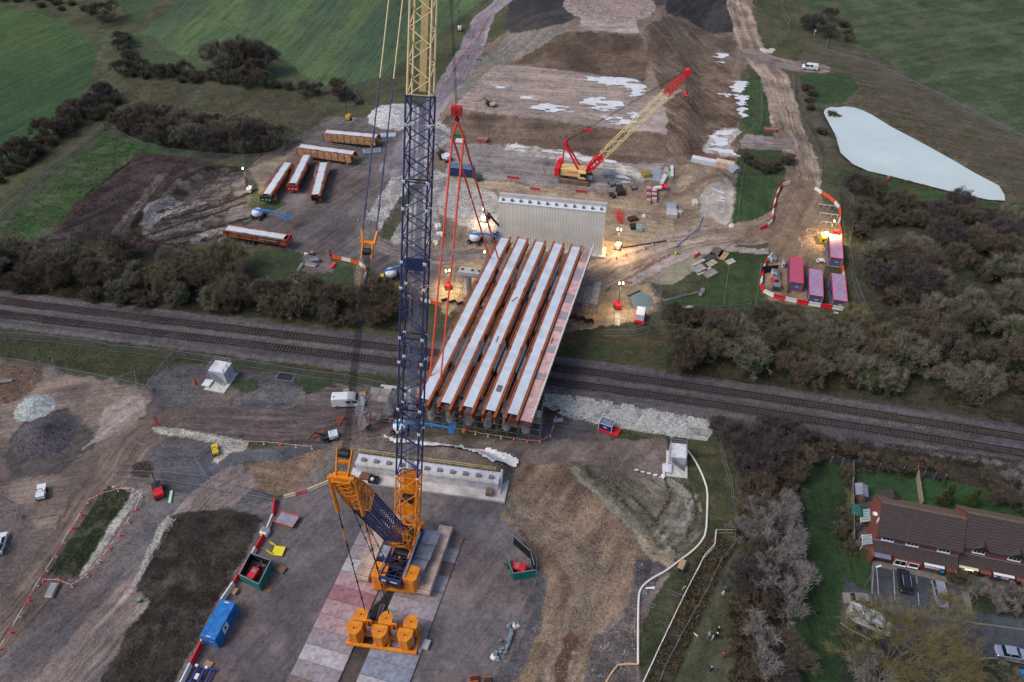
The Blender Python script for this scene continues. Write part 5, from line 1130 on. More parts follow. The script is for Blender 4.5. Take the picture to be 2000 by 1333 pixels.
cones('2,1270 16,1247 32,1222 60,1171 75,1145 88,1126 114,1083 138,1041 166,998 175,978 200,969 228,960 259,958 280,968 265,1001 242,1038 216,1073 200,1094 182,1117 166,1134 144,1148 124,1140 103,1132 75,1140',2.6,'around the green planted bed at lower left','planted bed')
cones('452,868 482,867 530,869 590,876 614,878 640,883',3.0,'on the grey gravel left of the abutment','gravel')
cones('1204,506 1234,497 1261,486 1290,474',2.6,'along the north edge of the gravel ramp','north ramp'); cones('1243,532 1267,518 1292,506 1306,500',2.4,'along the south edge of the gravel ramp','south ramp')
cones('868,163 905,105 935,72 944,50 960,25',3.0,'beside the haul road at the top','top road',mixed=.6)
cones('700,432 715,418 745,392 770,345 800,318',4.0,'on the yard side of the gravel bank','gravel bank',chain=False,mixed=.1)
cones('1575,452 1600,455 1603,462 1560,470 1565,482 1600,486 1610,490',2.6,'by the yellow lit corner of the turning area','lit corner',mixed=.1)
for k,(a,b) in enumerate((((1597,404),(1632,408)),((1600,421),(1636,426)),((1602,438),(1634,441)))):
    A_,B_=g(*a),g(*b); t=thing('low_rail',['white low rail in the parking bays by the east barriers, northernmost','white low rail in the parking bays by the east barriers, middle one','white low rail in the parking bays by the east barriers, southernmost'][k],'rail',A_,math.atan2(B_.y-A_.y,B_.x-A_.x)); L=(B_-A_).length; mb=MB(); mb.beam((0,0,.8),(L,0,.8),.12); mb.obj('top_rail',WHITEP,t)
    for x in np.linspace(.1,L-.1,4): MB().beam((x,0,0),(x,0,.8),.1).obj('post',WHITEP,t)
# ---------------------------------------------------------------- fences
FM=M('galvanised_tube'); 
fm=bpy.data.materials.new('wire_mesh'); fm.use_nodes=True; b_=fm.node_tree.nodes['Principled BSDF']; b_.inputs['Base Color'].default_value=(.2,.22,.24,1); b_.inputs['Alpha'].default_value=.16; b_.inputs['Roughness'].default_value=.5
gm_=bpy.data.materials.new('dark_wire_mesh'); gm_.use_nodes=True; b_=gm_.node_tree.nodes['Principled BSDF']; b_.inputs['Base Color'].default_value=(.03,.04,.05,1); b_.inputs['Alpha'].default_value=.45; b_.inputs['Roughness'].default_value=.6
def fence(s,label,step=3.4,h=1.95,mesh=True,mat=None,brace=0,name='mesh_fence',cat='fence',pr=.05,mm=None):
    pl=gv(P2(s)); pts=[]
    for a,b in zip(pl[:-1],pl[1:]):
        L=math.hypot(b[0]-a[0],b[1]-a[1]); n=max(1,round(L/step))
        for i in range(n): pts.append((a[0]+(b[0]-a[0])*i/n,a[1]+(b[1]-a[1])*i/n))
    pts.append(pl[-1]); o0=pts[0]; z0=T(*o0); t=thing(name,label,cat,(*o0,z0)); mat=mat or FM
    P=[Vector((x-o0[0],y-o0[1],T(x,y)-z0)) for x,y in pts]; up=Vector((0,0,h)); jj=[random.uniform(-.08,.08) for _ in P]
    big=MB() if len(P)>95 else None
    for p_,j in zip(P,jj):
        m_=big or MB(); m_.beam(p_,p_+up+V(0,0,j),pr)
        if brace: m_.beam(p_+up*.75,p_+V(.9*brace,-1.0*brace,0),pr*.8)
        if not big: m_.obj('post',mat,t)
    if big: big.obj('post',mat,t,kind='stuff')
    mb=MB()
    for i in range(len(P)-1):
        a,b=P[i]+V(0,0,jj[i]),P[i+1]+V(0,0,jj[i+1]); mb.beam(a+up,b+up,pr); mb.beam(a+V(0,0,.15),b+V(0,0,.15),pr*.8)
    mb.obj('rail',mat,t)
    if mesh:
        mb=MB()
        for i in range(len(P)-1): a,b=P[i],P[i+1]; mb.add([a+V(0,0,.15),b+V(0,0,.15),b+up,a+up],[(0,1,2,3)])
        mb.obj('wire_mesh',mm or fm,t)
    return t
fence('-60,664 0,664 24,663 100,669 189,679 220,687 319,697 343,698','galvanised mesh fence along the southern railway bank at the left edge',brace=0)
fence('343,698 417,710 484,717 578,733 650,742 700,750 756,762','galvanised mesh fence behind the stair tower, ending at the scaffold stair')
fence('-60,706 0,712 44,716 77,722 116,731 200,746 270,761 300,770','galvanised mesh fence bordering the brown dirt area at the left')
fence('77,722 108,707 114,736','short zigzag mesh fence panels jutting from the dirt area fence, left pair'); fence('238,752 268,738 272,762','short zigzag mesh fence panels jutting from the dirt area fence, right pair')
fence('343,698 330,716 306,746 283,780','mesh fence running down from the bank to the junction of the tracks')
fence('205,250 230,264 280,290 330,302 400,311 480,316 510,314 555,306 559,288 600,254 630,226 640,216 690,216 706,206','mesh fence around the large bare thicket in the upper left')
fence('480,316 476,330 484,345','short mesh fence by the left light tower')
fence('-40,452 0,424 60,369 130,309 205,250','thin post and wire fence along the western hedge strip',h=1.2,pr=.05,brace=.6,mesh=False,step=5)
fence('706,206 692,190 712,172 745,172 770,150 800,125 853,80 905,36 950,0','mesh fence between the north field and the top haul road')
fence('1547,146 1552,226 1580,269 1601,318 1600,358','mesh fence right of the curved haul road')
fence('1486,160 1486,245 1480,262','light mesh fence on the narrow grass strip left of the haul road'); fence('1458,310 1448,360 1440,430','thin fence line on the grass strip near the slurry pool',h=1.1,mesh=False,pr=.03)
fence('1604,380 1645,381 1662,395 1664,440 1655,490 1668,560 1686,607','mesh fence outside the eastern barriers beside the thicket')
fence('1619,62 1612,105 1640,112 1703,129 1825,187 1913,232 2000,276 2080,316','long fence along the edge of the mottled east field',brace=-.6,step=5,h=1.4)
fence('1528,0 1524,20 1540,48 1538,75 1525,85','mesh fence on the verge at the top right')
fence('1405,870 1408,886 1427,950 1430,978 1452,1009 1434,1041 1432,1072 1409,1096 1377,1163 1328,1248 1300,1303 1285,1340','galvanised fence on the path side of the brambled ditch',brace=-.5,h=1.5,step=3.4)
fence('1397,1043 1394,1070 1374,1092 1335,1168 1300,1241 1254,1340','white topped fence on the site side of the brambled ditch',mat=WHITEP,h=1.2,pr=.09)
fence('1396,1042 1440,1042 1494,1040','low timber rail fence crossing at the top of the brambled ditch',mat=M('pale_timber',(150,140,118),.8),mesh=False,h=1.0,pr=.12,step=2.2,name='timber_fence')
fence('986,985 998,1012 1004,1050 1030,1075 1048,1103 1047,1145 1028,1182 1007,1229 985,1288 964,1335','mesh fence on the right edge of the crane pad',step=3.4)
fence('228,926 333,930 410,938 470,955 547,976','mesh fence along the north side of the pedestrian walkway',h=1.1,step=2.5); fence('224,938 330,946 400,956 463,970 540,984','mesh fence along the south side of the pedestrian walkway',h=1.1,step=2.5)
fence('417,872 384,902 408,938','mesh fence around the small yellow machine',h=1.2,step=2.5); fence('263,872 231,930','low mesh fence by the lower haul road junction',h=1.2,step=2.5); fence('448,930 458,905 478,910 474,940','small red and grey pedestrian barriers on the brown slope',h=1.1,step=2)
fence('-20,975 0,972 45,996 35,1040 0,1108','mesh fence around the parked car at the left edge',h=1.8); fence('-20,1000 0,1000 42,1012','inner mesh fence beside the parked car at the left edge',h=1.2)
fence('1180,657 1240,657 1290,645 1340,650','mesh fence above the railway right of the bridge'); fence('1244,552 1286,560 1292,580 1262,602 1240,598','mesh fence around the small murky pool'); fence('1286,600 1290,618 1268,640 1238,652 1225,632','mesh fence by the white and red generator',h=1.9)
fence('1286,600 1330,603 1412,606 1480,600 1530,590','thin fence along the lower edge of the grass below the haul road',h=1.2,pr=.035)
fence('1412,606 1422,528','thin string fence across the grass left of the cabins, west one',h=1.0,mesh=False,pr=.035); fence('1474,602 1486,520','thin string fence across the grass left of the cabins, east one',h=1.0,mesh=False,pr=.035)
fence('1040,388 1000,384 960,372 920,364','row of thin posts with black bases behind the far abutment',h=1.2,mesh=False,pr=.05,step=4.2)
fence('1320,345 1300,385 1285,410','mesh fence right of the red and white pipe stack'); fence('1420,862 1366,852 1340,850','mesh fence panels at the end of the pale stone bank'); fence('1404,856 1440,862','short mesh fence panel above the thicket at the end of the stone bank')
fence('1193,340 1188,362 1184,380','mesh panels beside the raised grey platform on the far pad'); fence('1064,345 1060,325 1068,318','mesh gate panels standing on the far pad left of the red crane')
CLO=M('close_board_timber',(116,108,98),.85,var=.15)
def board_fence(s,label,h=1.7,mat=None):
    pl=gv(P2(s)); t=thing('timber_fence',label,'fence',(*pl[0],T(*pl[0]))); mb=MB(); mp=MB(); o0=pl[0]
    for a,b in zip(pl[:-1],pl[1:]):
        a_=(a[0]-o0[0],a[1]-o0[1],h/2); b2=(b[0]-o0[0],b[1]-o0[1],h/2); mb.beam(a_,b2,.06,h); n=max(1,round(math.hypot(b[0]-a[0],b[1]-a[1])/1.9))
        for i in range(n+1): x=a_[0]+(b2[0]-a_[0])*i/n; y=a_[1]+(b2[1]-a_[1])*i/n; mp.beam((x,y,0),(x,y,h+.12),.12)
    mb.obj('boards',mat or CLO,t); mp.obj('posts',M('pale_timber'),t); return t
board_fence('1663,912 1662,964 1664,1066 1704,1078','close board timber fence on the west side of the end house garden'); board_fence('1560,898 1600,900 1664,912 1740,921 1842,940','dark close board fence between the gardens and the railway thicket',mat=M('dark_board_fence',(62,66,72),.8))
board_fence('1787,922 1797,990','pale timber fence dividing the two back gardens',mat=M('pale_timber'))
# ---------------------------------------------------------------- light towers (real lamps)
def lamp_at(t,pos,power,col,name='floodlight'):
    ld=bpy.data.lights.new(name,'SPOT'); ld.energy=power; ld.color=col; ld.spot_size=math.radians(150); ld.spot_blend=.9; ld.shadow_soft_size=.35
    o=bpy.data.objects.new(name,ld); sc.collection.objects.link(o); o.parent=t; o.location=pos; o.rotation_euler=(0,0,0); return o
def light_tower(px,py,label,zt,lit=None,col=(1,.72,.4),body=None,power=2500,n=2,headlab=True,es=7):
    p=g(px,py); t=thing('light_tower',label,'light tower',p,random.uniform(-.4,.4)); mb=MB(); mb.bb(-.6,.6,-.9,.9,.35,1.5); bevel(mb.obj('body',body or PLAST,t),.12); wheels(t,(-.7,.7),(0,),.3,.2,10)
    mb=MB(); mb.beam((0,-.6,1.2),(0,-.6,zt),.16); mb.beam((-.9,-.9,.1),(.9,.9,.1),.08); mb.beam((.9,-.9,.1),(-.9,.9,.1),.08); mb.obj('mast',BLKP,t)
    em=M('lamp_glow_%d'%int(col[2]*100),(255,240,210),.4,emit=col,es=es) if lit else GLASS
    for k in range(n):
        x=(k-(n-1)/2)*.75; o=MB().box((x,-.75,zt),(.42,.3,.34)).obj('floodlight_head',BLKP,t); MB().box((x,-.95,zt-.02),(.36,.03,.28)).obj('lens',em,o); MB().box((x,-.75,zt+.19),(.3,.22,.03)).obj('glow_panel',em,o) if lit else None
    if lit: lamp_at(t,(0,-1.3,zt-.7),power,col)
    return t
WARM=(1,.74,.44)
light_tower(489,376,'white light tower with a glowing yellowish lamp beside the left haul yard',7.5,1,(1,.86,.42),power=900,n=1)
light_tower(1206,602,'red light tower with two glowing lamps between the scaffold and the small pool',7.5,1,WARM,body=BR,power=1200)
light_tower(1207,486,'white light tower with red topped glowing head right of the far abutment',6.0,1,(1,.66,.34),power=2600)
light_tower(876,563,'red light tower with glowing lamps between the red slings and the far pier cap',5.5,1,WARM,body=BR,power=1200)
light_tower(946,432,'glowing lamp post on the gravel left of the far abutment',4.0,1,(1,.85,.55),power=900,n=1)
light_tower(1613,466,'glowing yellow lamp mast beside the topmost site cabin',5.5,1,(1,.74,.25),power=2900,n=1)
light_tower(898,60,'unlit white light tower beside the top haul road',7.0)
light_tower(681,234,'yellow light mast with a white panel beside the stored girders',7.0,body=M('yellow_body',(214,176,50),.5))
light_tower(950,530,'glowing white lamp close above the far pier cap',6.0,1,WARM,power=900,n=1)
# red mesh chute at the lit tower
p=g(1210,428); t=thing('marker_netting','tangle of bright red safety netting posts above the lit tower','netting',p); mb=MB()
for k in range(9): x=random.uniform(-1.6,1.6); mb.beam((x*.5,-2+random.random(),.1),(x,2+random.random()*2,.9),.09)
for k in range(7): mb.beam((-1.2+random.random(),k*.7-2,.4),(1.2,k*.7-1.7,.7),.08)
mb.obj('net',CO,t)
# ---------------------------------------------------------------- vehicles
van(g(681,790),azim((652,790),(708,788)),'white high roof van parked left of the scaffold stair',PLAST)
car(g(2,1066),azim((0,1080),(8,1052)),'white car cut off by the left edge inside the mesh fence',PLAST)
car(g(1764,1139),azim((1766,1162),(1760,1118)),'black estate car with silver roof rails in the left parking bay',M('black_car_paint',(36,38,48),.25,var=.02,spec=.7),rails=True,kind='suv',Hh=1.6)
car(g(1833,1165),azim((1828,1140),(1838,1182)),'silver grey estate car in the right parking bay',SILV,kind='suv',L=4.5,Hh=1.6,rails=True)
car(g(1972,1280),azim((1944,1276),(1998,1284)),'silver saloon car parked at the kerb by the right edge',SILV,kind='saloon',L=4.6)
car(g(1672,1175),azim((1700,1178),(1662,1174)),'grey car half hidden under the left side of the big willow',M('warm_grey_paint',(128,124,124),.35),kind='hatch')
car(g(1796,1296),azim((1796,1320),(1790,1275)),'dark car with pale roof rails under the big bare willow',M('black_car_paint'),rails=True,kind='suv')
van(g(1694,1218),azim((1668,1208),(1725,1232)),'long white van parked under the bare willow branches',PLAST,L=6.4)
t=van(g(1581,136),azim((1600,138),(1570,135)),'small white pickup van on the spur at the top right',PLAST,L=5.0,Hh=1.9)
boom_lift(g(505,425),azim((500,424),(540,436)),'blue and white boom lift stretched out beside the lone trailer at the left',9.0,3.0,0)
boom_lift(g(928,473),azim((920,470),(955,478)),'blue and white boom lift left of the far abutment behind the slings',5.5,3.0,0)
boom_lift(g(765,543),azim((765,543),(790,541)),'blue and white boom lift half hidden behind the blue crane boom',5.5,3.2,0)
boom_lift(g(783,842),azim((775,840),(850,853)),'blue boom lift stretched out in front of the near piers behind the crane boom',9.5,3.4,0)
# telescopic handler with black boom near the far abutment
p=g(975,470); t=thing('telehandler','dark telescopic handler with raised black boom at the far end of the girders','telehandler',p,azim((985,470),(960,468))); MB().box((0,0,1.0),(1.8,3.2,.9)).obj('chassis',DARKM,t); wheels(t,(-1,1),(-1.1,1.1),.55,.4); MB().box((-.4,0,1.9),(.9,1.4,1.2)).obj('cab',GLASS,t); mb=MB(); mb.beam((.4,-1.4,2.0),(-3.2,1.5,9.0),.4,.45); mb.obj('boom',BLK,t); mb=MB(); mb.box((-3.6,1.8,9.2),(1.4,.8,1.0)); mb.beam((-4.2,1.6,9.7),(-2.6,2.2,9.9),.12); mb.obj('attachment',DARKM,t)
def mini_machine(px,py,label,c,rz,arm=True,cat='dumper',size=1.0,name='site_dumper'):
    p=g(px,py); t=thing(name,label,cat,p,rz); s=size; MB().box((0,-.5*s,.95*s),(1.5*s,1.6*s,.8*s)).obj('engine_cover',c,t); mb=MB(); frustum(mb,-.6*s,.6*s,.4*s,1.5*s,.6*s,-.8*s,.8*s,.3*s,1.9*s,1.25*s); mb.obj('skip',c if not arm else BLKP,t)
    wheels(t,(-.75*s,.75*s),(-.9*s,.9*s),.42*s,.34*s,10); mb=MB(); mb.beam((-.5*s,-.1*s,1.2*s),(-.5*s,-.1*s,2.1*s),.08); mb.beam((.5*s,-.1*s,1.2*s),(.5*s,-.1*s,2.1*s),.08); mb.beam((-.5*s,-.1*s,2.1*s),(.5*s,-.1*s,2.1*s),.08); mb.obj('roll_bar',BLKP,t)
    if arm: mb=MB(); mb.beam((0,.8*s,1.2*s),(0,2.6*s,2.6*s),.2); mb.beam((0,2.6*s,2.6*s),(0,4.0*s,1.2*s),.16); mb.obj('arm',BLKP,t)
    return t
mini_machine(312,965,'small red machine with black arm beside the green planted bed',BR,.5,True,'mini crane',1.0,'mini_crane')
mini_machine(647,857,'small white compact machine left of the crane ropes',PLAST,1.9,True,'mini excavator',1.0,'mini_excavator')
mini_machine(84,968,'white plastic tank on a small frame beside the lower haul road',PLAST,.3,False,'water bowser',.9,'water_bowser')
mini_machine(422,884,'small yellow machine inside the fence on the grey hardstanding',M('yellow_body',(214,176,50),.5),.4,False,'roller',.7,'roller')
mini_machine(960,208,'small tan and white roller on the working platform',M('tan_body',(196,170,140),.6),1.2,True,'roller',.9,'roller')
mini_machine(870,312,'small white and orange excavator left of the navy container',PLAST,.8,True,'excavator',1.3,'excavator')
mini_machine(1211,378,'small black and white dumper on the sand right of the far abutment',DARKM,.1,False,'dumper',1.1)
mini_machine(1237,369,'tiny grey compressor on the sand near the pipe stack',GREYTUBE,.2,False,'compressor',.7,'compressor')
mini_machine(1196,385,'small dark pump at the corner of the far pad',DARKM,.6,False,'pump',.6,'pump')
mini_machine(1194,362,'small grey generator beside the mesh panels of the far pad',GREYTUBE,.4,False,'generator',.8,'generator')
p=g(1250,622); t=thing('generator','white generator with red base at the edge of the thicket','generator',p,-.25); bevel(MB().bb(-.9,.9,-1.6,1.2,.7,2.3).obj('canopy',PLAST,t),.1); MB().bb(-1.1,1.1,-2,1.3,.1,.65).obj('base',BR,t)
p=g(1184,838); t=thing('generator','navy blue fuel tank generator with white frame and red trailer by the stone bank','generator',p,azim((1172,832),(1200,842))+math.pi/2); MB().bb(-1.2,1.2,-.8,.8,.5,1.9).obj('tank',M('navy_tank',(26,42,110),.4),t); mb=MB()
for x in (-1.25,1.25):
    for y in (-.85,.85): mb.beam((x,y,.2),(x,y,2.0),.1)
    mb.beam((x,-.85,2.0),(x,.85,2.0),.1)
for y in (-.85,.85): mb.beam((-1.25,y,2.0),(1.25,y,2.0),.1)
mb.obj('frame',PLAST,t); MB().bb(-1.0,1.0,-.6,.6,1.9,1.97).obj('roof_grille',GREYTUBE,t); MB().bb(-1.2,2.6,-1.1,.9,.1,.42).obj('trailer_bed',BR,t); mb=MB(); mb.box((0,-.81,1.2),(.7,.02,.2)); mb.obj('white_lettering',M('white_panel'),t)
# green sound enclosures with red generators
GRN=M('green_acoustic_panel',(22,112,98),.6,var=.2,scale=1.0); BLKQ=M('black_quilt',(28,30,34),.8,var=.2)
def panel_wall(t,a,b,h,out=GRN,inn=BLKQ,off=.05):
    a=Vector(a); b=Vector(b); d=(b-a).normalized(); nrm=Vector((-d.y,d.x,0)); u=Vector((0,0,h/2))
    MB().beam(a+u,b+u,.05,h).obj('green_panel',out,t); MB().beam(a+u+nrm*off,b+u+nrm*off,.04,h-.04).obj('quilt_lining',inn,t); MB().beam(a+Vector((0,0,h+.03))+nrm*.03,b+Vector((0,0,h+.03))+nrm*.03,.14,.04).obj('top_rail',GREYTUBE,t)
O_=g(502,1135); t=thing('sound_enclosure','square green sound screen enclosure with black lining beside the yellow frame','enclosure',O_,0)
C4=[g(472,1135)-O_,g(511,1155)-O_,g(534,1108)-O_,g(494,1093)-O_]; 
for a,b in zip(C4,C4[1:]+C4[:1]): panel_wall(t,(a.x,a.y,0),(b.x,b.y,0),2.0)
def gen(px,py,label,rz,s=1.0):
    p=g(px,py); q=thing('generator',label,'generator',p,rz); bevel(MB().bb(-.55*s,.55*s,-.9*s,.9*s,.3,1.3*s).obj('canopy',BR,q),.1); mb=MB(); mb.box((0,.3,1.32*s),(.7*s,.5*s,.08)); mb.obj('grille',GREYTUBE,q); mb=MB(); mb.lathe((0,1.4*s,.2),[(0,0),(.3,0),(.28,.9),(0,1)],8); mb.beam((0,.9*s,.5),(0,2.2*s,1.2),.14); mb.obj('exhaust',DARKM,q); wheels(q,(-.5*s,.5*s),(0,),.26,.16,8); return q
gen(498,1128,'red and black generator inside the square green enclosure',-.35,1.1)
O_=g(1018,1128); t=thing('sound_enclosure','open green sound screen with black lining at the right edge of the crane pad','enclosure',O_,0)
pp=[g(989,1098)-O_,g(1002,1134)-O_,g(1046,1127)-O_]
panel_wall(t,(pp[0].x,pp[0].y,0),(pp[1].x,pp[1].y,0),2.0); panel_wall(t,(pp[1].x,pp[1].y,0),(pp[2].x,pp[2].y,0),2.0); a=g(1003,1063)-O_; b=g(1036,1092)-O_; c_=g(1043,1118)-O_
panel_wall(t,(a.x,a.y,0),(b.x,b.y,0),2.2,BLKQ,BLKQ); panel_wall(t,(b.x,b.y,0),(c_.x,c_.y,0),2.0,BLKQ,BLKQ)
gen(1014,1116,'red generator with white panel inside the open green screen',1.3,1.2)
# yellow steel frame
p=g(539,1078); t=thing('yellow_bracket','bright yellow steel frame with two prongs beside the red and white barriers','steel frame',p,-.15); YW=M('bright_yellow_steel',(240,204,40),.45,var=.06)
mb=MB(); mb.box((.5,0,.35),(1.8,1.7,.12)); mb.obj('plate',YW,t); MB().beam((-.3,.85,.45),(-1.3,1.1,.75),.12,.5).obj('prong',YW,t); MB().beam((-.3,-.75,.45),(-1.3,-.4,.75),.12,.5).obj('prong',YW,t); mb=MB(); mb.beam((-2.6,.2,.2),(-.3,.1,.2),.07); mb.obj('bar',GREYTUBE,t)
mb=MB(); [mb.box((.5+sx*.7,sy*.6,.14),(.15,.15,.27)) for sx in (-1,1) for sy in (-1,1)]; mb.obj('foot',BLKP,t)
# skip, crates, pallets
def skip(px,py,label,c,inner,rz,w=1.7,l=3.2,h=.9):
    p=g(px,py); t=thing('waste_skip',label,'skip',p,rz); mb=MB(); W_,L_=w/2,l/2
    vs=[(-W_*.8,-L_*.75,0),(W_*.8,-L_*.75,0),(W_*.8,L_*.75,0),(-W_*.8,L_*.75,0),(-W_,-L_,h),(W_,-L_,h),(W_,L_,h),(-W_,L_,h)]
    mb.add(vs,[(3,2,1,0),(0,1,5,4),(1,2,6,5),(2,3,7,6),(3,0,4,7)]); mb.obj('body',c,t); MB().add([(-W_*.93,-L_*.92,h-.18),(W_*.93,-L_*.92,h-.18),(W_*.93,L_*.92,h-.18),(-W_*.93,L_*.92,h-.18)],[(0,1,2,3)]).obj('contents',inner,t)
    mb=MB(); [mb.beam((a[0]*W_,a[1]*L_,h),(b[0]*W_,b[1]*L_,h),.09) for a,b in zip([(-1,-1),(1,-1),(1,1),(-1,1)],[(1,-1),(1,1),(-1,1),(-1,-1)])]; mb.obj('rim',c,t); return t
SKO=M('faded_orange_skip',(196,106,74),.7,var=.25); 
skip(561,1019,'low faded orange skip full of grey mud beside the red and white barriers',SKO,M('grey_slurry',(134,134,148),.5,var=.15),1.25,2.2,3.6,.8)
skip(941,276,'orange skip covered with a grey sheet behind the far pad',SKO,GREYTUBE,1.4,1.9,3.4,1.1); skip(1504,257,'small orange skip beside the curved haul road',SKO,GREYTUBE,1.5,1.3,3.4,.9)
def pallet(px,py,label,rz,n=1,mat=None,w=1.2,l=1.0,z=0,cat='pallet',name='pallet'):
    p=g(px,py); mb=MB()
    for k in range(n):
        z0=z+k*.15
        for i in range(6): mb.box((-w/2+.08+i*(w-.16)/5,0,z0+.13),(w/8,l,.025))
        for y in (-l/2+.05,0,l/2-.05): mb.box((0,y,z0+.06),(w,.1,.1))
    return mb.obj(name,mat or TIMB,None,label,cat,loc=p,rz=rz)
pallet(457,1156,'pale slatted pallet leaning by the blue container and the barriers',-.4,3); pallet(525,1150,'brown slatted pallet below the green enclosure',-.3,1,M('brown_pallet',(134,100,76),.85)); pallet(551,1114,'rust brown pallet load right of the green enclosure',-.5,3,M('brown_pallet'))
pallet(407,1300,'grey pallet above the blue frame at the bottom',-.4,2); pallet(677,766,'pale pallet load with stones behind the white van',.3,3); pallet(708,770,'small pale pallet right of the white van',.1,1)
pallet(672,858,'brown timber bundle under the black crane ropes',0,2,M('brown_pallet'),2.2,.5,cat='timber bundle',name='timber_bundle')
def bundle(px,py,label,rz,mat,L=2.5,w=.25,n=4,h=.22,cat='steel beams',name='beam_bundle'):
    p=g(px,py); mb=MB()
    for i in range(n): mb.box(((i-(n-1)/2)*(w+.06),random.uniform(-.15,.15),h/2),(w,L,h),random.uniform(-.03,.03))
    return mb.obj(name,mat,None,label,cat,loc=p,rz=rz)
RST=M('rust_brown_steel',(128,70,48),.8,var=.2)
bundle(664,822,'short rusty beams lying right of the haul track by the white van',-.35,RST,2.2,.2,4); bundle(622,849,'short rusty beams lying left of the small white machine',-1.1,RST,2.4,.2,4)
for (x,y,rz,L,w,n,c,lab) in ((1368,512,-.95,5,.3,2,(186,176,166),'pair of long pale beams on the wet slab behind the orange barrier'),(1385,503,-.9,3.4,.5,3,(70,72,80),'dark steel frames stacked on the wet slab'),(1400,494,-.5,3.2,.6,4,(104,92,80),'brown steel and timber heap at the edge of the wet slab'),(1412,500,-.6,3.2,.6,3,(164,138,98),'tan timber sheets leaning at the edge of the grass'),(1427,512,-1.0,2.2,.7,2,(176,168,158),'pale pallet of slabs on the grass'),(1390,515,-.9,2.6,.5,3,(168,156,134),'weathered timber pile below the dark steel frames'),(1367,527,-1.0,3.0,.8,3,(156,150,152),'pale grey concrete slabs on the mud'),(1375,531,-.95,4.2,.3,2,(198,186,170),'long pale timbers beside the concrete slabs'),(1388,535,-.95,3.4,.3,5,(150,140,130),'bundle of pale poles on the grass edge'),(1318,583,-1.2,6,.6,1,(104,104,112),'grey plank lying beside the pool fence'),(1335,579,-1.25,7,.14,1,(166,156,136),'thin pale pole lying beside the pool fence'),(1206,625,-.1,4.0,.3,3,(186,176,160),'pale boards lying below the red light tower'),(1230,578,-1.0,6,.25,1,(60,56,58),'dark pipe lying into the small pool'),(1188,566,-.6,2.2,.18,1,(90,70,60),'short dark bar lying on the sand right of the scaffold'),(1260,478,-1.3,11,.35,1,(60,52,50),'long dark steel beam lying in the sandy cutting'),(1130,611,-.1,2.6,.35,2,(186,166,136),'pale boards standing by the sheet pile wall')):
    bundle(x,y,lab,rz,M('stack_%d_%d_%d'%c,c,.8,var=.25),L,w,n)
for x,y,c,lab,rz,w,l,h in ((1262,343,(150,138,72),'mossy yellow block stack on a grey slab left of the formwork panels',.2,2.4,2.6,1.1),(1283,345,(148,154,166),'grey steel grid panel stack near the pipe stack',-.25,2.2,5.6,.6),(1298,341,(170,150,156),'pink grey steel panel leaning near the pipe stack',-.35,1.2,5.4,.8),(1306,343,(150,190,140),'pale green narrow panel beside the pink panel',.2,.8,3.4,.8),(1312,338,(214,216,220),'long white wrapped tube at the edge of the sandy cutting',-.15,.8,5.4,.8),(1296,353,(210,206,200),'white wrapped bundle above the red funnel',-.4,1.2,4.2,.9),(1266,385,(176,150,146),'banded red and white pipe stack, left row',-.12,1.2,7.0,1.2),(1277,386,(190,158,156),'banded red and white pipe stack, right row',-.12,1.3,5.0,1.2),(1357,399,(212,204,192),'pale wrapped bale beside the slurry pool',.1,1.3,2.0,1.0),(1248,450,(150,170,166),'pale green white crate right of the red netting',0,1.6,1.6,1.2),(1258,424,(206,206,206),'white dome cover in the sandy cutting',0,1.2,1.2,.8),(1429,443,(206,202,196),'white dome cover at the haul road edge',0,1.5,1.3,.8),(1235,430,(84,60,52),'rusty drum heap in the sandy cutting, upper',0.4,2.4,1.6,.8),(1237,446,(60,48,46),'rusty drum heap in the sandy cutting, lower',.1,1.6,1.8,1.0)):
    p=g(x,y); t=thing('material_stack',lab,'material stack',p,rz); n=5; m_=M('bulk_%d_%d_%d'%c,c,.7,var=.2,scale=1.5)
    if 'dome' in lab: MB().lathe((0,0,0),[(w/2,0),(w/2*.95,h*.4),(w/2*.6,h*.85),(0,h)],12).obj('cover',m_,t)
    else:
        for i in range(n):
            yy=-l/2+(i+.5)*l/n; f=random.uniform(.85,1); bevel(MB().box((0,yy,h*f/2),(w*random.uniform(.9,1),l/n-.06,h*f),random.uniform(-.05,.05)).obj('block',m_ if i%2==0 or 'banded' not in lab else M('bulk_dark',(120,70,66),.7),t),.05)
p=g(1290,372); t=thing('funnel','bright red and white funnel hopper between the pipe stacks','hopper',p,.2); MB().lathe((.9,0,.2),[(.2,0),(1.0,1.0),(.9,1.0)],10).obj('hopper',BR,t); MB().tube((-2,0,.8),(.2,0,.8),.5,n=10).obj('chute',WHITEP,t)
p=g(1311,416); t=thing('concrete_chamber','pale precast concrete chamber with a grey ribbed cover in the sandy cutting','concrete chamber',p,-.12); mb=MB(); mb.bb(-1.3,1.3,-2.6,.3,0,1.1); mb.obj('chamber',CONC,t); MB().bb(-1.2,1.2,.3,3.0,.0,.9).obj('grey_cover',M('blue_grey_cover',(146,150,166),.7),t); MB().bb(1.4,2.6,-.6,.4,0,.7).obj('side_box',CONC,t)
p=g(1372,318); p2=g(1432,330); t=thing('culvert','long pale concrete culvert slab with timber formwork section above the dark mound','culvert',p,math.atan2(p2.y-p.y,p2.x-p.x)); L=(p2-p).length
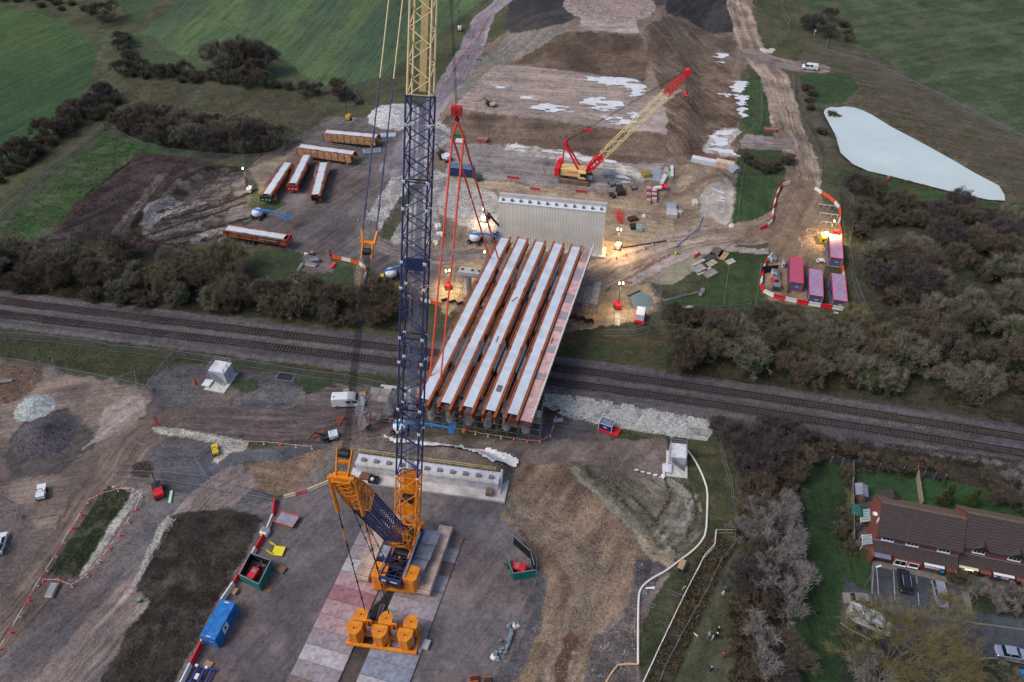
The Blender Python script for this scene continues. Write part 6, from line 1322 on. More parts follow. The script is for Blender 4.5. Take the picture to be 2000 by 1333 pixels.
MB().bb(-3,L*.42,-.9,.9,0,1.2).obj('slab',M('blue_white_slab',(198,206,214),.7,var=.06),t); MB().bb(L*.42+.01,L,-1.1,.9,.0,1.7).obj('formwork',M('pinkish_timber_formwork',(206,180,160),.8),t); MB().tube((L-.2,-.2,.2),(L+1.4,-1.8,.0),1.5,n=16).obj('grey_wing',M('grey_wing',(142,150,160),.8),t); mb=MB(); [mb.beam((-3+i*1.3,1.4,1.0),(-2.2+i*1.3,1.6,1.1),.12,.3) for i in range(7)]; mb.obj('red_netting',CO,t)
p=g(1208,100+108); 
p=g(1206,208); 
# big bag and blue frame at the bottom, shackles heap
p=g(519,1043); t=thing('bulk_bag','white wrapped crate with grey lid against the barrier, above the yellow frame','crate',p,-.3); bevel(MB().bb(-.65,.65,-.65,.65,0,1.1).obj('bag',WHITEP,t),.12); MB().box((0,.1,1.13),(1.0,.9,.06)).obj('grey_lid',GREYTUBE,t)
p=g(395,1325); t=thing('spreader_frame','dark blue steel frame with white fittings at the bottom edge','steel frame',p,-.2); mb=MB(); [mb.beam((x,-1.3,.5),(x,1.3,.5),.2,.4) for x in (-1.1,0,1.1)]; mb.beam((-1.6,1.2,.6),(1.6,1.2,.6),.2,.5); mb.beam((-1.6,-1.0,.4),(1.6,-1.0,.4),.2,.3); mb.obj('frame',M('spreader_blue',(40,64,130),.5),t); mb=MB(); [MB().box(q_,z_).obj('white_fitting',WHITEP,t) for q_,z_ in (((-1.2,1.2,.95),(.4,.3,.3)),((.3,1.2,.95),(.4,.3,.3)),((-.5,-.2,.8),(.5,.8,.2)))]
p=g(988,1252); t=thing('chain_heap','heap of grey shackles and chain partly under white sheeting on the fence line','rigging heap',p,-.42)
m_=M('shackle_grey',(120,134,140),.5,.3,var=.3)
for i in range(26): MB().box((random.uniform(-.7,.7),-3.3+i*.26,.25),(random.uniform(.4,.7),random.uniform(.3,.45),random.uniform(.3,.6)),random.random()).obj('shackle',m_,t)
MB().lathe((.3,2.9,0),[(.75,0),(.5,.3),(0,.35)],5).obj('white_sheet',WHITEP,t); MB().lathe((-.6,-2.9,0),[(.6,0),(.35,.25),(0,.3)],5).obj('white_sheet',WHITEP,t)
for x,y,lab,rz in ((925,1330,'small orange machine part at the bottom edge, left one',.2),(951,1333,'orange machine part at the bottom edge, right one',.1)):
    p=g(x,y); t=thing('winch',lab,'winch',p,rz); MB().bb(-.6,.6,-.5,.5,0,.7).obj('housing',M('dark_orange_steel'),t); MB().tube((-.5,0,.8),(.5,0,.8),.3,n=10).obj('drum',DARKM,t)
for x,y,lab in ((833,1262,'grey concrete weight at the right edge of the crane mats'),):
    p=g(x,y); MB().box((0,0,.4),(.9,1.4,.5)).obj('concrete_weight',CONC,None,lab,'concrete block',loc=p,rz=-.3)
mb=MB(); q=[g(668,0+1197+0)+V(0,0,.4)]
a,b=G(738,1213,.1),G(748,1182,.1); mb=MB(); A_,B_=Vector((*a,.28)),Vector((*b,.28)); s__=Vector((.28,-.07,0))
mb.beam(A_-s__,B_-s__,.06); mb.beam(A_+s__,B_+s__,.06); [mb.beam(A_.lerp(B_,k/8)-s__,A_.lerp(B_,k/8)+s__,.05) for k in range(9)]; mb.obj('ladder',GREYTUBE,None,'small aluminium ladder lying in the gap between the two mat lanes','ladder')
p=g(690,1318); 
mb=MB(); a=g(902,1050+92); 
pts=[g(874,1122),g(868,1135),g(864,1160),g(857,1182),g(850,1192)]; MB().path([v+V(0,0,.15) for v in pts],.05).obj('cable',GREYTUBE,None,'grey cable loop along the right edge of the crane mats','cable')
# white sheets and hose
def sheet(s,label,name='white_sheet',cat='plastic sheet',hgt=.25,seed=1,mat=None):
    pl=gv(P2(s)); xs=[p[0] for p in pl]; ys=[p[1] for p in pl]; st_=.35; xa=np.arange(min(xs),max(xs),st_); ya=np.arange(min(ys),max(ys),st_); XX,YY=np.meshgrid(xa,ya); x,y=XX.ravel(),YY.ravel()
    ins=inpoly(x+(fbm(x,y,1.2,2,N2)-.5)*.5,y,pl); z=height(x,y)+.18+hgt*fbm(x*1.2+seed*9,y*3,1.1,4,N3)*2; nx=len(xa); ok=ins.reshape(XX.shape); sel=ok[:-1,:-1]&ok[1:,:-1]&ok[:-1,1:]&ok[1:,1:]; idx={};vl=[];ff=[]
    for i,j in zip(*np.nonzero(sel)):
        t=[]
        for k in (i*nx+j,i*nx+j+1,(i+1)*nx+j+1,(i+1)*nx+j):
            if k not in idx: idx[k]=len(vl); vl.append((x[k],y[k],z[k]))
            t.append(idx[k])
        ff.append(tuple(t))
    if ff: mb=MB(); mb.v=vl; mb.f=ff; mb.obj(name,mat or M('white_plastic_sheet',(222,222,222),.45,var=.08,scale=.6),None,label,cat)
sheet('744,849 756,850 772,862 800,862 850,870 905,871 912,878 960,878 995,889 1018,900 1010,918 985,908 960,908 940,893 915,884 885,878 830,876 800,870 770,868 762,866','crumpled white plastic sheeting strung along the foot of the abutment slope',hgt=.3)
sheet('1298,905 1303,908 1299,942 1280,934 1235,922 1236,917 1290,930','white plastic edging around the end of the dark track',seed=3)
sheet('1255,1145 1290,1152 1290,1158 1262,1156','small crumpled white sheet beside the white hose',seed=5)
sheet('1180,165 1182,160 1186,165','tiny scrap of white sheet',seed=2)
hp=gv(P2('1337,876 1350,890 1363,911 1374,935 1382,960 1381,1000 1379,1043 1368,1062 1352,1078 1325,1098 1300,1117 1275,1130 1260,1141 1251,1152 1247,1166 1246,1230 1246,1299'))
MB().path([Vector((x,y,T(x,y)+.2)) for x,y in smooth_line(hp,1)],.17,8).obj('white_hose',M('white_hose',(214,208,196),.6,var=.06),None,'long white hose curving down the right side of the site','hose')
hp=gv(P2('1246,1299 1228,1298 1207,1300 1195,1315 1180,1340')); MB().path([Vector((x,y,T(x,y)+.2)) for x,y in hp],.15,8).obj('tan_hose',M('tan_hose',(196,160,128),.6),None,'tan hose continuing from the white hose at the bottom','hose')
mb=MB(); hp=gv(P2('1320,483 1335,470 1350,458 1362,449 1372,424')); mb.path([Vector((x,y,T(x,y)+.2)) for x,y in hp],.13,6).obj('blue_hose',M('pale_blue_hose',(136,152,186),.6),None,'pale blue hose lying across the sandy cutting','hose')
p=g(1333,1110); t=thing('open_crate','pale timber topped dark box under the bend of the white hose','crate',p,-.5); MB().bb(-.5,.5,-.8,.8,0,.9).obj('box',M('navy_box',(38,44,66),.6),t); MB().bb(-.7,.2,-.9,.9,.9,1.05).obj('timber_lid',TIMB,t)
for k,(x,y,w) in enumerate(((1320,1165,3.0),(1268,1185,1.6))):
    p=g(x,y); t=thing('crowd_barrier',['galvanised crowd barrier lying by the brambled ditch','galvanised frame lying flat on the dark gravel'][k],'barrier',p,-.45); mb=MB(); h=1.0; mb.beam((-w/2,0,.1),(w/2,0,.1),.05); mb.beam((-w/2,.6*k,h if not k else .15),(w/2,.6*k,h if not k else .15),.05); [mb.beam((-w/2+i*w/10,0,.1),(-w/2+i*w/10,.6*k,h if not k else .15),.03) for i in range(11)]; mb.obj('bars',FM,t)
p=g(1334,1156); t=thing('notice_sign','small white notice sign facing the brambled ditch','sign',p,.5); MB().box((0,0,1.1),(.6,.04,.8)).obj('board',WHITEP,t); mb=MB(); mb.add([(-.15,-.03,1.2),(.15,-.03,1.2),(0,-.03,1.42)],[(0,1,2)]); mb.box((0,-.03,.98),(.36,.01,.1)); mb.obj('black_symbol',M('black_mark'),t); MB().beam((0,.05,0),(0,.05,1.5),.06).obj('post',FM,t)
for k,(x,y,h_,lab) in enumerate(((309,832,2.2,'orange roadwork banner sign standing by the haul track'),(386,756,2.0,'orange red tall sign left of the stair tower'),(647,505,2.2,'pink red flag sign at the end of the orange barrier line'),(1733,352,0,''))):
    if not h_: continue
    p=g(x,y); t=thing('banner_sign',lab,'sign',p,.3); mb=MB(); mb.add([(-.3,0,.4),(.3,0,.4),(.25,0,h_),(-.1,0,h_+.3)],[(0,1,2,3)]); mb.add([(-.3,.04,.4),(.3,.04,.4),(.25,.04,h_),(-.1,.04,h_+.3)],[(3,2,1,0)]); mb.obj('banner',CO,t); MB().beam((0,.02,0),(0,.02,.5),.06).obj('post',FM,t)
# stair tower platforms
def stair_tower(px,py,label,rz,w=3.2,l=3.4,h=2.6,side=-1,concrete=True):
    p=g(px,py); t=thing('stair_platform',label,'platform',p,rz); MB().bb(-w/2-.4,w/2+.5,-l/2-2.4,l/2+.2,0,.14).obj('concrete_pad',M('pale_pad',(188,186,180),.8),t); MB().bb(-w/2,w/2,-l/2,l/2,.14,h).obj('tower_panels',M('translucent_white_panel',(180,180,188),.6,var=.1),t); MB().bb(-w/2,w/2,-l/2,l/2,h,h+.08).obj('deck',M('pale_deck',(208,210,222),.6),t)
    mb=MB()
    for x in (-w/2,w/2):
        for y in (-l/2,0,l/2): mb.beam((x,y,0),(x,y,h+1.1),.08)
        for z in (h+.55,h+1.1): mb.beam((x,-l/2,z),(x,l/2,z),.07)
    for z in (h+.55,h+1.1): mb.beam((-w/2,l/2,z),(w/2,l/2,z),.07)
    mb.obj('guard_rail',GREYTUBE,t); mb=MB(); n=9
    for i in range(n): mb.bb(-w/2-1.3,-w/2-.2,-l/2-1.6+i*.0,-l/2-1.2,0.2,.25) if False else mb.box((side*(w/2-.4-i*.28),-l/2-.5,h-.1-i*.26),(.28,.9,.05))
    mb.beam((side*(w/2-.3),-l/2-.98,h-.1),(side*(w/2-.4-n*.28),-l/2-.98,h-.1-n*.26),.05,.2); mb.beam((side*(w/2-.3),-l/2-.98,h+.8),(side*(w/2-.4-n*.28),-l/2-.98,h+.8-n*.26),.05); mb.obj('stair_flight',GREYTUBE,t)
    MB().bb(side*(w/2)+side*.3-.8,side*(w/2)+side*.3+.8,-l/2-1.9,-l/2-.1,.5,.58).obj('landing',M('pale_deck'),t); return t
stair_tower(437,738,'white stair platform with guard rails on a pale pad at the left',-.25,3.4,3.0,3.0); stair_tower(1321,898,'white stair platform with a red disc on its pale pad at the right',-.15,2.8,3.2,2.5)
p=g(1311,905); MB().lathe((0,0,.15),[(0,.06),(.5,.05),(.55,0)],14).obj('red_disc',BR,None,'round red lifebuoy disc on the pad of the right stair platform','red disc',loc=p)
p=g(558,737); t=thing('fence_panel','rectangular galvanised frame lying flat on the hardstanding','frame',p,-.15); mb=MB(); [mb.beam(a,b,.1) for a,b in (((-1.9,-1,.1),(1.9,-1,.1)),((-1.9,1,.1),(1.9,1,.1)),((-1.9,-1,.1),(-1.9,1,.1)),((1.9,-1,.1),(1.9,1,.1)),((-1.6,-1,.12),(-1.6,1,.12)),((1.6,-1,.12),(1.6,1,.12)))]; mb.obj('frame_bars',FM,t); MB().box((0,0,.08),(3.7,1.9,.02)).obj('panel_mesh',gm_,t)
# raised grey platform on far pad
p=g(1190,343); t=thing('raised_platform','grey raised steel platform at the right end of the far pad','platform',p,-.2); MB().bb(-1.5,1.5,-1.5,1.5,.9,1.05).obj('deck',GREY,t); mb=MB(); [mb.beam((x,y,0),(x,y,2.0),.1) for x in (-1.4,1.4) for y in (-1.4,1.4)]; mb.beam((1.4,-1.4,1.9),(1.4,1.4,1.9),.07); mb.obj('leg',GREYTUBE,t)
# small things around cabins
for (x,y,c,lab,w,l,h,nm) in ((1508,510,(176,190,196),'pale blue white tank inside the cabin loop, top left',1.2,1.4,1.2,'tank'),(1511,538,(196,204,208),'white and grey generator left of the leftmost cabin',1.2,1.6,1.3,'generator'),(1512,551,(206,50,62),'red generator directly below the white one',1.1,1.4,1.2,'generator'),(1515,566,(70,78,94),'dark grey box with pale lid in the lower left of the cabin loop',1.7,1.6,1.4,'storage_box'),(1602,513,(206,200,188),'pale picnic table shaped stand left of the topmost cabin',2.0,1.3,.8,'site_table'),(1604,470,(236,176,24),'bright yellow cabinet beside the glowing lamp mast',1.0,2.6,1.6,'yellow_cabinet'),(1632,456,(206,40,60),'red tank at the north end of the topmost cabin',1.4,1.0,1.0,'tank'),(1529,520,(210,208,204),'white air unit on the wall side of the leftmost cabin',.6,1.6,1.6,'air_unit'),(615,512,(120,126,134),'grey covered material under the barrier end in the small compound',2.2,1.2,.8,'material_stack'),(598,498,(206,206,206),'white bag at the head of the small compound',.9,.7,.6,'bulk_bag'),(610,498,(150,70,56),'rust red bin at the head of the small compound',.9,.9,.8,'bin'),(608,519,(196,176,156),'pale timber pallet load in the small compound',2.6,1.2,.5,'pallet_load'),(587,524,(206,204,190),'long white trough beside the small compound',.6,2.6,.5,'trough'),(650,520,(206,70,72),'red folded sheet at the right of the small compound',.9,2.2,.3,'folded_sheet'),(592,553,(120,136,156),'blue grey sheet below the small compound',4.0,1.6,.2,'folded_sheet'),(579,552,(226,110,50),'orange and yellow bundle left of the blue grey sheet',1.0,2.0,.6,'bundle'),(747,541,(206,190,60),'small yellow box near the half hidden boom lift',.8,1.1,.4,'box'),(856,445,(214,214,210),'white wrapped bags beside the gravel bank, upper',1.4,2.2,1.2,'bulk_bag'),(860,460,(214,210,204),'white wrapped bags beside the gravel bank, lower',1.4,1.4,1.0,'bulk_bag'),(846,474,(196,188,170),'pale stone rubble heap beside the gravel bank',3.0,1.6,.6,'rubble_heap'),(727,297,(110,160,206),'pale blue plank stack right of the second stored girder',5.0,2.4,.5,'panel_stack'),(758,266,(160,170,186),'pale grey blue panel stack right of the top stored girder',4.6,2.2,.4,'panel_stack'),(743,218,(206,204,200),'white flat box at the top of the yard',2.2,.8,.4,'box'),(692,236,(190,196,202),'white box beside the yellow light mast',1.0,.8,.8,'box'),(899,276,(206,198,196),'pinkish white sheet of board under the green spreader',2.6,2.2,.2,'board_stack'),(944,88,(206,210,206),'white bag at the verge beside the top haul road',1.6,.5,.3,'bulk_bag'),(935,118,(110,110,116),'grey drum heap at the bend of the top haul road',1.6,1.2,.7,'drum_heap'),(1502,100,(190,176,168),'pale stone block pile at the junction of the haul road',5.5,3.5,.6,'rubble_heap'),(1590,70,(200,204,206),'white notice post in the rough grass at top right',.5,.5,2.0,'marker_post'),(1402,470,(180,60,50),'',0,0,0,''),(103,1156,(170,164,152),'concrete block with a pale lid left of the cones',1.2,2.4,.6,'concrete_block'),(274,1176,(50,110,80),'small green bin by the dark soil bed',.6,.5,.7,'bin'),(1088,905,(0,0,0),'',0,0,0,''),(334,972,(170,230,170),'pale green banner lying beside the small red machine',.5,2.6,.3,'banner'),(12,746,(120,116,114),'flat grey trough at the left edge',2.6,.8,.3,'trough'),(1340,602,(206,196,190),'long pale board at the top of the thicket',3.4,.6,.3,'board_stack'),(1372,570,(150,140,136),'small grey stool frame on the mud near the grass',.8,1.2,.6,'steel_stool'),(1368,577,(190,176,170),'white and brown bucket on the mud near the grass',.7,.7,.6,'bucket'),(1632,612,(200,204,214),'pale blue bag outside the barriers below the cabins',1.4,.5,.4,'bulk_bag'),(1250,552,(214,206,206),'small white box near the lit lamps',.6,.5,.5,'box'),(1227,553,(236,100,60),'orange beacon next to the red light tower head',1.4,.5,.5,'orange_beacon'),(1322,497,(226,206,90),'yellow folding sign at the head of the wet slab',1.0,.6,.9,'warning_sign'),(1090,822,(150,160,166),'pale plank pile right of the near scaffold corner',1.8,.8,.2,'plank_pile')):
    if not w: continue
    p=g(x,y); rz=random.uniform(-.35,.35); t=thing(nm,lab,nm.replace('_',' '),p,rz); m_=M('item_%d_%d_%d'%c,c,.6,var=.15,scale=1.2)
    if 'heap' in nm or nm=='bulk_bag':
        for i in range(7): MB().lathe((random.uniform(-w,w)*.38,random.uniform(-l,l)*.38,0),[(min(w,l)*.34,0),(min(w,l)*.3,h*.6),(0,h*random.uniform(.7,1))],7).obj('stone' if 'heap' in nm else 'bag',m_,t)
    elif nm=='marker_post': MB().beam((0,0,0),(0,0,h),.1).obj('post',m_,t); MB().box((0,-.03,h-.3),(.6,.04,.7)).obj('plate',m_,t)
    elif nm=='site_table':
        MB().bb(-.6,.6,-.6,.6,h-.06,h).obj('top',m_,t); MB().bb(-w/2,-w/2+.35,-.6,.6,.4,.46).obj('bench',m_,t); MB().bb(w/2-.35,w/2,-.6,.6,.4,.46).obj('bench',m_,t); mb=MB(); mb.beam((-.5,0,0),(.3,0,h),.1); mb.beam((.5,0,0),(-.3,0,h),.1); mb.obj('leg',m_,t)
    else:
        o=MB().bb(-w/2,w/2,-l/2,l/2,.06,h).obj('body',m_,t); bevel(o,min(.08,h*.2)); lid=MB().bb(-w/2*.9,w/2*.9,-l/2*.9,l/2*.9,h+.003,h+.05).obj('lid',m_ if h<.5 else GREYTUBE,t); MB().box((0,-l/2-.012,h*.5+.03),(w*.5,.02,h*.3)).obj('front_plate',DARKM if h>.7 else m_,t)
p=g(503,548); 
p=g(1500,545); t=thing('screen_wall','black screened compound walls at the upper left of the cabin loop','screen',p,0)
o=g(1500,545)
def wl(a,b,h,m1): A_,B_=g(*a)-o,g(*b)-o; MB().beam(A_+V(0,0,h/2),B_+V(0,0,h/2),.06,h).obj('screen_panel',m1,t)
wl((1486,534),(1517,532),2.0,BLKQ); wl((1517,532),(1520,556),1.6,GREYTUBE); wl((1520,556),(1536,574),1.6,M('olive_screen',(120,116,70),.8))
# ---------------------------------------------------------------- stored girders on trailers
WPAN=M('varnished_timber_panel',(206,162,112),.7,c2=(150,96,66),scale=1.4); OGIR=M('orange_brown_girder',(138,84,54),.7,var=.3)
def stored(pa,pb,z,label,end=None,panel=False,wh=None,mat=None,one=True,dep=1.5):
    t,L,rz=girder_pair(pa,pb,z,label,None,gap=2.2,ends=(.7,.7),depth=dep,rails=(1,1) if not panel else (0,0),name='stored_girder_pair',mat=mat or OGIR,seed=int(pa[0]),flange=.5)
    if panel:
        mb=MB(); mb.bb(-2.0,-1.9,0,L,-1.45,.35) if False else None
        y=0; side=1.9
        while y<L:
            MB().bb(side,side+.1,y,min(L,y+1.85),-1.9,.25).obj('timber_panel',WPAN,t); MB().bb(side+.1,side+.2,y-.08,y+.08,-1.95,.3).obj('panel_stud',GREYTUBE,t); y+=1.95
        mb=MB(); 
        for yy in np.arange(0,L,2.2): mb.beam((-1.6,yy,-.2),(-1.6,yy,1.0),.06)
        mb.beam((-1.6,0,1.0),(-1.6,L,1.0),.07); mb.beam((-1.6,0,.5),(-1.6,L,.5),.06); mb.obj('guard_rail',GREYTUBE,t)
        mb=MB(); mb.bb(1.3,1.9,0,L,-.25,-.2); mb.obj('side_deck',TIMB,t)
    if end is not None:
        MB().bb(-1.6,1.6,-1.05 if end[1]==0 else L+.75,-.75 if end[1]==0 else L+1.05,-1.7,-.1).obj('end_board',end[0],t); mb=MB(); [mb.box((x,-1.07 if end[1]==0 else L+1.07,-1.1),(.4,.02,.25)) for x in (-.9,0,.9)]; mb.obj('white_marker',WHITEP,t)
    if wh:
        tt=thing('flatbed_trailer','low flatbed trailer under '+label.replace('stored ',''),'trailer',(t.location.x,t.location.y,0),rz); MB().bb(-1.1,1.1,0,L,z-dep-.45,z-dep-.05).obj('bed',DARKM,tt); wheels(tt,(-1.1,1.1),wh(L),.48,.4,12)
        if tt['label'].count(' ')>14: tt['label']=' '.join(tt['label'].split()[:15])
    else:
        tt=None
        for k,yy in enumerate((1.5,L-1.5)):
            q=t.matrix_basis@Vector((0,yy,0)); MB().box((0,0,(z-dep)/2),(3.2,.5,z-dep)).obj('timber_bearer',TIMB,None,'timber bearer at the %s end under %s'%('near' if k==0 else 'far',' '.join(label.split()[:9])),'bearer',loc=(q.x,q.y,0),rz=rz)
    return t
GREENP=M('dark_green_board',(30,60,50),.6)
stored((521,379),(562,318),2.6,'stored girder pair at left of three, glowing deck lit by the left lamp',end=(GREENP,0))
stored((572,358),(599,303),2.6,'stored girder pair with red end board, middle of three',end=(M('dull_red_board',(158,40,44),.6),0),wh=lambda L:(L*.45,L*.55,L*.65,L*.75))
stored((616,380),(632,318),2.6,'stored girder pair with white deck pipe, right of three',wh=lambda L:(L*.45,L*.55,L*.65,L*.75))
stored((586,285),(690,299),3.0,'stored girder pair with varnished timber side panels, lower of the two crosswise',panel=True)
stored((636,257),(736,266),3.0,'stored girder pair with varnished timber side panels, topmost in the yard',panel=True)
stored((443,445),(556,463),3.0,'stored girder pair with red end board on the lone trailer at left',end=(M('dull_red_board'),1),wh=lambda L:(L*.32,L*.39,L*.46))
# ---------------------------------------------------------------- people
SKIN=M('skin',(196,150,126),.6,var=.03)
def person(px,py,label,top,legs,hair=(60,44,34),rz=0.0,hivis=False,z=None,pose=0,hat=None,group=None):
    p=g(px,py) if z is None else Vector((*G(px,py,z),z)); t=thing('person',label,'person',p,rz,group)
    def sk(name,pts,edges,rad,mat,sub=1):
        me=bpy.data.meshes.new(name); me.from_pydata(pts,edges,[]); o=bpy.data.objects.new(name,me); sc.collection.objects.link(o); o.parent=t; me.materials.append(mat)
        m=o.modifiers.new('skin','SKIN'); 
        for i,r in enumerate(rad): me.skin_vertices[0].data[i].radius=(r,r) if not isinstance(r,tuple) else r
        me.skin_vertices[0].data[0].use_root=True; s=o.modifiers.new('sub','SUBSURF'); s.levels=sub; s.render_levels=sub; return o
    sw=.12 if pose else .03
    P=[(0,0,.95),(0,0,1.15),(0,0,1.38),(0,0,1.5),(0,.02,1.62),(0,.01,1.72),(-.2,0,1.42),(-.27,sw,1.15),(-.25,sw+.1,.92),(.2,0,1.42),(.27,-sw,1.15),(.25,-sw+.12,.92),(-.1,0,.88),(-.11,sw*.8,.48),(-.11,-sw,.07),(-.11,-sw+.16,.03),(.1,0,.88),(.11,-sw*.4,.48),(.11,sw*1.4,.07),(.11,sw*1.4+.16,.03)]
    E=[(0,1),(1,2),(2,3),(3,4),(4,5),(2,6),(6,7),(7,8),(2,9),(9,10),(10,11),(0,12),(12,13),(13,14),(14,15),(0,16),(16,17),(17,18),(18,19)]
    R_=[.13,.12,.13,.055,.1,.08,.06,.045,.035,.06,.045,.035,.085,.06,.045,.035,.085,.06,.045,.035]
    sk('body',P,E,R_,SKIN)
    Pt=P[:4]+[P[6],P[7],(-.25,sw+.07,.97),P[9],P[10],(.25,-sw+.09,.97),(0,0,.86)]
    sk('jacket',[Pt[0],Pt[1],Pt[2],(0,0,1.47),Pt[4],Pt[5],Pt[6],Pt[7],Pt[8],Pt[9],Pt[10]],[(0,1),(1,2),(2,3),(2,4),(4,5),(5,6),(2,7),(7,8),(8,9),(0,10)],[.165,.16,.17,.08,.085,.07,.06,.085,.07,.06,.16],top)
    sk('trousers',[(0,0,.95),P[12],P[13],(P[14][0],P[14][1],.12),P[16],P[17],(P[18][0],P[18][1],.12)],[(0,1),(1,2),(2,3),(0,4),(4,5),(5,6)],[.15,.105,.08,.065,.105,.08,.065],legs)
    MB().lathe((0,0,1.62),[(.125,0),(.135,.06),(.11,.15),(.05,.2),(0,.21)],10).obj('helmet' if hat and hivis else ('hat' if hat else 'hair'),hat or M('hair_%d'%hair[0],hair,.8),t)
    if hivis: MB().tube((0,0,1.1),(0,0,1.17),.20,n=12,cap=False).obj('reflective_band',M('reflective_silver',(220,220,210),.3),t)
    return t
def C(n,c): return M('cloth_'+n,c,.85,var=.06)
HV=C('orange_hivis',(250,96,40)); HY=C('yellow_hivis',(240,200,60))
person(722,822,'worker in orange hi-vis clothing left of the blue boom lift',HV,HV,rz=.4,hivis=True,hat=WHITEP); person(908,848,'worker in orange hi-vis and red helmet in front of the near piers',HV,HV,rz=2.5,hivis=True,hat=BR)
person(1029,505,'worker in yellow and orange hi-vis between the second and third girder pairs',HY,HV,rz=1,hivis=True,z=6.6,hat=WHITEP); person(1733,353,'worker in orange hi-vis on the bank of the pond',HV,HV,rz=2,hivis=True,hat=WHITEP)
person(1424,1134,'walker in dark clothes on the grass path, farthest up the path',C('charcoal',(40,42,54)),C('navy',(34,38,56)),rz=.5,pose=1)
person(1415,1157,'walker in blue top behind the cream hatted walker',C('blue',(52,110,170)),C('navy',(34,38,56)),rz=.3,pose=1,hair=(90,80,70)); person(1410,1167,'walker with cream hat and dark trousers on the grass path',C('cream',(206,196,168)),C('black',(28,28,34)),rz=.3,hat=C('cream',(206,196,168)))
person(1383,1246,'walker in teal jacket at the left of the huddled group',C('teal',(76,148,156)),C('charcoal',(40,42,54)),rz=2,hair=(150,130,110)); person(1391,1250,'walker in beige coat in the middle of the huddled group',C('beige',(196,168,138)),C('grey',(150,140,136)),rz=1); person(1398,1247,'walker with white hat at the right of the huddled group',C('black',(28,28,34)),C('charcoal',(40,42,54)),rz=-1,hat=WHITEP)
person(1401,1236,'fair haired walker in black standing just above the huddled group',C('black',(28,28,34)),C('black',(28,28,34)),rz=3,hair=(200,170,130)); person(1412,1284,'walker in pink red jacket and blue trousers on the lower path',C('pink',(196,62,96)),C('blue_jeans',(60,70,110)),rz=.2,pose=1); person(1387,1313,'walker in pale blue hat and navy clothes, lowest on the path',C('navy',(34,38,56)),C('navy',(34,38,56)),rz=.3,hat=C('pale_blue',(140,166,206)),pose=1)
person(1594,1200,'lone walker in dark clothes on the lawn left of the parked cars',C('charcoal',(40,42,54)),C('navy',(34,38,56)),rz=1,pose=1)
p=g(1359,1243); t=thing('dog','small white dog on the grass path left of the huddled walkers','dog',p,.8)
me=bpy.data.meshes.new('body'); me.from_pydata([(0,0,.36),(0,.2,.37),(0,.3,.46),(0,.4,.48),(0,.48,.45),(0,-.2,.36),(0,-.34,.46),(-.07,.2,.22),(-.07,.19,.03),(.07,.2,.22),(.07,.21,.03),(-.07,-.2,.24),(-.07,-.26,.14),(-.07,-.22,.03),(.07,-.2,.24),(.07,-.26,.14),(.07,-.22,.03)],[(0,1),(1,2),(2,3),(3,4),(0,5),(5,6),(1,7),(7,8),(1,9),(9,10),(5,11),(11,12),(12,13),(5,14),(14,15),(15,16)],[]); o=bpy.data.objects.new('body',me); sc.collection.objects.link(o); o.parent=t; o.modifiers.new('skin','SKIN'); me.materials.append(WHITEP)
for i,r in enumerate([.1,.11,.06,.07,.03,.09,.02,.04,.025,.04,.025,.045,.03,.025,.045,.03,.025]): me.skin_vertices[0].data[i].radius=(r,r)
me.skin_vertices[0].data[0].use_root=True; o.modifiers.new('sub','SUBSURF').render_levels=1
# ---------------------------------------------------------------- terraced houses
BRICK=M('red_brick',(134,78,66),.85,c2=(104,60,52),scale=3.0,bump=.2)
TILE=M('dark_brown_roof_tile',(84,72,71),.8,c2=(44,38,39),scale=7.0,stripe=(1,.34,(44,36,36),.2)); TILEN=M('tan_roof_tile',(120,100,84),.85,c2=(92,76,64),scale=3.5)
FR=M('white_window_frame',(216,218,226),.5,var=.03); LEAD=M('grey_flat_roof',(112,114,140),.6,var=.1); GUT=M('dark_gutter',(46,44,60),.5)
e0,e1=Vector((*G(1716,1047,5.0),0)),Vector((*G(1883,1081,5.0),0)); HX_=(e1-e0).normalized(); HRZ=math.atan2(HX_.y,HX_.x); HY_=Vector((-HX_.y,HX_.x,0))
r0=Vector((*G(1724,988,8.0),0)); n0=Vector((*G(1717,968,5.0),0)); print('house',(e1-e0).length,(r0-e0).dot(HY_),(n0-e0).dot(HY_))
def window(t,x,y,z,w,h,panes=3,out=-1):
    f=MB(); f.box((x,y,z),(w,.08,h)); o=f.obj('window',FR,t)
    for k in range(panes):
        pw=(w-.14)/panes; MB().box((x-w/2+.07+pw*(k+.5),y+out*.045,z),(pw-.09,.03,h-.2)).obj('pane',GLASS,o)
    MB().box((x,y+out*.09,z-h/2-.03),(w+.15,.2,.06)).obj('sill',FR,o); return o
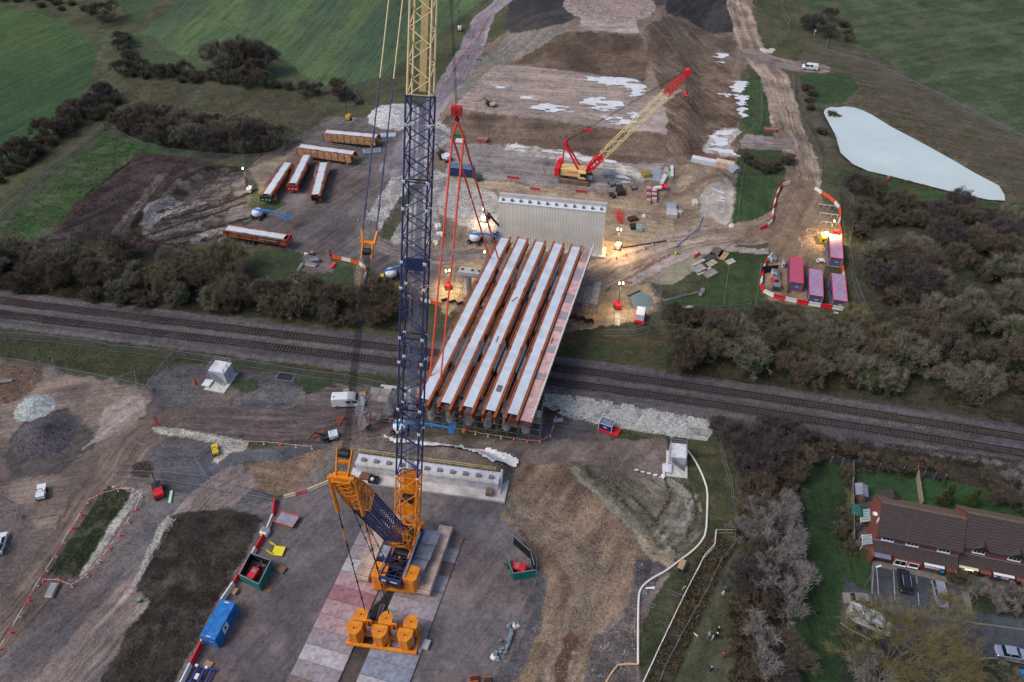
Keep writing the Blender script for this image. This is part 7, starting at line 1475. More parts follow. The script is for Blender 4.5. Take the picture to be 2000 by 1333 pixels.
def house(x0,x1,label,dy=0.0,zr=8.0,ze=5.0,D=7.6,gl=False,gr=False,porch='lean',wins=1,dormer=False,lit=False,door='white'):
    o=e0+HX_*x0+HY_*(dy+.5); t=thing('terraced_house',label,'house',(o.x,o.y,0),HRZ,None); w=x1-x0; R=D/2
    mb=MB(); mb.bb(.002,w-.002,0.25,D-.25,0,ze-.05)
    mb.add([(0.002,.25,ze-.05),(0.002,D-.25,ze-.05),(0.002,R,zr-.3),(w-.002,.25,ze-.05),(w-.002,D-.25,ze-.05),(w-.002,R,zr-.3)],[(0,2,1),(3,4,5)]); mb.obj('wall',BRICK,t)
    ov=.0; mb=MB(); mb.add([(-ov,-.25,ze-.25),(w+ov,-.25,ze-.25),(w+ov,R,zr),(-ov,R,zr),(-ov,-.25,ze-.4),(w+ov,-.25,ze-.4),(w+ov,R,zr-.15),(-ov,R,zr-.15)],[(0,1,2,3),(7,6,5,4),(0,4,5,1),(1,5,6,2),(3,7,4,0)]); rf=mb.obj('roof',TILE,t)
    mb=MB(); mb.add([(-ov,R,zr),(w+ov,R,zr),(w+ov,D+.25,ze-.25),(-ov,D+.25,ze-.25),(-ov,R,zr-.15),(w+ov,R,zr-.15),(w+ov,D+.25,ze-.4),(-ov,D+.25,ze-.4)],[(0,1,2,3),(7,6,5,4),(2,6,7,3),(1,5,6,2),(3,7,4,0)]); mb.obj('rear_roof',TILEN,t)
    mb=MB(); mb.beam((0,R,zr+.04),(w,R,zr+.04),.28,.14); mb.obj('ridge_tile',TILEN,rf); mb=MB(); mb.beam((0,-.3,ze-.32),(w,-.3,ze-.32),.14,.12); mb.obj('gutter',GUT,rf)
    for k in range(wins): window(t,w*(k+.5)/wins+(.2 if wins==1 else 0),.17,ze-1.1,1.8,.95)
    if dormer:
        for k in range(wins):
            xx=w*(k+.5)/wins+.2; mb=MB(); mb.add([(xx-1.1,-.3,ze-.2),(xx+1.1,-.3,ze-.2),(xx,-.32,ze+.75),(xx,1.6,ze+.95),(xx-1.15,.1,ze-.05),(xx+1.15,.1,ze-.05)],[(0,1,2),(0,2,3,4),(1,5,3,2)]); mb.obj('gablet',TILE,t)
    # lower front part with tiled lean-to roof
    y1=-1.35; mb=MB(); mb.bb(.05,w-.05,y1,.249,0,2.1); mb.obj('front_bay',BRICK,t)
    mb=MB(); mb.add([(0,y1-.25,2.18),(w,y1-.25,2.18),(w,.26,2.95),(0,.26,2.95),(0,y1-.25,2.05),(w,y1-.25,2.05),(w,.26,2.8),(0,.26,2.8)],[(0,1,2,3),(7,6,5,4),(0,4,5,1),(1,5,6,2),(3,7,4,0)]); lr=mb.obj('lean_to_roof',TILE,t); mb=MB(); mb.beam((0,.2,3.0),(w,.2,3.0),.22,.08); mb.obj('lead_flashing',LEAD,lr)
    if porch=='end':
        MB().bb(.1,2.6,y1-1.1,y1-.002,2.05,2.16).obj('flat_porch_roof',LEAD,t); MB().bb(-.35,.1,y1-1.0,y1+.5,0,2.2).obj('porch_wall',BRICK,t); MB().bb(3.2,w-.02,y1-.5,y1-.003,0,1.9).obj('window_bay',BRICK,t)
        window(t,4.3,y1-.58,1.2,1.8,1.2,2); window(t,w-1.1,y1-.58,1.25,1.5,1.0,1)
    else:
        window(t,w*.35,y1-.05,1.5,2.0,1.1,2); mb=MB(); mb.bb(w*.05,w*.62,y1-.7,y1-.003,2.02,2.12); mb.obj('bay_canopy',FR if not lit else M('lit_bay_canopy',(214,206,170),.5),t)
        MB().bb(w*.68,w*.98,y1-.9,y1-.004,1.9,2.05).obj('door_canopy',BRICK,t); MB().bb(w*.72,w*.92,y1-.06,y1-.005,0,1.88).obj('door',M('dark_front_door',(50,44,48),.5),t)
        mb=MB(); mb.bb(w*.93,w*.99,y1-.85,y1-.01,0,1.9); mb.obj('porch_wall',BRICK,t)
    if lit: MB().box((w*.35,y1-.6,2.0),(1.2,.3,.05)).obj('lit_window',M('warm_window_glow',(250,220,150),.4,emit=(1,.75,.35),es=3),t)
    return t
Lh=(e1-e0).length
h1=house(0,Lh*.585,'end terraced house with two upper windows and a satellite dish on its gable',wins=2,porch='end')
house(Lh*.585+.01,Lh,'terraced house with one upper window and a white bay, beside the end house')
house(Lh+.01,Lh*1.40,'terraced house with a lit porch under the first gablet window of the stepped row',dy=.9,zr=8.5,ze=5.3,dormer=True,lit=True)
house(Lh*1.40+.01,Lh*1.82,'terraced house with pale canopy under the second gablet window of the stepped row',dy=.9,zr=8.5,ze=5.3,dormer=True)
house(Lh*1.82+.01,Lh*2.4,'terraced house cut off by the right edge of the photo',dy=-.6,zr=8.2,ze=5.1)
# dish and gable vent
MB().lathe((-.35,3.4,5.2),[(0,0),(.3,.05),(.42,.14)],14).obj('satellite_dish',FR,h1); MB().box((-.03,2.2,5.4),(.06,.5,1.1)).obj('gable_window',FR,h1)
# rear extension
mb=MB(); mb.bb(1.0,4.6,7.3,9.6,0,3.2); mb.obj('rear_extension',BRICK,h1); mb=MB(); mb.add([(.8,7.0,4.6),(2.8,7.0,5.9),(4.8,7.0,4.6),(.8,9.9,3.3),(2.8,9.2,5.4),(4.8,9.9,3.3)],[(0,3,4,1),(1,4,5,2),(3,5,4),(0,1,2)]); mb.obj('rear_roof',TILE,h1)
def hl(x,y,z=0): o=e0+HX_*x+HY_*y; return Vector((o.x,o.y,z))
# conservatory lean-to glass panels left of the gable
t=thing('lean_to','row of glazed lean-to panels against the gable of the end house','lean-to',hl(-.1,0),HRZ)
for k,(y0,y1) in enumerate(((.2,2.2),(4.6,7.2))):
    for i in range(5): yy=y0+(y1-y0)*i/5; MB().add([(-1.3,yy,1.6),(-1.3,yy+(y1-y0)/5-.08,1.6),(0,yy+(y1-y0)/5-.08,2.4),(0,yy,2.4)],[(0,1,2,3)]).obj('glass_panel',M('milky_glass',(150,166,170),.2,alpha=.8),t)
    mb=MB(); [mb.beam((-1.3,y,0),(-1.3,y,1.6),.08) for y in (y0,y1)]; mb.beam((-1.3,y0,1.6),(-1.3,y1,1.6),.08); mb.obj('frame',FR,t)
def shed(p,rz,label,w,l,h,mat,roofm):
    t=thing('garden_shed',label,'shed',p,rz); MB().bb(-w/2,w/2,-l/2,l/2,0,h).obj('walls',mat,t); mb=MB(); mb.add([(-w/2-.15,-l/2-.15,h),(w/2+.15,-l/2-.15,h),(w/2+.15,l/2+.15,h),(-w/2-.15,l/2+.15,h),(0,-l/2-.15,h+.5),(0,l/2+.15,h+.5)],[(0,4,5,3),(4,1,2,5),(0,1,4),(2,3,5)]); mb.obj('roof',roofm,t); MB().box((0,-l/2-.02,h*.45),(.8,.04,h*.85)).obj('door',M('brown_pallet'),t)
shed(g(1677,970),HRZ,'small pitched roof shed in the corner of the end garden',1.8,2.2,1.8,M('shed_timber',(98,84,78),.85),M('grey_felt',(128,132,146),.8)); shed(g(1674,1010),HRZ,'green roofed storage shed by the west garden fence',2.4,2.0,1.5,M('dark_green_board'),M('green_felt',(36,84,74),.7))
p=g(1670,1030); t=thing('covered_heap','blue tarpaulin over garden furniture beside the green shed','tarpaulin',p); MB().lathe((0,0,0),[(.9,0),(.8,.5),(.3,.8),(0,.75)],9).obj('tarpaulin',M('blue_tarp',(60,100,160),.5),t)
for px,py,lab in ((1835,1122,'green wheelie bin with blue lid by the front path, leftmost of three'),(1889,1120,'green wheelie bin with blue lid by the front path, middle of three'),(1945,1132,'green wheelie bin with blue lid by the front path, rightmost of three')):
    p=g(px,py); t=thing('wheelie_bin',lab,'bin',p,HRZ,None); mb=MB(); frustum(mb,-.24,.24,-.28,.28,.05,-.3,.3,-.36,.36,1.0); mb.obj('body',M('bin_green',(40,70,62),.5),t); MB().box((0,0,1.04),(.62,.76,.07)).obj('lid',BLUEL,t); MB().tube((-.28,.3,.12),(.28,.3,.12),.11,n=8).obj('wheels',TYRE,t)
p=g(1991,1320); t=thing('wheelie_bin','pale blue lidded bin beside the clipped dark bush at the right edge','bin',p); mb=MB(); frustum(mb,-.3,.3,-.3,.3,.05,-.36,.36,-.36,.36,1.1); mb.obj('body',M('pale_blue_bin',(90,150,190),.5),t); MB().box((0,0,1.13),(.76,.76,.07)).obj('lid',BLUEL,t)
p=g(1689,1146); t=thing('street_lamp','tall slim street lamp at the corner of the lawn and parking bays','street lamp',p,.3); MB().tube((0,0,0),(0,0,5.6),.07,.05,8).obj('pole',GREYTUBE,t); MB().beam((0,0,5.55),(.9,0,5.65),.22,.12).obj('lamp_head',FR,t)
# kerbs, paths and bay lines
KERB=M('concrete_kerb',(120,116,112),.85); 
def strip(s,w,z,mat,name,h=.12):
    pl=gv(P2(s)); mb=MB()
    for a,b in zip(pl[:-1],pl[1:]): mb.beam((*a,T(*a)+z),(*b,T(*b)+z),w,h)
    return mb.obj(name,mat,kind='structure')
strip('1703,1100 1760,1112 1850,1134 1905,1156',1.1,.06,M('slab_pavement',(112,106,100),.85),'pavement'); strip('1885,1156 1893,1200',1.1,.05,M('slab_pavement'),'pavement')
strip('1838,1208 1880,1214 1920,1220 2010,1232',.2,.08,KERB,'kerb'); strip('1883,1340 1888,1310 1902,1293 1925,1286 1960,1288 2010,1298',.22,.08,KERB,'kerb'); strip('1640,1216 1655,1228 1700,1250',.2,.08,KERB,'kerb'); strip('1705,1105 1703,1160',.3,.06,KERB,'kerb')
for s in ('1712,1108 1716,1162','1745,1116 1748,1172','1790,1126 1795,1182','1845,1180 1850,1196'): strip(s,.1,.02,M('worn_road_paint',(168,168,172),.8,var=.3,scale=3),'road_marking',.012)
# ---------------------------------------------------------------- trees and shrubs
def veg_mat(name,c,c2,rough=.9):
    return M(name,c,rough,c2=c2,scale=.9,spec=.2)
BARK=M('grey_bark',(150,138,118),.9,c2=(108,98,84),scale=2)
def quads_mesh(name,A,Bv,Wv,mat):
    """blades from A to B with width vector W"""
    n=len(A); v=np.empty((n,4,3)); v[:,0]=A-Wv; v[:,1]=A+Wv; v[:,2]=Bv+Wv*.45; v[:,3]=Bv-Wv*.45
    me=bpy.data.meshes.new(name); me.vertices.add(n*4); me.vertices.foreach_set('co',v.ravel().astype(np.float32)); me.loops.add(n*4); me.loops.foreach_set('vertex_index',np.arange(n*4,dtype=np.int32)); me.polygons.add(n)
    me.polygons.foreach_set('loop_start',np.arange(0,n*4,4,dtype=np.int32)); me.polygons.foreach_set('loop_total',np.full(n,4,np.int32)); me.update(); me.materials.append(mat); return me
def rnd_unit(n,rg): v=rg.normal(size=(n,3)); return v/np.linalg.norm(v,axis=1,keepdims=True)
def bare_tree(seed,h=6.0,r=3.2,stems=5,mat=None,dens=1.0,bark=None,spread=.9,lev=5,tw=.026,low=.12):
    rg=np.random.default_rng(seed); segs=[]; tips=[]
    def growb(p,d,L,rad,lv):
        q=p+d*L; segs.append((p,q,rad,rad*.7))
        if lv==0: tips.append((q,d)); return
        k=3 if rg.random()<.75 else 2
        for i in range(k):
            nd=d+rnd_unit(1,rg)[0]*spread*(.55+.1*lv)*.8+np.array([0,0,.10]); nd/=np.linalg.norm(nd); growb(q,nd,L*rg.uniform(.62,.86),rad*.62,lv-1)
        if lv<lev: tips.append((q,d))
    for s in range(stems):
        a=2*math.pi*s/stems+rg.uniform(-.4,.4); tilt=rg.uniform(.25,.75) if stems>1 else .05; d=np.array([math.cos(a)*tilt,math.sin(a)*tilt,1.0]); d/=np.linalg.norm(d); growb(np.array([math.cos(a)*.15,math.sin(a)*.15,0.]),d,h*.27,.10*h/6,lev)
    P=np.array([s[1] for s in segs]); sx=r/np.percentile(np.abs(P[:,:2]),94); sz=h/np.percentile(P[:,2],98); S=np.array([sx,sx,sz])
    wood=MB()
    thick=[s for s in segs if s[2]>.026*h/6]; thin=[s for s in segs if s[2]<=.026*h/6]
    for a,b,r1,r2 in thick: wood.tube(a*S,b*S,r1,r2,4,False)
    T_=np.array([t[0] for t in tips])*S; D_=np.array([t[1] for t in tips]); n=int(len(T_)*7*dens); ix=rg.integers(0,len(T_),n); A=T_[ix]+rg.normal(size=(n,3))*.10
    dirs=D_[ix]*.8+rnd_unit(n,rg)*.75+np.array([0,0,.25]); dirs/=np.linalg.norm(dirs,axis=1,keepdims=True); Ln=rg.uniform(.35,.95,n)[:,None]*h/6.5; Bv=A+dirs*Ln
    Wv=np.cross(dirs,rnd_unit(n,rg)); Wv=Wv/np.linalg.norm(Wv,axis=1,keepdims=True)*tw*rg.uniform(.6,1.3,n)[:,None]
    A2=np.array([s[0] for s in thin])*S; B2=np.array([s[1] for s in thin])*S; d2=B2-A2; W2=np.cross(d2,rnd_unit(len(A2),rg)); W2=W2/(np.linalg.norm(W2,axis=1,keepdims=True)+1e-9)*tw*1.5
    A_=np.concatenate([A,A2]);B_=np.concatenate([Bv,B2]);W_=np.concatenate([Wv,W2]); ok=(A_[:,2]>-.05)&(B_[:,2]>0)
    return wood,(A_[ok],B_[ok],W_[ok])
def leaf_blob(seed,h,r,n,size=.16,lumps=9,low=.0,flat=1.0):
    rg=np.random.default_rng(seed); cs=[]
    for i in range(lumps):
        a=rg.uniform(0,2*math.pi); q=r*math.sqrt(rg.uniform(0,.55)); cs.append((q*math.cos(a),q*math.sin(a),h*rg.uniform(.35,.75),r*rg.uniform(.35,.55)))
    cs.append((0,0,h*.5,r*.6)); cs=np.array(cs); k=rg.integers(0,len(cs),n); u=rnd_unit(n,rg); rad=(rg.uniform(.55,1.05,n)**.6)[:,None]
    P=cs[k,:3]+u*rad*cs[k,3:4]*np.array([1,1,flat*.9]); P=P[P[:,2]>low]; n=len(P); d=rnd_unit(n,rg)*size; W=np.cross(d,rnd_unit(n,rg)); W=W/(np.linalg.norm(W,axis=1,keepdims=True)+1e-9)*size*.55
    return P,P+d,W
def make_tree(kind,seed):
    t=bpy.data.objects.new({'ivy':'ivy_tree','scrub':'bramble_bush','conifer':'conifer','hedge':'hedge_bush'}.get(kind,'bare_tree'),None); sc.collection.objects.link(t); t.empty_display_size=.3
    def put(name,me):
        o=bpy.data.objects.new(name,me); sc.collection.objects.link(o); o.parent=t; return o
    if kind in ('grey','brown','purple','olive','pale','willow','dark'):
        cc={'grey':((136,130,114),(94,89,78)),'brown':((116,102,86),(80,70,61)),'purple':((98,90,88),(68,62,61)),'olive':((128,120,96),(92,86,68)),'pale':((150,144,140),(104,99,96)),'willow':((136,126,90),(100,92,64)),'dark':((112,104,90),(78,72,62))}[kind]
        if kind=='willow': w,b=bare_tree(seed,8.5,6.2,6,dens=.5,spread=.75,lev=6,tw=.014)
        elif kind=='pale': w,b=bare_tree(seed,5.5,3.4,5,dens=.5,spread=.8,tw=.024)
        else: w,b=bare_tree(seed,6.0,3.3,5,dens=.85,tw=.021)
        wo=w.obj('trunk',BARK if kind!='willow' else M('olive_bark',(120,106,74),.9,c2=(80,70,50),scale=2),t); me=quads_mesh('crown',*b,veg_mat('twigs_'+kind,*cc)); put('crown',me)
        if kind in ('grey','dark','brown','purple'):
            P=leaf_blob(seed+50,3.6,2.5,500 if kind!='dark' else 1300,.16,8); put('ivy',quads_mesh('ivy',*P,veg_mat('ivy_green',(74,84,58),(50,58,42))))
    elif kind=='ivy': 
        P=leaf_blob(seed,4.6,2.8,5200,.17,11); put('crown',quads_mesh('crown',*P,veg_mat('ivy_leaf',(86,98,66),(54,66,46)))); w,b=bare_tree(seed+3,5.6,3.0,4,dens=.35,tw=.026); w.obj('trunk',BARK,t); put('twigs',quads_mesh('twigs',*b,veg_mat('twigs_grey',(158,148,130),(116,108,94))))
    elif kind=='scrub':
        P=leaf_blob(seed,1.9,2.3,2600,.14,10,flat=.7); put('foliage',quads_mesh('foliage',*P,veg_mat('bramble_leaf',(64,64,46),(44,40,34)))); w,b=bare_tree(seed+5,2.2,2.3,6,dens=.8,lev=4,tw=.024); put('twigs',quads_mesh('twigs',*b,veg_mat('twigs_brown',(146,124,102),(104,88,74))))
    elif kind=='hedge':
        P=leaf_blob(seed,2.6,2.1,4200,.14,10,flat=.8); put('foliage',quads_mesh('foliage',*P,veg_mat('hedge_leaf',(84,86,62),(58,58,46)))); w,b=bare_tree(seed+5,2.9,2.0,6,dens=.7,lev=4,tw=.024); put('twigs',quads_mesh('twigs',*b,veg_mat('twigs_dark',(112,104,90),(78,72,62))))
    elif kind=='conifer':
        rg=np.random.default_rng(seed); n=4200; z=rg.uniform(.1,1,n)**1.2*5.6; a=rg.uniform(0,6.28,n); rr=(1-z/6.0)*1.25*(.8+.25*np.sin(a*3+z*3))*rg.uniform(.75,1.05,n); P=np.stack([rr*np.cos(a),rr*np.sin(a),z],1); d=np.stack([np.cos(a)*.25,np.sin(a)*.25,rg.uniform(-.1,.15,n)],1)*rg.uniform(.6,1.3,n)[:,None]; W=np.cross(d,rnd_unit(n,rg))*.35
        put('crown',quads_mesh('crown',P,P+d,W,veg_mat('conifer_green',(78,88,44),(46,58,32)))); MB().tube((0,0,0),(0,0,3),.12,.08,6).obj('trunk',BARK,t)
    return t
PROTO={}
def plant(kind,px,py,size,label,cat,group,var=None):
    k=(kind,(var if var is not None else random.randrange({'willow':1,'conifer':1,'grey':4,'brown':3}.get(kind,2))))
    p=g(px,py) if not isinstance(px,Vector) else px
    if k not in PROTO: o=make_tree(kind,hash(kind)%97*0+sum(map(ord,kind))+k[1]*11); PROTO[k]=o; 
    else: o=dup(PROTO[k])
    o.location=(p.x,p.y,p.z-.05); o.rotation_euler=(0,0,random.uniform(0,6.28)); s=size*random.uniform(.9,1.1); o.scale=(s,s,s*random.uniform(.85,1.12))
    tag(o,label,cat,group); 
    if group is None and 'group' in o: del o['group']
    return o
def fill(s,n,kinds,size,where,grp,mind=2.0,cats='tree'):
    pl=gv(P2(s)); xs=[p[0] for p in pl]; ys=[p[1] for p in pl]; got=[]; tries=0
    while len(got)<n and tries<n*60:
        tries+=1; x=random.uniform(min(xs),max(xs)); y=random.uniform(min(ys),max(ys))
        if not inpoly(np.array([x]),np.array([y]),pl)[0]: continue
        if any((x-a)**2+(y-b)**2<mind**2 for a,b in got): continue
        got.append((x,y)); kd=random.choice(kinds); nm={'ivy':'ivy clad tree','scrub':'low brambly bush','hedge':'dark rounded hedge bush','grey':'bare grey twiggy tree','brown':'bare brown twiggy tree','purple':'bare purplish twiggy bush','olive':'bare olive twiggy tree','pale':'pale bare branching tree','dark':'dark dense bare tree','conifer':'green conifer'}[kd]
        plant(kd,Vector((x,y,T(x,y))),0,random.uniform(*size),nm+' '+where,'bush' if kd in ('scrub','hedge') else 'tree',nm+' '+grp)
def plant(kind,p,_,size,label,cat,group,var=None):
    k=(kind,(var if var is not None else random.randrange({'willow':1,'conifer':1,'grey':4,'brown':3}.get(kind,2))))
    if not isinstance(p,Vector): p=g(*p)
    if k not in PROTO: o=make_tree(kind,sum(map(ord,kind))+k[1]*11); PROTO[k]=o
    else: o=dup(PROTO[k])
    o.location=(p.x,p.y,p.z-.05); o.rotation_euler=(0,0,random.uniform(0,6.28)); s=size*random.uniform(.92,1.08); o.scale=(s,s,s*random.uniform(.85,1.12)); tag(o,label,cat)
    if group: o['group']=group
    elif 'group' in o: del o['group']
    return o
random.seed(21)
# thicket right of the cabins, north of the tracks
fill('1310,655 1480,640 1560,650 1650,650 1700,640 1760,680 1900,770 1850,775 1640,755 1500,745 1400,725 1310,700',30,['grey','ivy','olive','ivy','brown','dark'],(.8,1.15),'in the thicket between the cabins and the railway','in the cabin thicket',3.2)
fill('1690,480 1780,460 1990,440 2080,520 2080,810 1900,775 1740,680 1700,600',38,['dark','dark','brown','ivy','purple','grey'],(.8,1.25),'in the large thicket at the right edge north of the railway','in the large right thicket',3.6)
fill('1310,610 1500,618 1680,615 1700,700 1760,710 1900,790 1700,770 1310,720',26,['scrub','hedge'],(.8,1.3),'under the trees north of the railway','under the cabin thicket',2.6)
fill('1655,370 1760,395 1900,425 1990,455 1900,450 1700,440 1660,480',22,['purple','dark','scrub','hedge'],(.7,1.1),'between the pond and the thicket','below the pond',2.6)
fill('1690,500 1990,470 2080,560 2080,825 1760,700',26,['scrub','hedge'],(.9,1.5),'in the undergrowth of the right thicket','undergrowth right',2.8)
# thicket north of the tracks on the left
fill('-60,500 60,490 200,505 380,520 520,560 560,610 420,600 200,575 -60,560',34,['grey','brown','olive','grey','brown','ivy'],(.7,1.0),'in the belt along the north side of the railway at left','in the left railway belt',3.0)
fill('500,575 620,575 780,590 770,640 650,635 520,615',14,['brown','dark','olive','ivy'],(.65,.95),'at the end of the railway belt by the orange barriers','at the belt end',2.8)
fill('-60,520 200,530 420,570 600,600 770,645 600,630 200,592 -60,568',30,['scrub','hedge'],(.7,1.0),'along the foot of the left railway belt','along the left belt foot',2.4)
for x,y,k,s in ((440,540,'olive',1.25),(250,500,'brown',1.0),(110,495,'pale',.9)): plant(k,(x,y),0,s,{'olive':'large olive brown bare tree rising above the left railway belt','brown':'reddish brown bare tree above the left railway belt','pale':'pale bare tree at the left end of the railway belt'}[k],'tree',None)
# upper left scrub and hedges
fill('225,262 250,232 330,238 440,250 540,275 548,296 500,304 400,300 300,288',34,['dark','purple','grey','ivy'],(.75,1.1),'in the fenced thicket in the upper left','in the upper left thicket',3.2)
fill('160,205 200,175 235,190 230,225 190,235',7,['dark','hedge','purple'],(.9,1.3),'in the dark clump at the corner of the west field','in the west clump',3)
fill('0,330 60,295 115,250 150,215 170,225 110,280 40,335 0,360',22,['hedge','dark'],(.7,1.0),'in the hedge along the east side of the west field','in the west hedge',2.8)
fill('242,150 260,132 400,148 560,168 700,190 700,202 560,184 400,164 260,156',30,['hedge','scrub','dark'],(.6,.85),'in the hedge below the north field','in the north hedge',3.0)
fill('228,75 250,78 262,120 245,125',6,['dark','purple'],(.5,.7),'in the short hedge by the field gate','in the gate hedge',2.5); fill('0,3 110,-4 190,22 180,32 60,12',10,['hedge','scrub'],(.6,.9),'in the hedge at the top left corner','in the top left hedge',4)
plant('dark',(210,42),0,1.25,'single dark dense tree beside the top left field corner','tree',None)
for i,(x,y,s) in enumerate(((430,132,1.45),(480,140,1.5),(515,142,1.3),(455,148,1.1),(500,152,1.0))): plant(['grey','dark','purple','grey','brown'][i],(x,y),0,s,'bare grey brown tree in the isolated clump on the edge of the north field' if i in (0,3) else ['','large dark bare tree in the isolated clump on the north field edge','purplish bare tree at the right of the isolated field clump','','small brown bare tree at the foot of the isolated field clump'][i],'tree','bare trees of the isolated clump' if i in (0,3) else None)
fill('1700,80 1545,0 1560,0 1575,70 1600,85',9,['purple','dark','scrub'],(.6,.9),'in the hedge left of the mottled east field','in the east field hedge',3)
fill('1575,170 1620,160 1640,200 1600,300 1575,250',6,['scrub'],(.6,.9),'beside the inlet of the pond','beside the pond inlet',3.5); fill('1455,318 1540,315 1530,338 1460,338',5,['hedge','scrub'],(.6,.9),'on the grass strip by the small track spur','on the spur strip',3)
# bottom right
fill('1440,890 1500,900 1545,905 1550,980 1500,1010 1450,960',11,['brown','purple','scrub'],(.8,1.1),'at the top of the tree belt left of the lawn','at the lawn belt top',2.6)
fill('1450,1010 1530,1010 1535,1333 1450,1400 1440,1333',16,['purple','brown','dark','scrub','purple','pale'],(.6,.9),'in the tree belt between the path and the lawn','in the lawn belt',2.4)
for x,y,s,l in ((1520,1022,1.0,'pale bare tree at the top of the belt beside the lawn'),(1510,1100,1.15,'pale bare tree in the middle of the belt beside the lawn'),(1530,1175,1.15,'pale spreading bare tree lower in the belt beside the lawn'),(1495,1290,1.2,'pinkish pale bare tree at the bottom of the belt beside the lawn')): plant('pale',(x,y),0,s,l,'tree',None)
fill('1450,1020 1530,1020 1535,1400 1440,1400',16,['scrub'],(.8,1.2),'under the trees between the path and the lawn','under the lawn belt',2.4)
fill('1400,842 1500,850 1660,882 1840,922 1840,935 1640,902 1480,892 1410,865',24,['scrub','purple','scrub'],(.6,.9),'on the bank south of the railway at right','on the south bank',2.6)
fill('1905,950 1960,955 2040,975 2080,1010 1990,1000 1915,975',8,['pale','grey','dark'],(.6,.85),'behind the houses at the right edge','behind the houses',3)
plant('conifer',(1841,985),0,1.0,'tall yellow green conifer in the back garden, left of two','tree',None); plant('conifer',(1893,990),0,.9,'tall yellow green conifer in the back garden, right of two','tree',None)
plant('willow',(1738,1290),0,1.28,'big yellow olive bare willow spreading over the parked vans','tree',None)
plant('pale',(1690,1345),0,1.0,'pale bare shrub at the bottom edge left of the willow','tree',None)
for x,y,s,l in ((1917,1162,.5,'small pale bare tree in the front garden, leftmost'),(1950,1190,.55,'small pale bare tree in the front garden, lower middle'),(1990,1172,.55,'small pale bare tree in the front garden, rightmost')): plant('pale',(x,y),0,s,l,'tree',None)
plant('hedge',(1862,1133),0,.75,'rounded evergreen shrub between the bins','bush',None); plant('ivy',(1958,1332),0,.52,'dark clipped evergreen bush at the lower right corner','bush',None); plant('ivy',(1925,1340),0,.45,'dark evergreen bush left of the clipped corner bush','bush',None)
fill('1650,915 1662,915 1662,960 1650,960',4,['hedge'],(.45,.6),'outside the west garden fence, upper','outside west fence upper',1.5); fill('1640,1005 1658,1005 1660,1075 1642,1080',5,['hedge'],(.5,.7),'outside the west garden fence, lower','outside west fence lower',1.6)
plant('willow',(1668,645),0,.62,'golden yellow bare tree below the cabin barriers','tree',None); plant('brown',(1335,715),0,.95,'rounded pinkish brown bush by the bridge side of the thicket','bush',None)
# ditch brambles, tussocks and rough ground cover
def cover(name,s,n,h,size,mat,kindof='stuff',label=None):
    pl=gv(P2(s)); xs=[p[0] for p in pl]; ys=[p[1] for p in pl]; x=RNG.uniform(min(xs),max(xs),n*3); y=RNG.uniform(min(ys),max(ys),n*3); m=inpoly(x,y,pl)&(fbm(x,y,2.0,3,N2)>.42); x=x[m][:n]; y=y[m][:n]; k=len(x)
    z=height(x,y)+RNG.uniform(0,1,k)**1.5*h*fbm(x,y,2.5,2,N3)*1.6; P=np.stack([x,y,z],1); d=rnd_unit(k,RNG)*size; d[:,2]=np.abs(d[:,2])*.8; W=np.cross(d,rnd_unit(k,RNG)); W=W/(np.linalg.norm(W,axis=1,keepdims=True)+1e-9)*size*.28
    me=quads_mesh(name,P,P+d,W,mat); o=bpy.data.objects.new(name,me); sc.collection.objects.link(o); o['kind']='stuff'; 
    if label: o['label']=label
    return o
DRY=veg_mat('dry_stems',(118,106,78),(76,66,50)); GRN_=veg_mat('weed_leaf',(62,80,44),(42,54,34)); DK=veg_mat('bramble_leaf',(92,88,66),(66,60,50))
cover('ground_bramble','1378,1056 1436,1062 1400,1130 1330,1290 1290,1400 1240,1400 1262,1330 1310,1205',14000,.7,.22,DRY); cover('ground_bramble','1378,1056 1436,1062 1400,1130 1330,1290 1290,1400 1240,1400 1262,1330 1310,1205',9000,.6,.2,DK)
cover('ground_bramble','-60,500 200,505 420,540 780,600 780,650 600,632 200,590 -60,560',26000,.9,.26,DK); cover('ground_bramble','1300,620 1700,620 2080,460 2080,860 1800,780 1300,735',40000,1.0,.28,DK)
cover('rough_grass','240,160 560,180 690,200 560,300 240,262',14000,.7,.24,DRY); cover('rough_grass','1400,840 1660,885 1990,925 1990,900 1560,845',10000,.6,.2,DK)
cover('rough_grass','0,480 10,440 90,362 205,266 300,288 215,345 150,405 90,470',9000,.4,.2,GRN_); cover('rough_grass','1600,165 1700,165 1990,290 2000,420 1720,345 1960,388 1700,215',9000,.5,.22,DRY)
cover('weed_patch','196,970 215,952 262,962 228,1010 160,1110 95,1120',5000,.35,.16,GRN_); cover('rough_grass','0,645 250,670 420,692 780,742 760,756 380,712 250,735 0,700',9000,.4,.2,DRY); cover('rough_grass','1310,735 1550,780 1850,835 2000,862 2000,850 1850,820 1550,768 1310,728',6000,.4,.18,DRY)
cover('soil_clods','336,1016 500,1006 480,1090 400,1215 330,1340 210,1340 260,1230 296,1176 270,1148 300,1080',16000,.18,.16,veg_mat('soil_clod',(84,76,68),(50,44,40)))

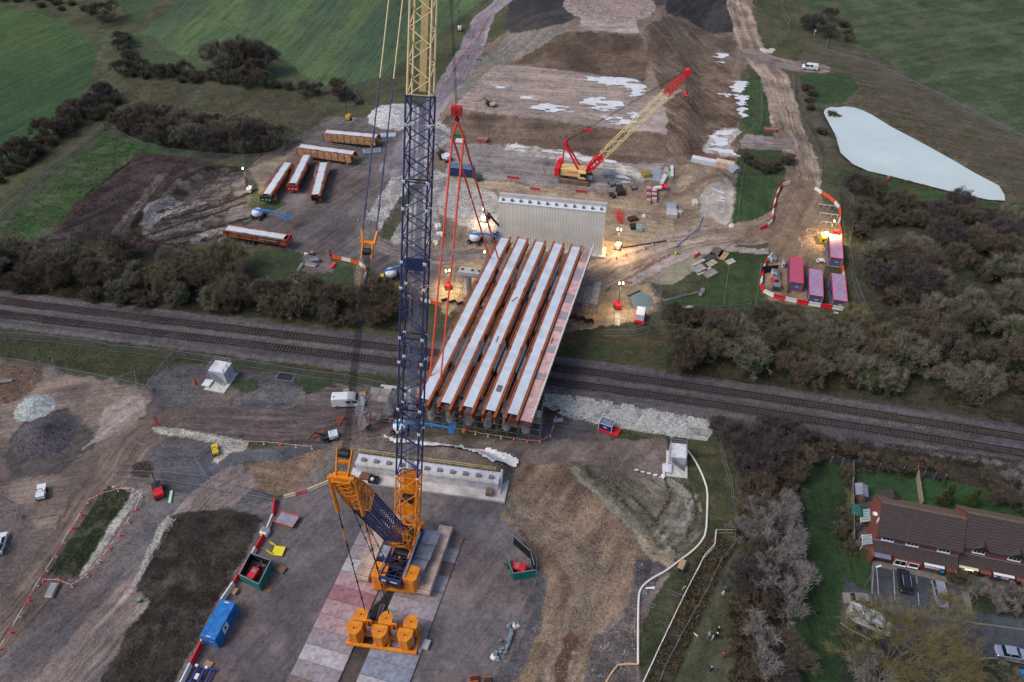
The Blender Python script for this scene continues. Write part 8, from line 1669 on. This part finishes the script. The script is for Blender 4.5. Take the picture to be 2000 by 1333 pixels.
STN=M('pale_stone',(206,206,200),.85,var=.2,scale=3); STB=M('brown_clod',(132,112,94),.9,var=.3,scale=2); STG=M('grey_stone',(150,146,148),.9,var=.3,scale=2)
cover('riprap_stones','1065,770 1130,775 1250,795 1385,822 1392,845 1380,862 1280,848 1180,832 1100,812 1060,792',16000,.12,.26,STN)
cover('gravel_stones','880,355 960,375 975,392 975,450 900,440 850,390',5000,.08,.22,STN); cover('gravel_stones','800,240 880,262 842,300 800,380 735,470 700,458 742,382 820,270',7000,.1,.24,STG); cover('gravel_stones','770,455 850,330 880,345 850,400 860,470 800,480',4500,.1,.24,STG)
cover('gravel_stones','300,832 420,848 480,865 450,880 420,900 430,860 330,845',3500,.06,.16,STN); cover('gravel_stones','215,948 278,966 168,1120 155,1130 258,966',2500,.06,.14,STN); cover('gravel_stones','330,1010 345,1012 262,1150 256,1142',2200,.06,.14,STN)
cover('soil_clods','910,90 1030,62 1110,60 1440,110 1430,360 1300,320 1310,200 1250,60 1000,128 905,220',9000,.12,.3,STB); cover('soil_clods','880,230 1310,268 1240,320 860,265',4000,.12,.26,STB); cover('soil_clods','90,476 180,370 270,300 480,332 420,475 300,488',14000,.15,.26,veg_mat('soil_clod_dark',(96,84,78),(48,42,40)))
cover('soil_clods','1110,912 1260,935 1365,985 1372,1040 1290,1090 1200,985',6000,.15,.2,veg_mat('mud_clod',(146,140,124),(92,86,76))); cover('soil_clods','475,935 640,872 700,850 1000,900 985,925 700,895 560,968',6000,.1,.16,STB)

cover('gravel_stones','1240,1098 1305,1090 1325,1105 1270,1150 1240,1200 1240,1333 1140,1333 1165,1240 1235,1160',3500,.05,.12,STN); cover('gravel_stones','1000,925 1200,950 1300,1070 1230,1160 1140,1333 1000,1333 1070,1140 1000,985',4500,.04,.1,STN); cover('gravel_stones','225,925 300,832 640,865 560,905 460,940 330,960',4000,.05,.12,STG)
cover('gravel_stones','590,270 845,340 1200,380 1380,400 1330,470 1180,500 970,460 840,400',6000,.06,.16,STN)
for s_ in ('1622,228 1640,262 1646,296 1672,320 1700,334 1745,344 1850,372 1925,390 1958,392 1960,400 1850,384 1700,346 1660,326 1634,300 1628,262 1612,228','1665,207 1705,220 1740,243 1800,276 1860,308 1900,331 1945,354 1960,380 1968,376 1950,345 1900,322 1800,266 1705,212 1668,200'): cover('reeds',s_,4200,.5,.28,DRY)
print('objects',len(bpy.data.objects),'faces',sum(len(m.polygons) for m in bpy.data.meshes))
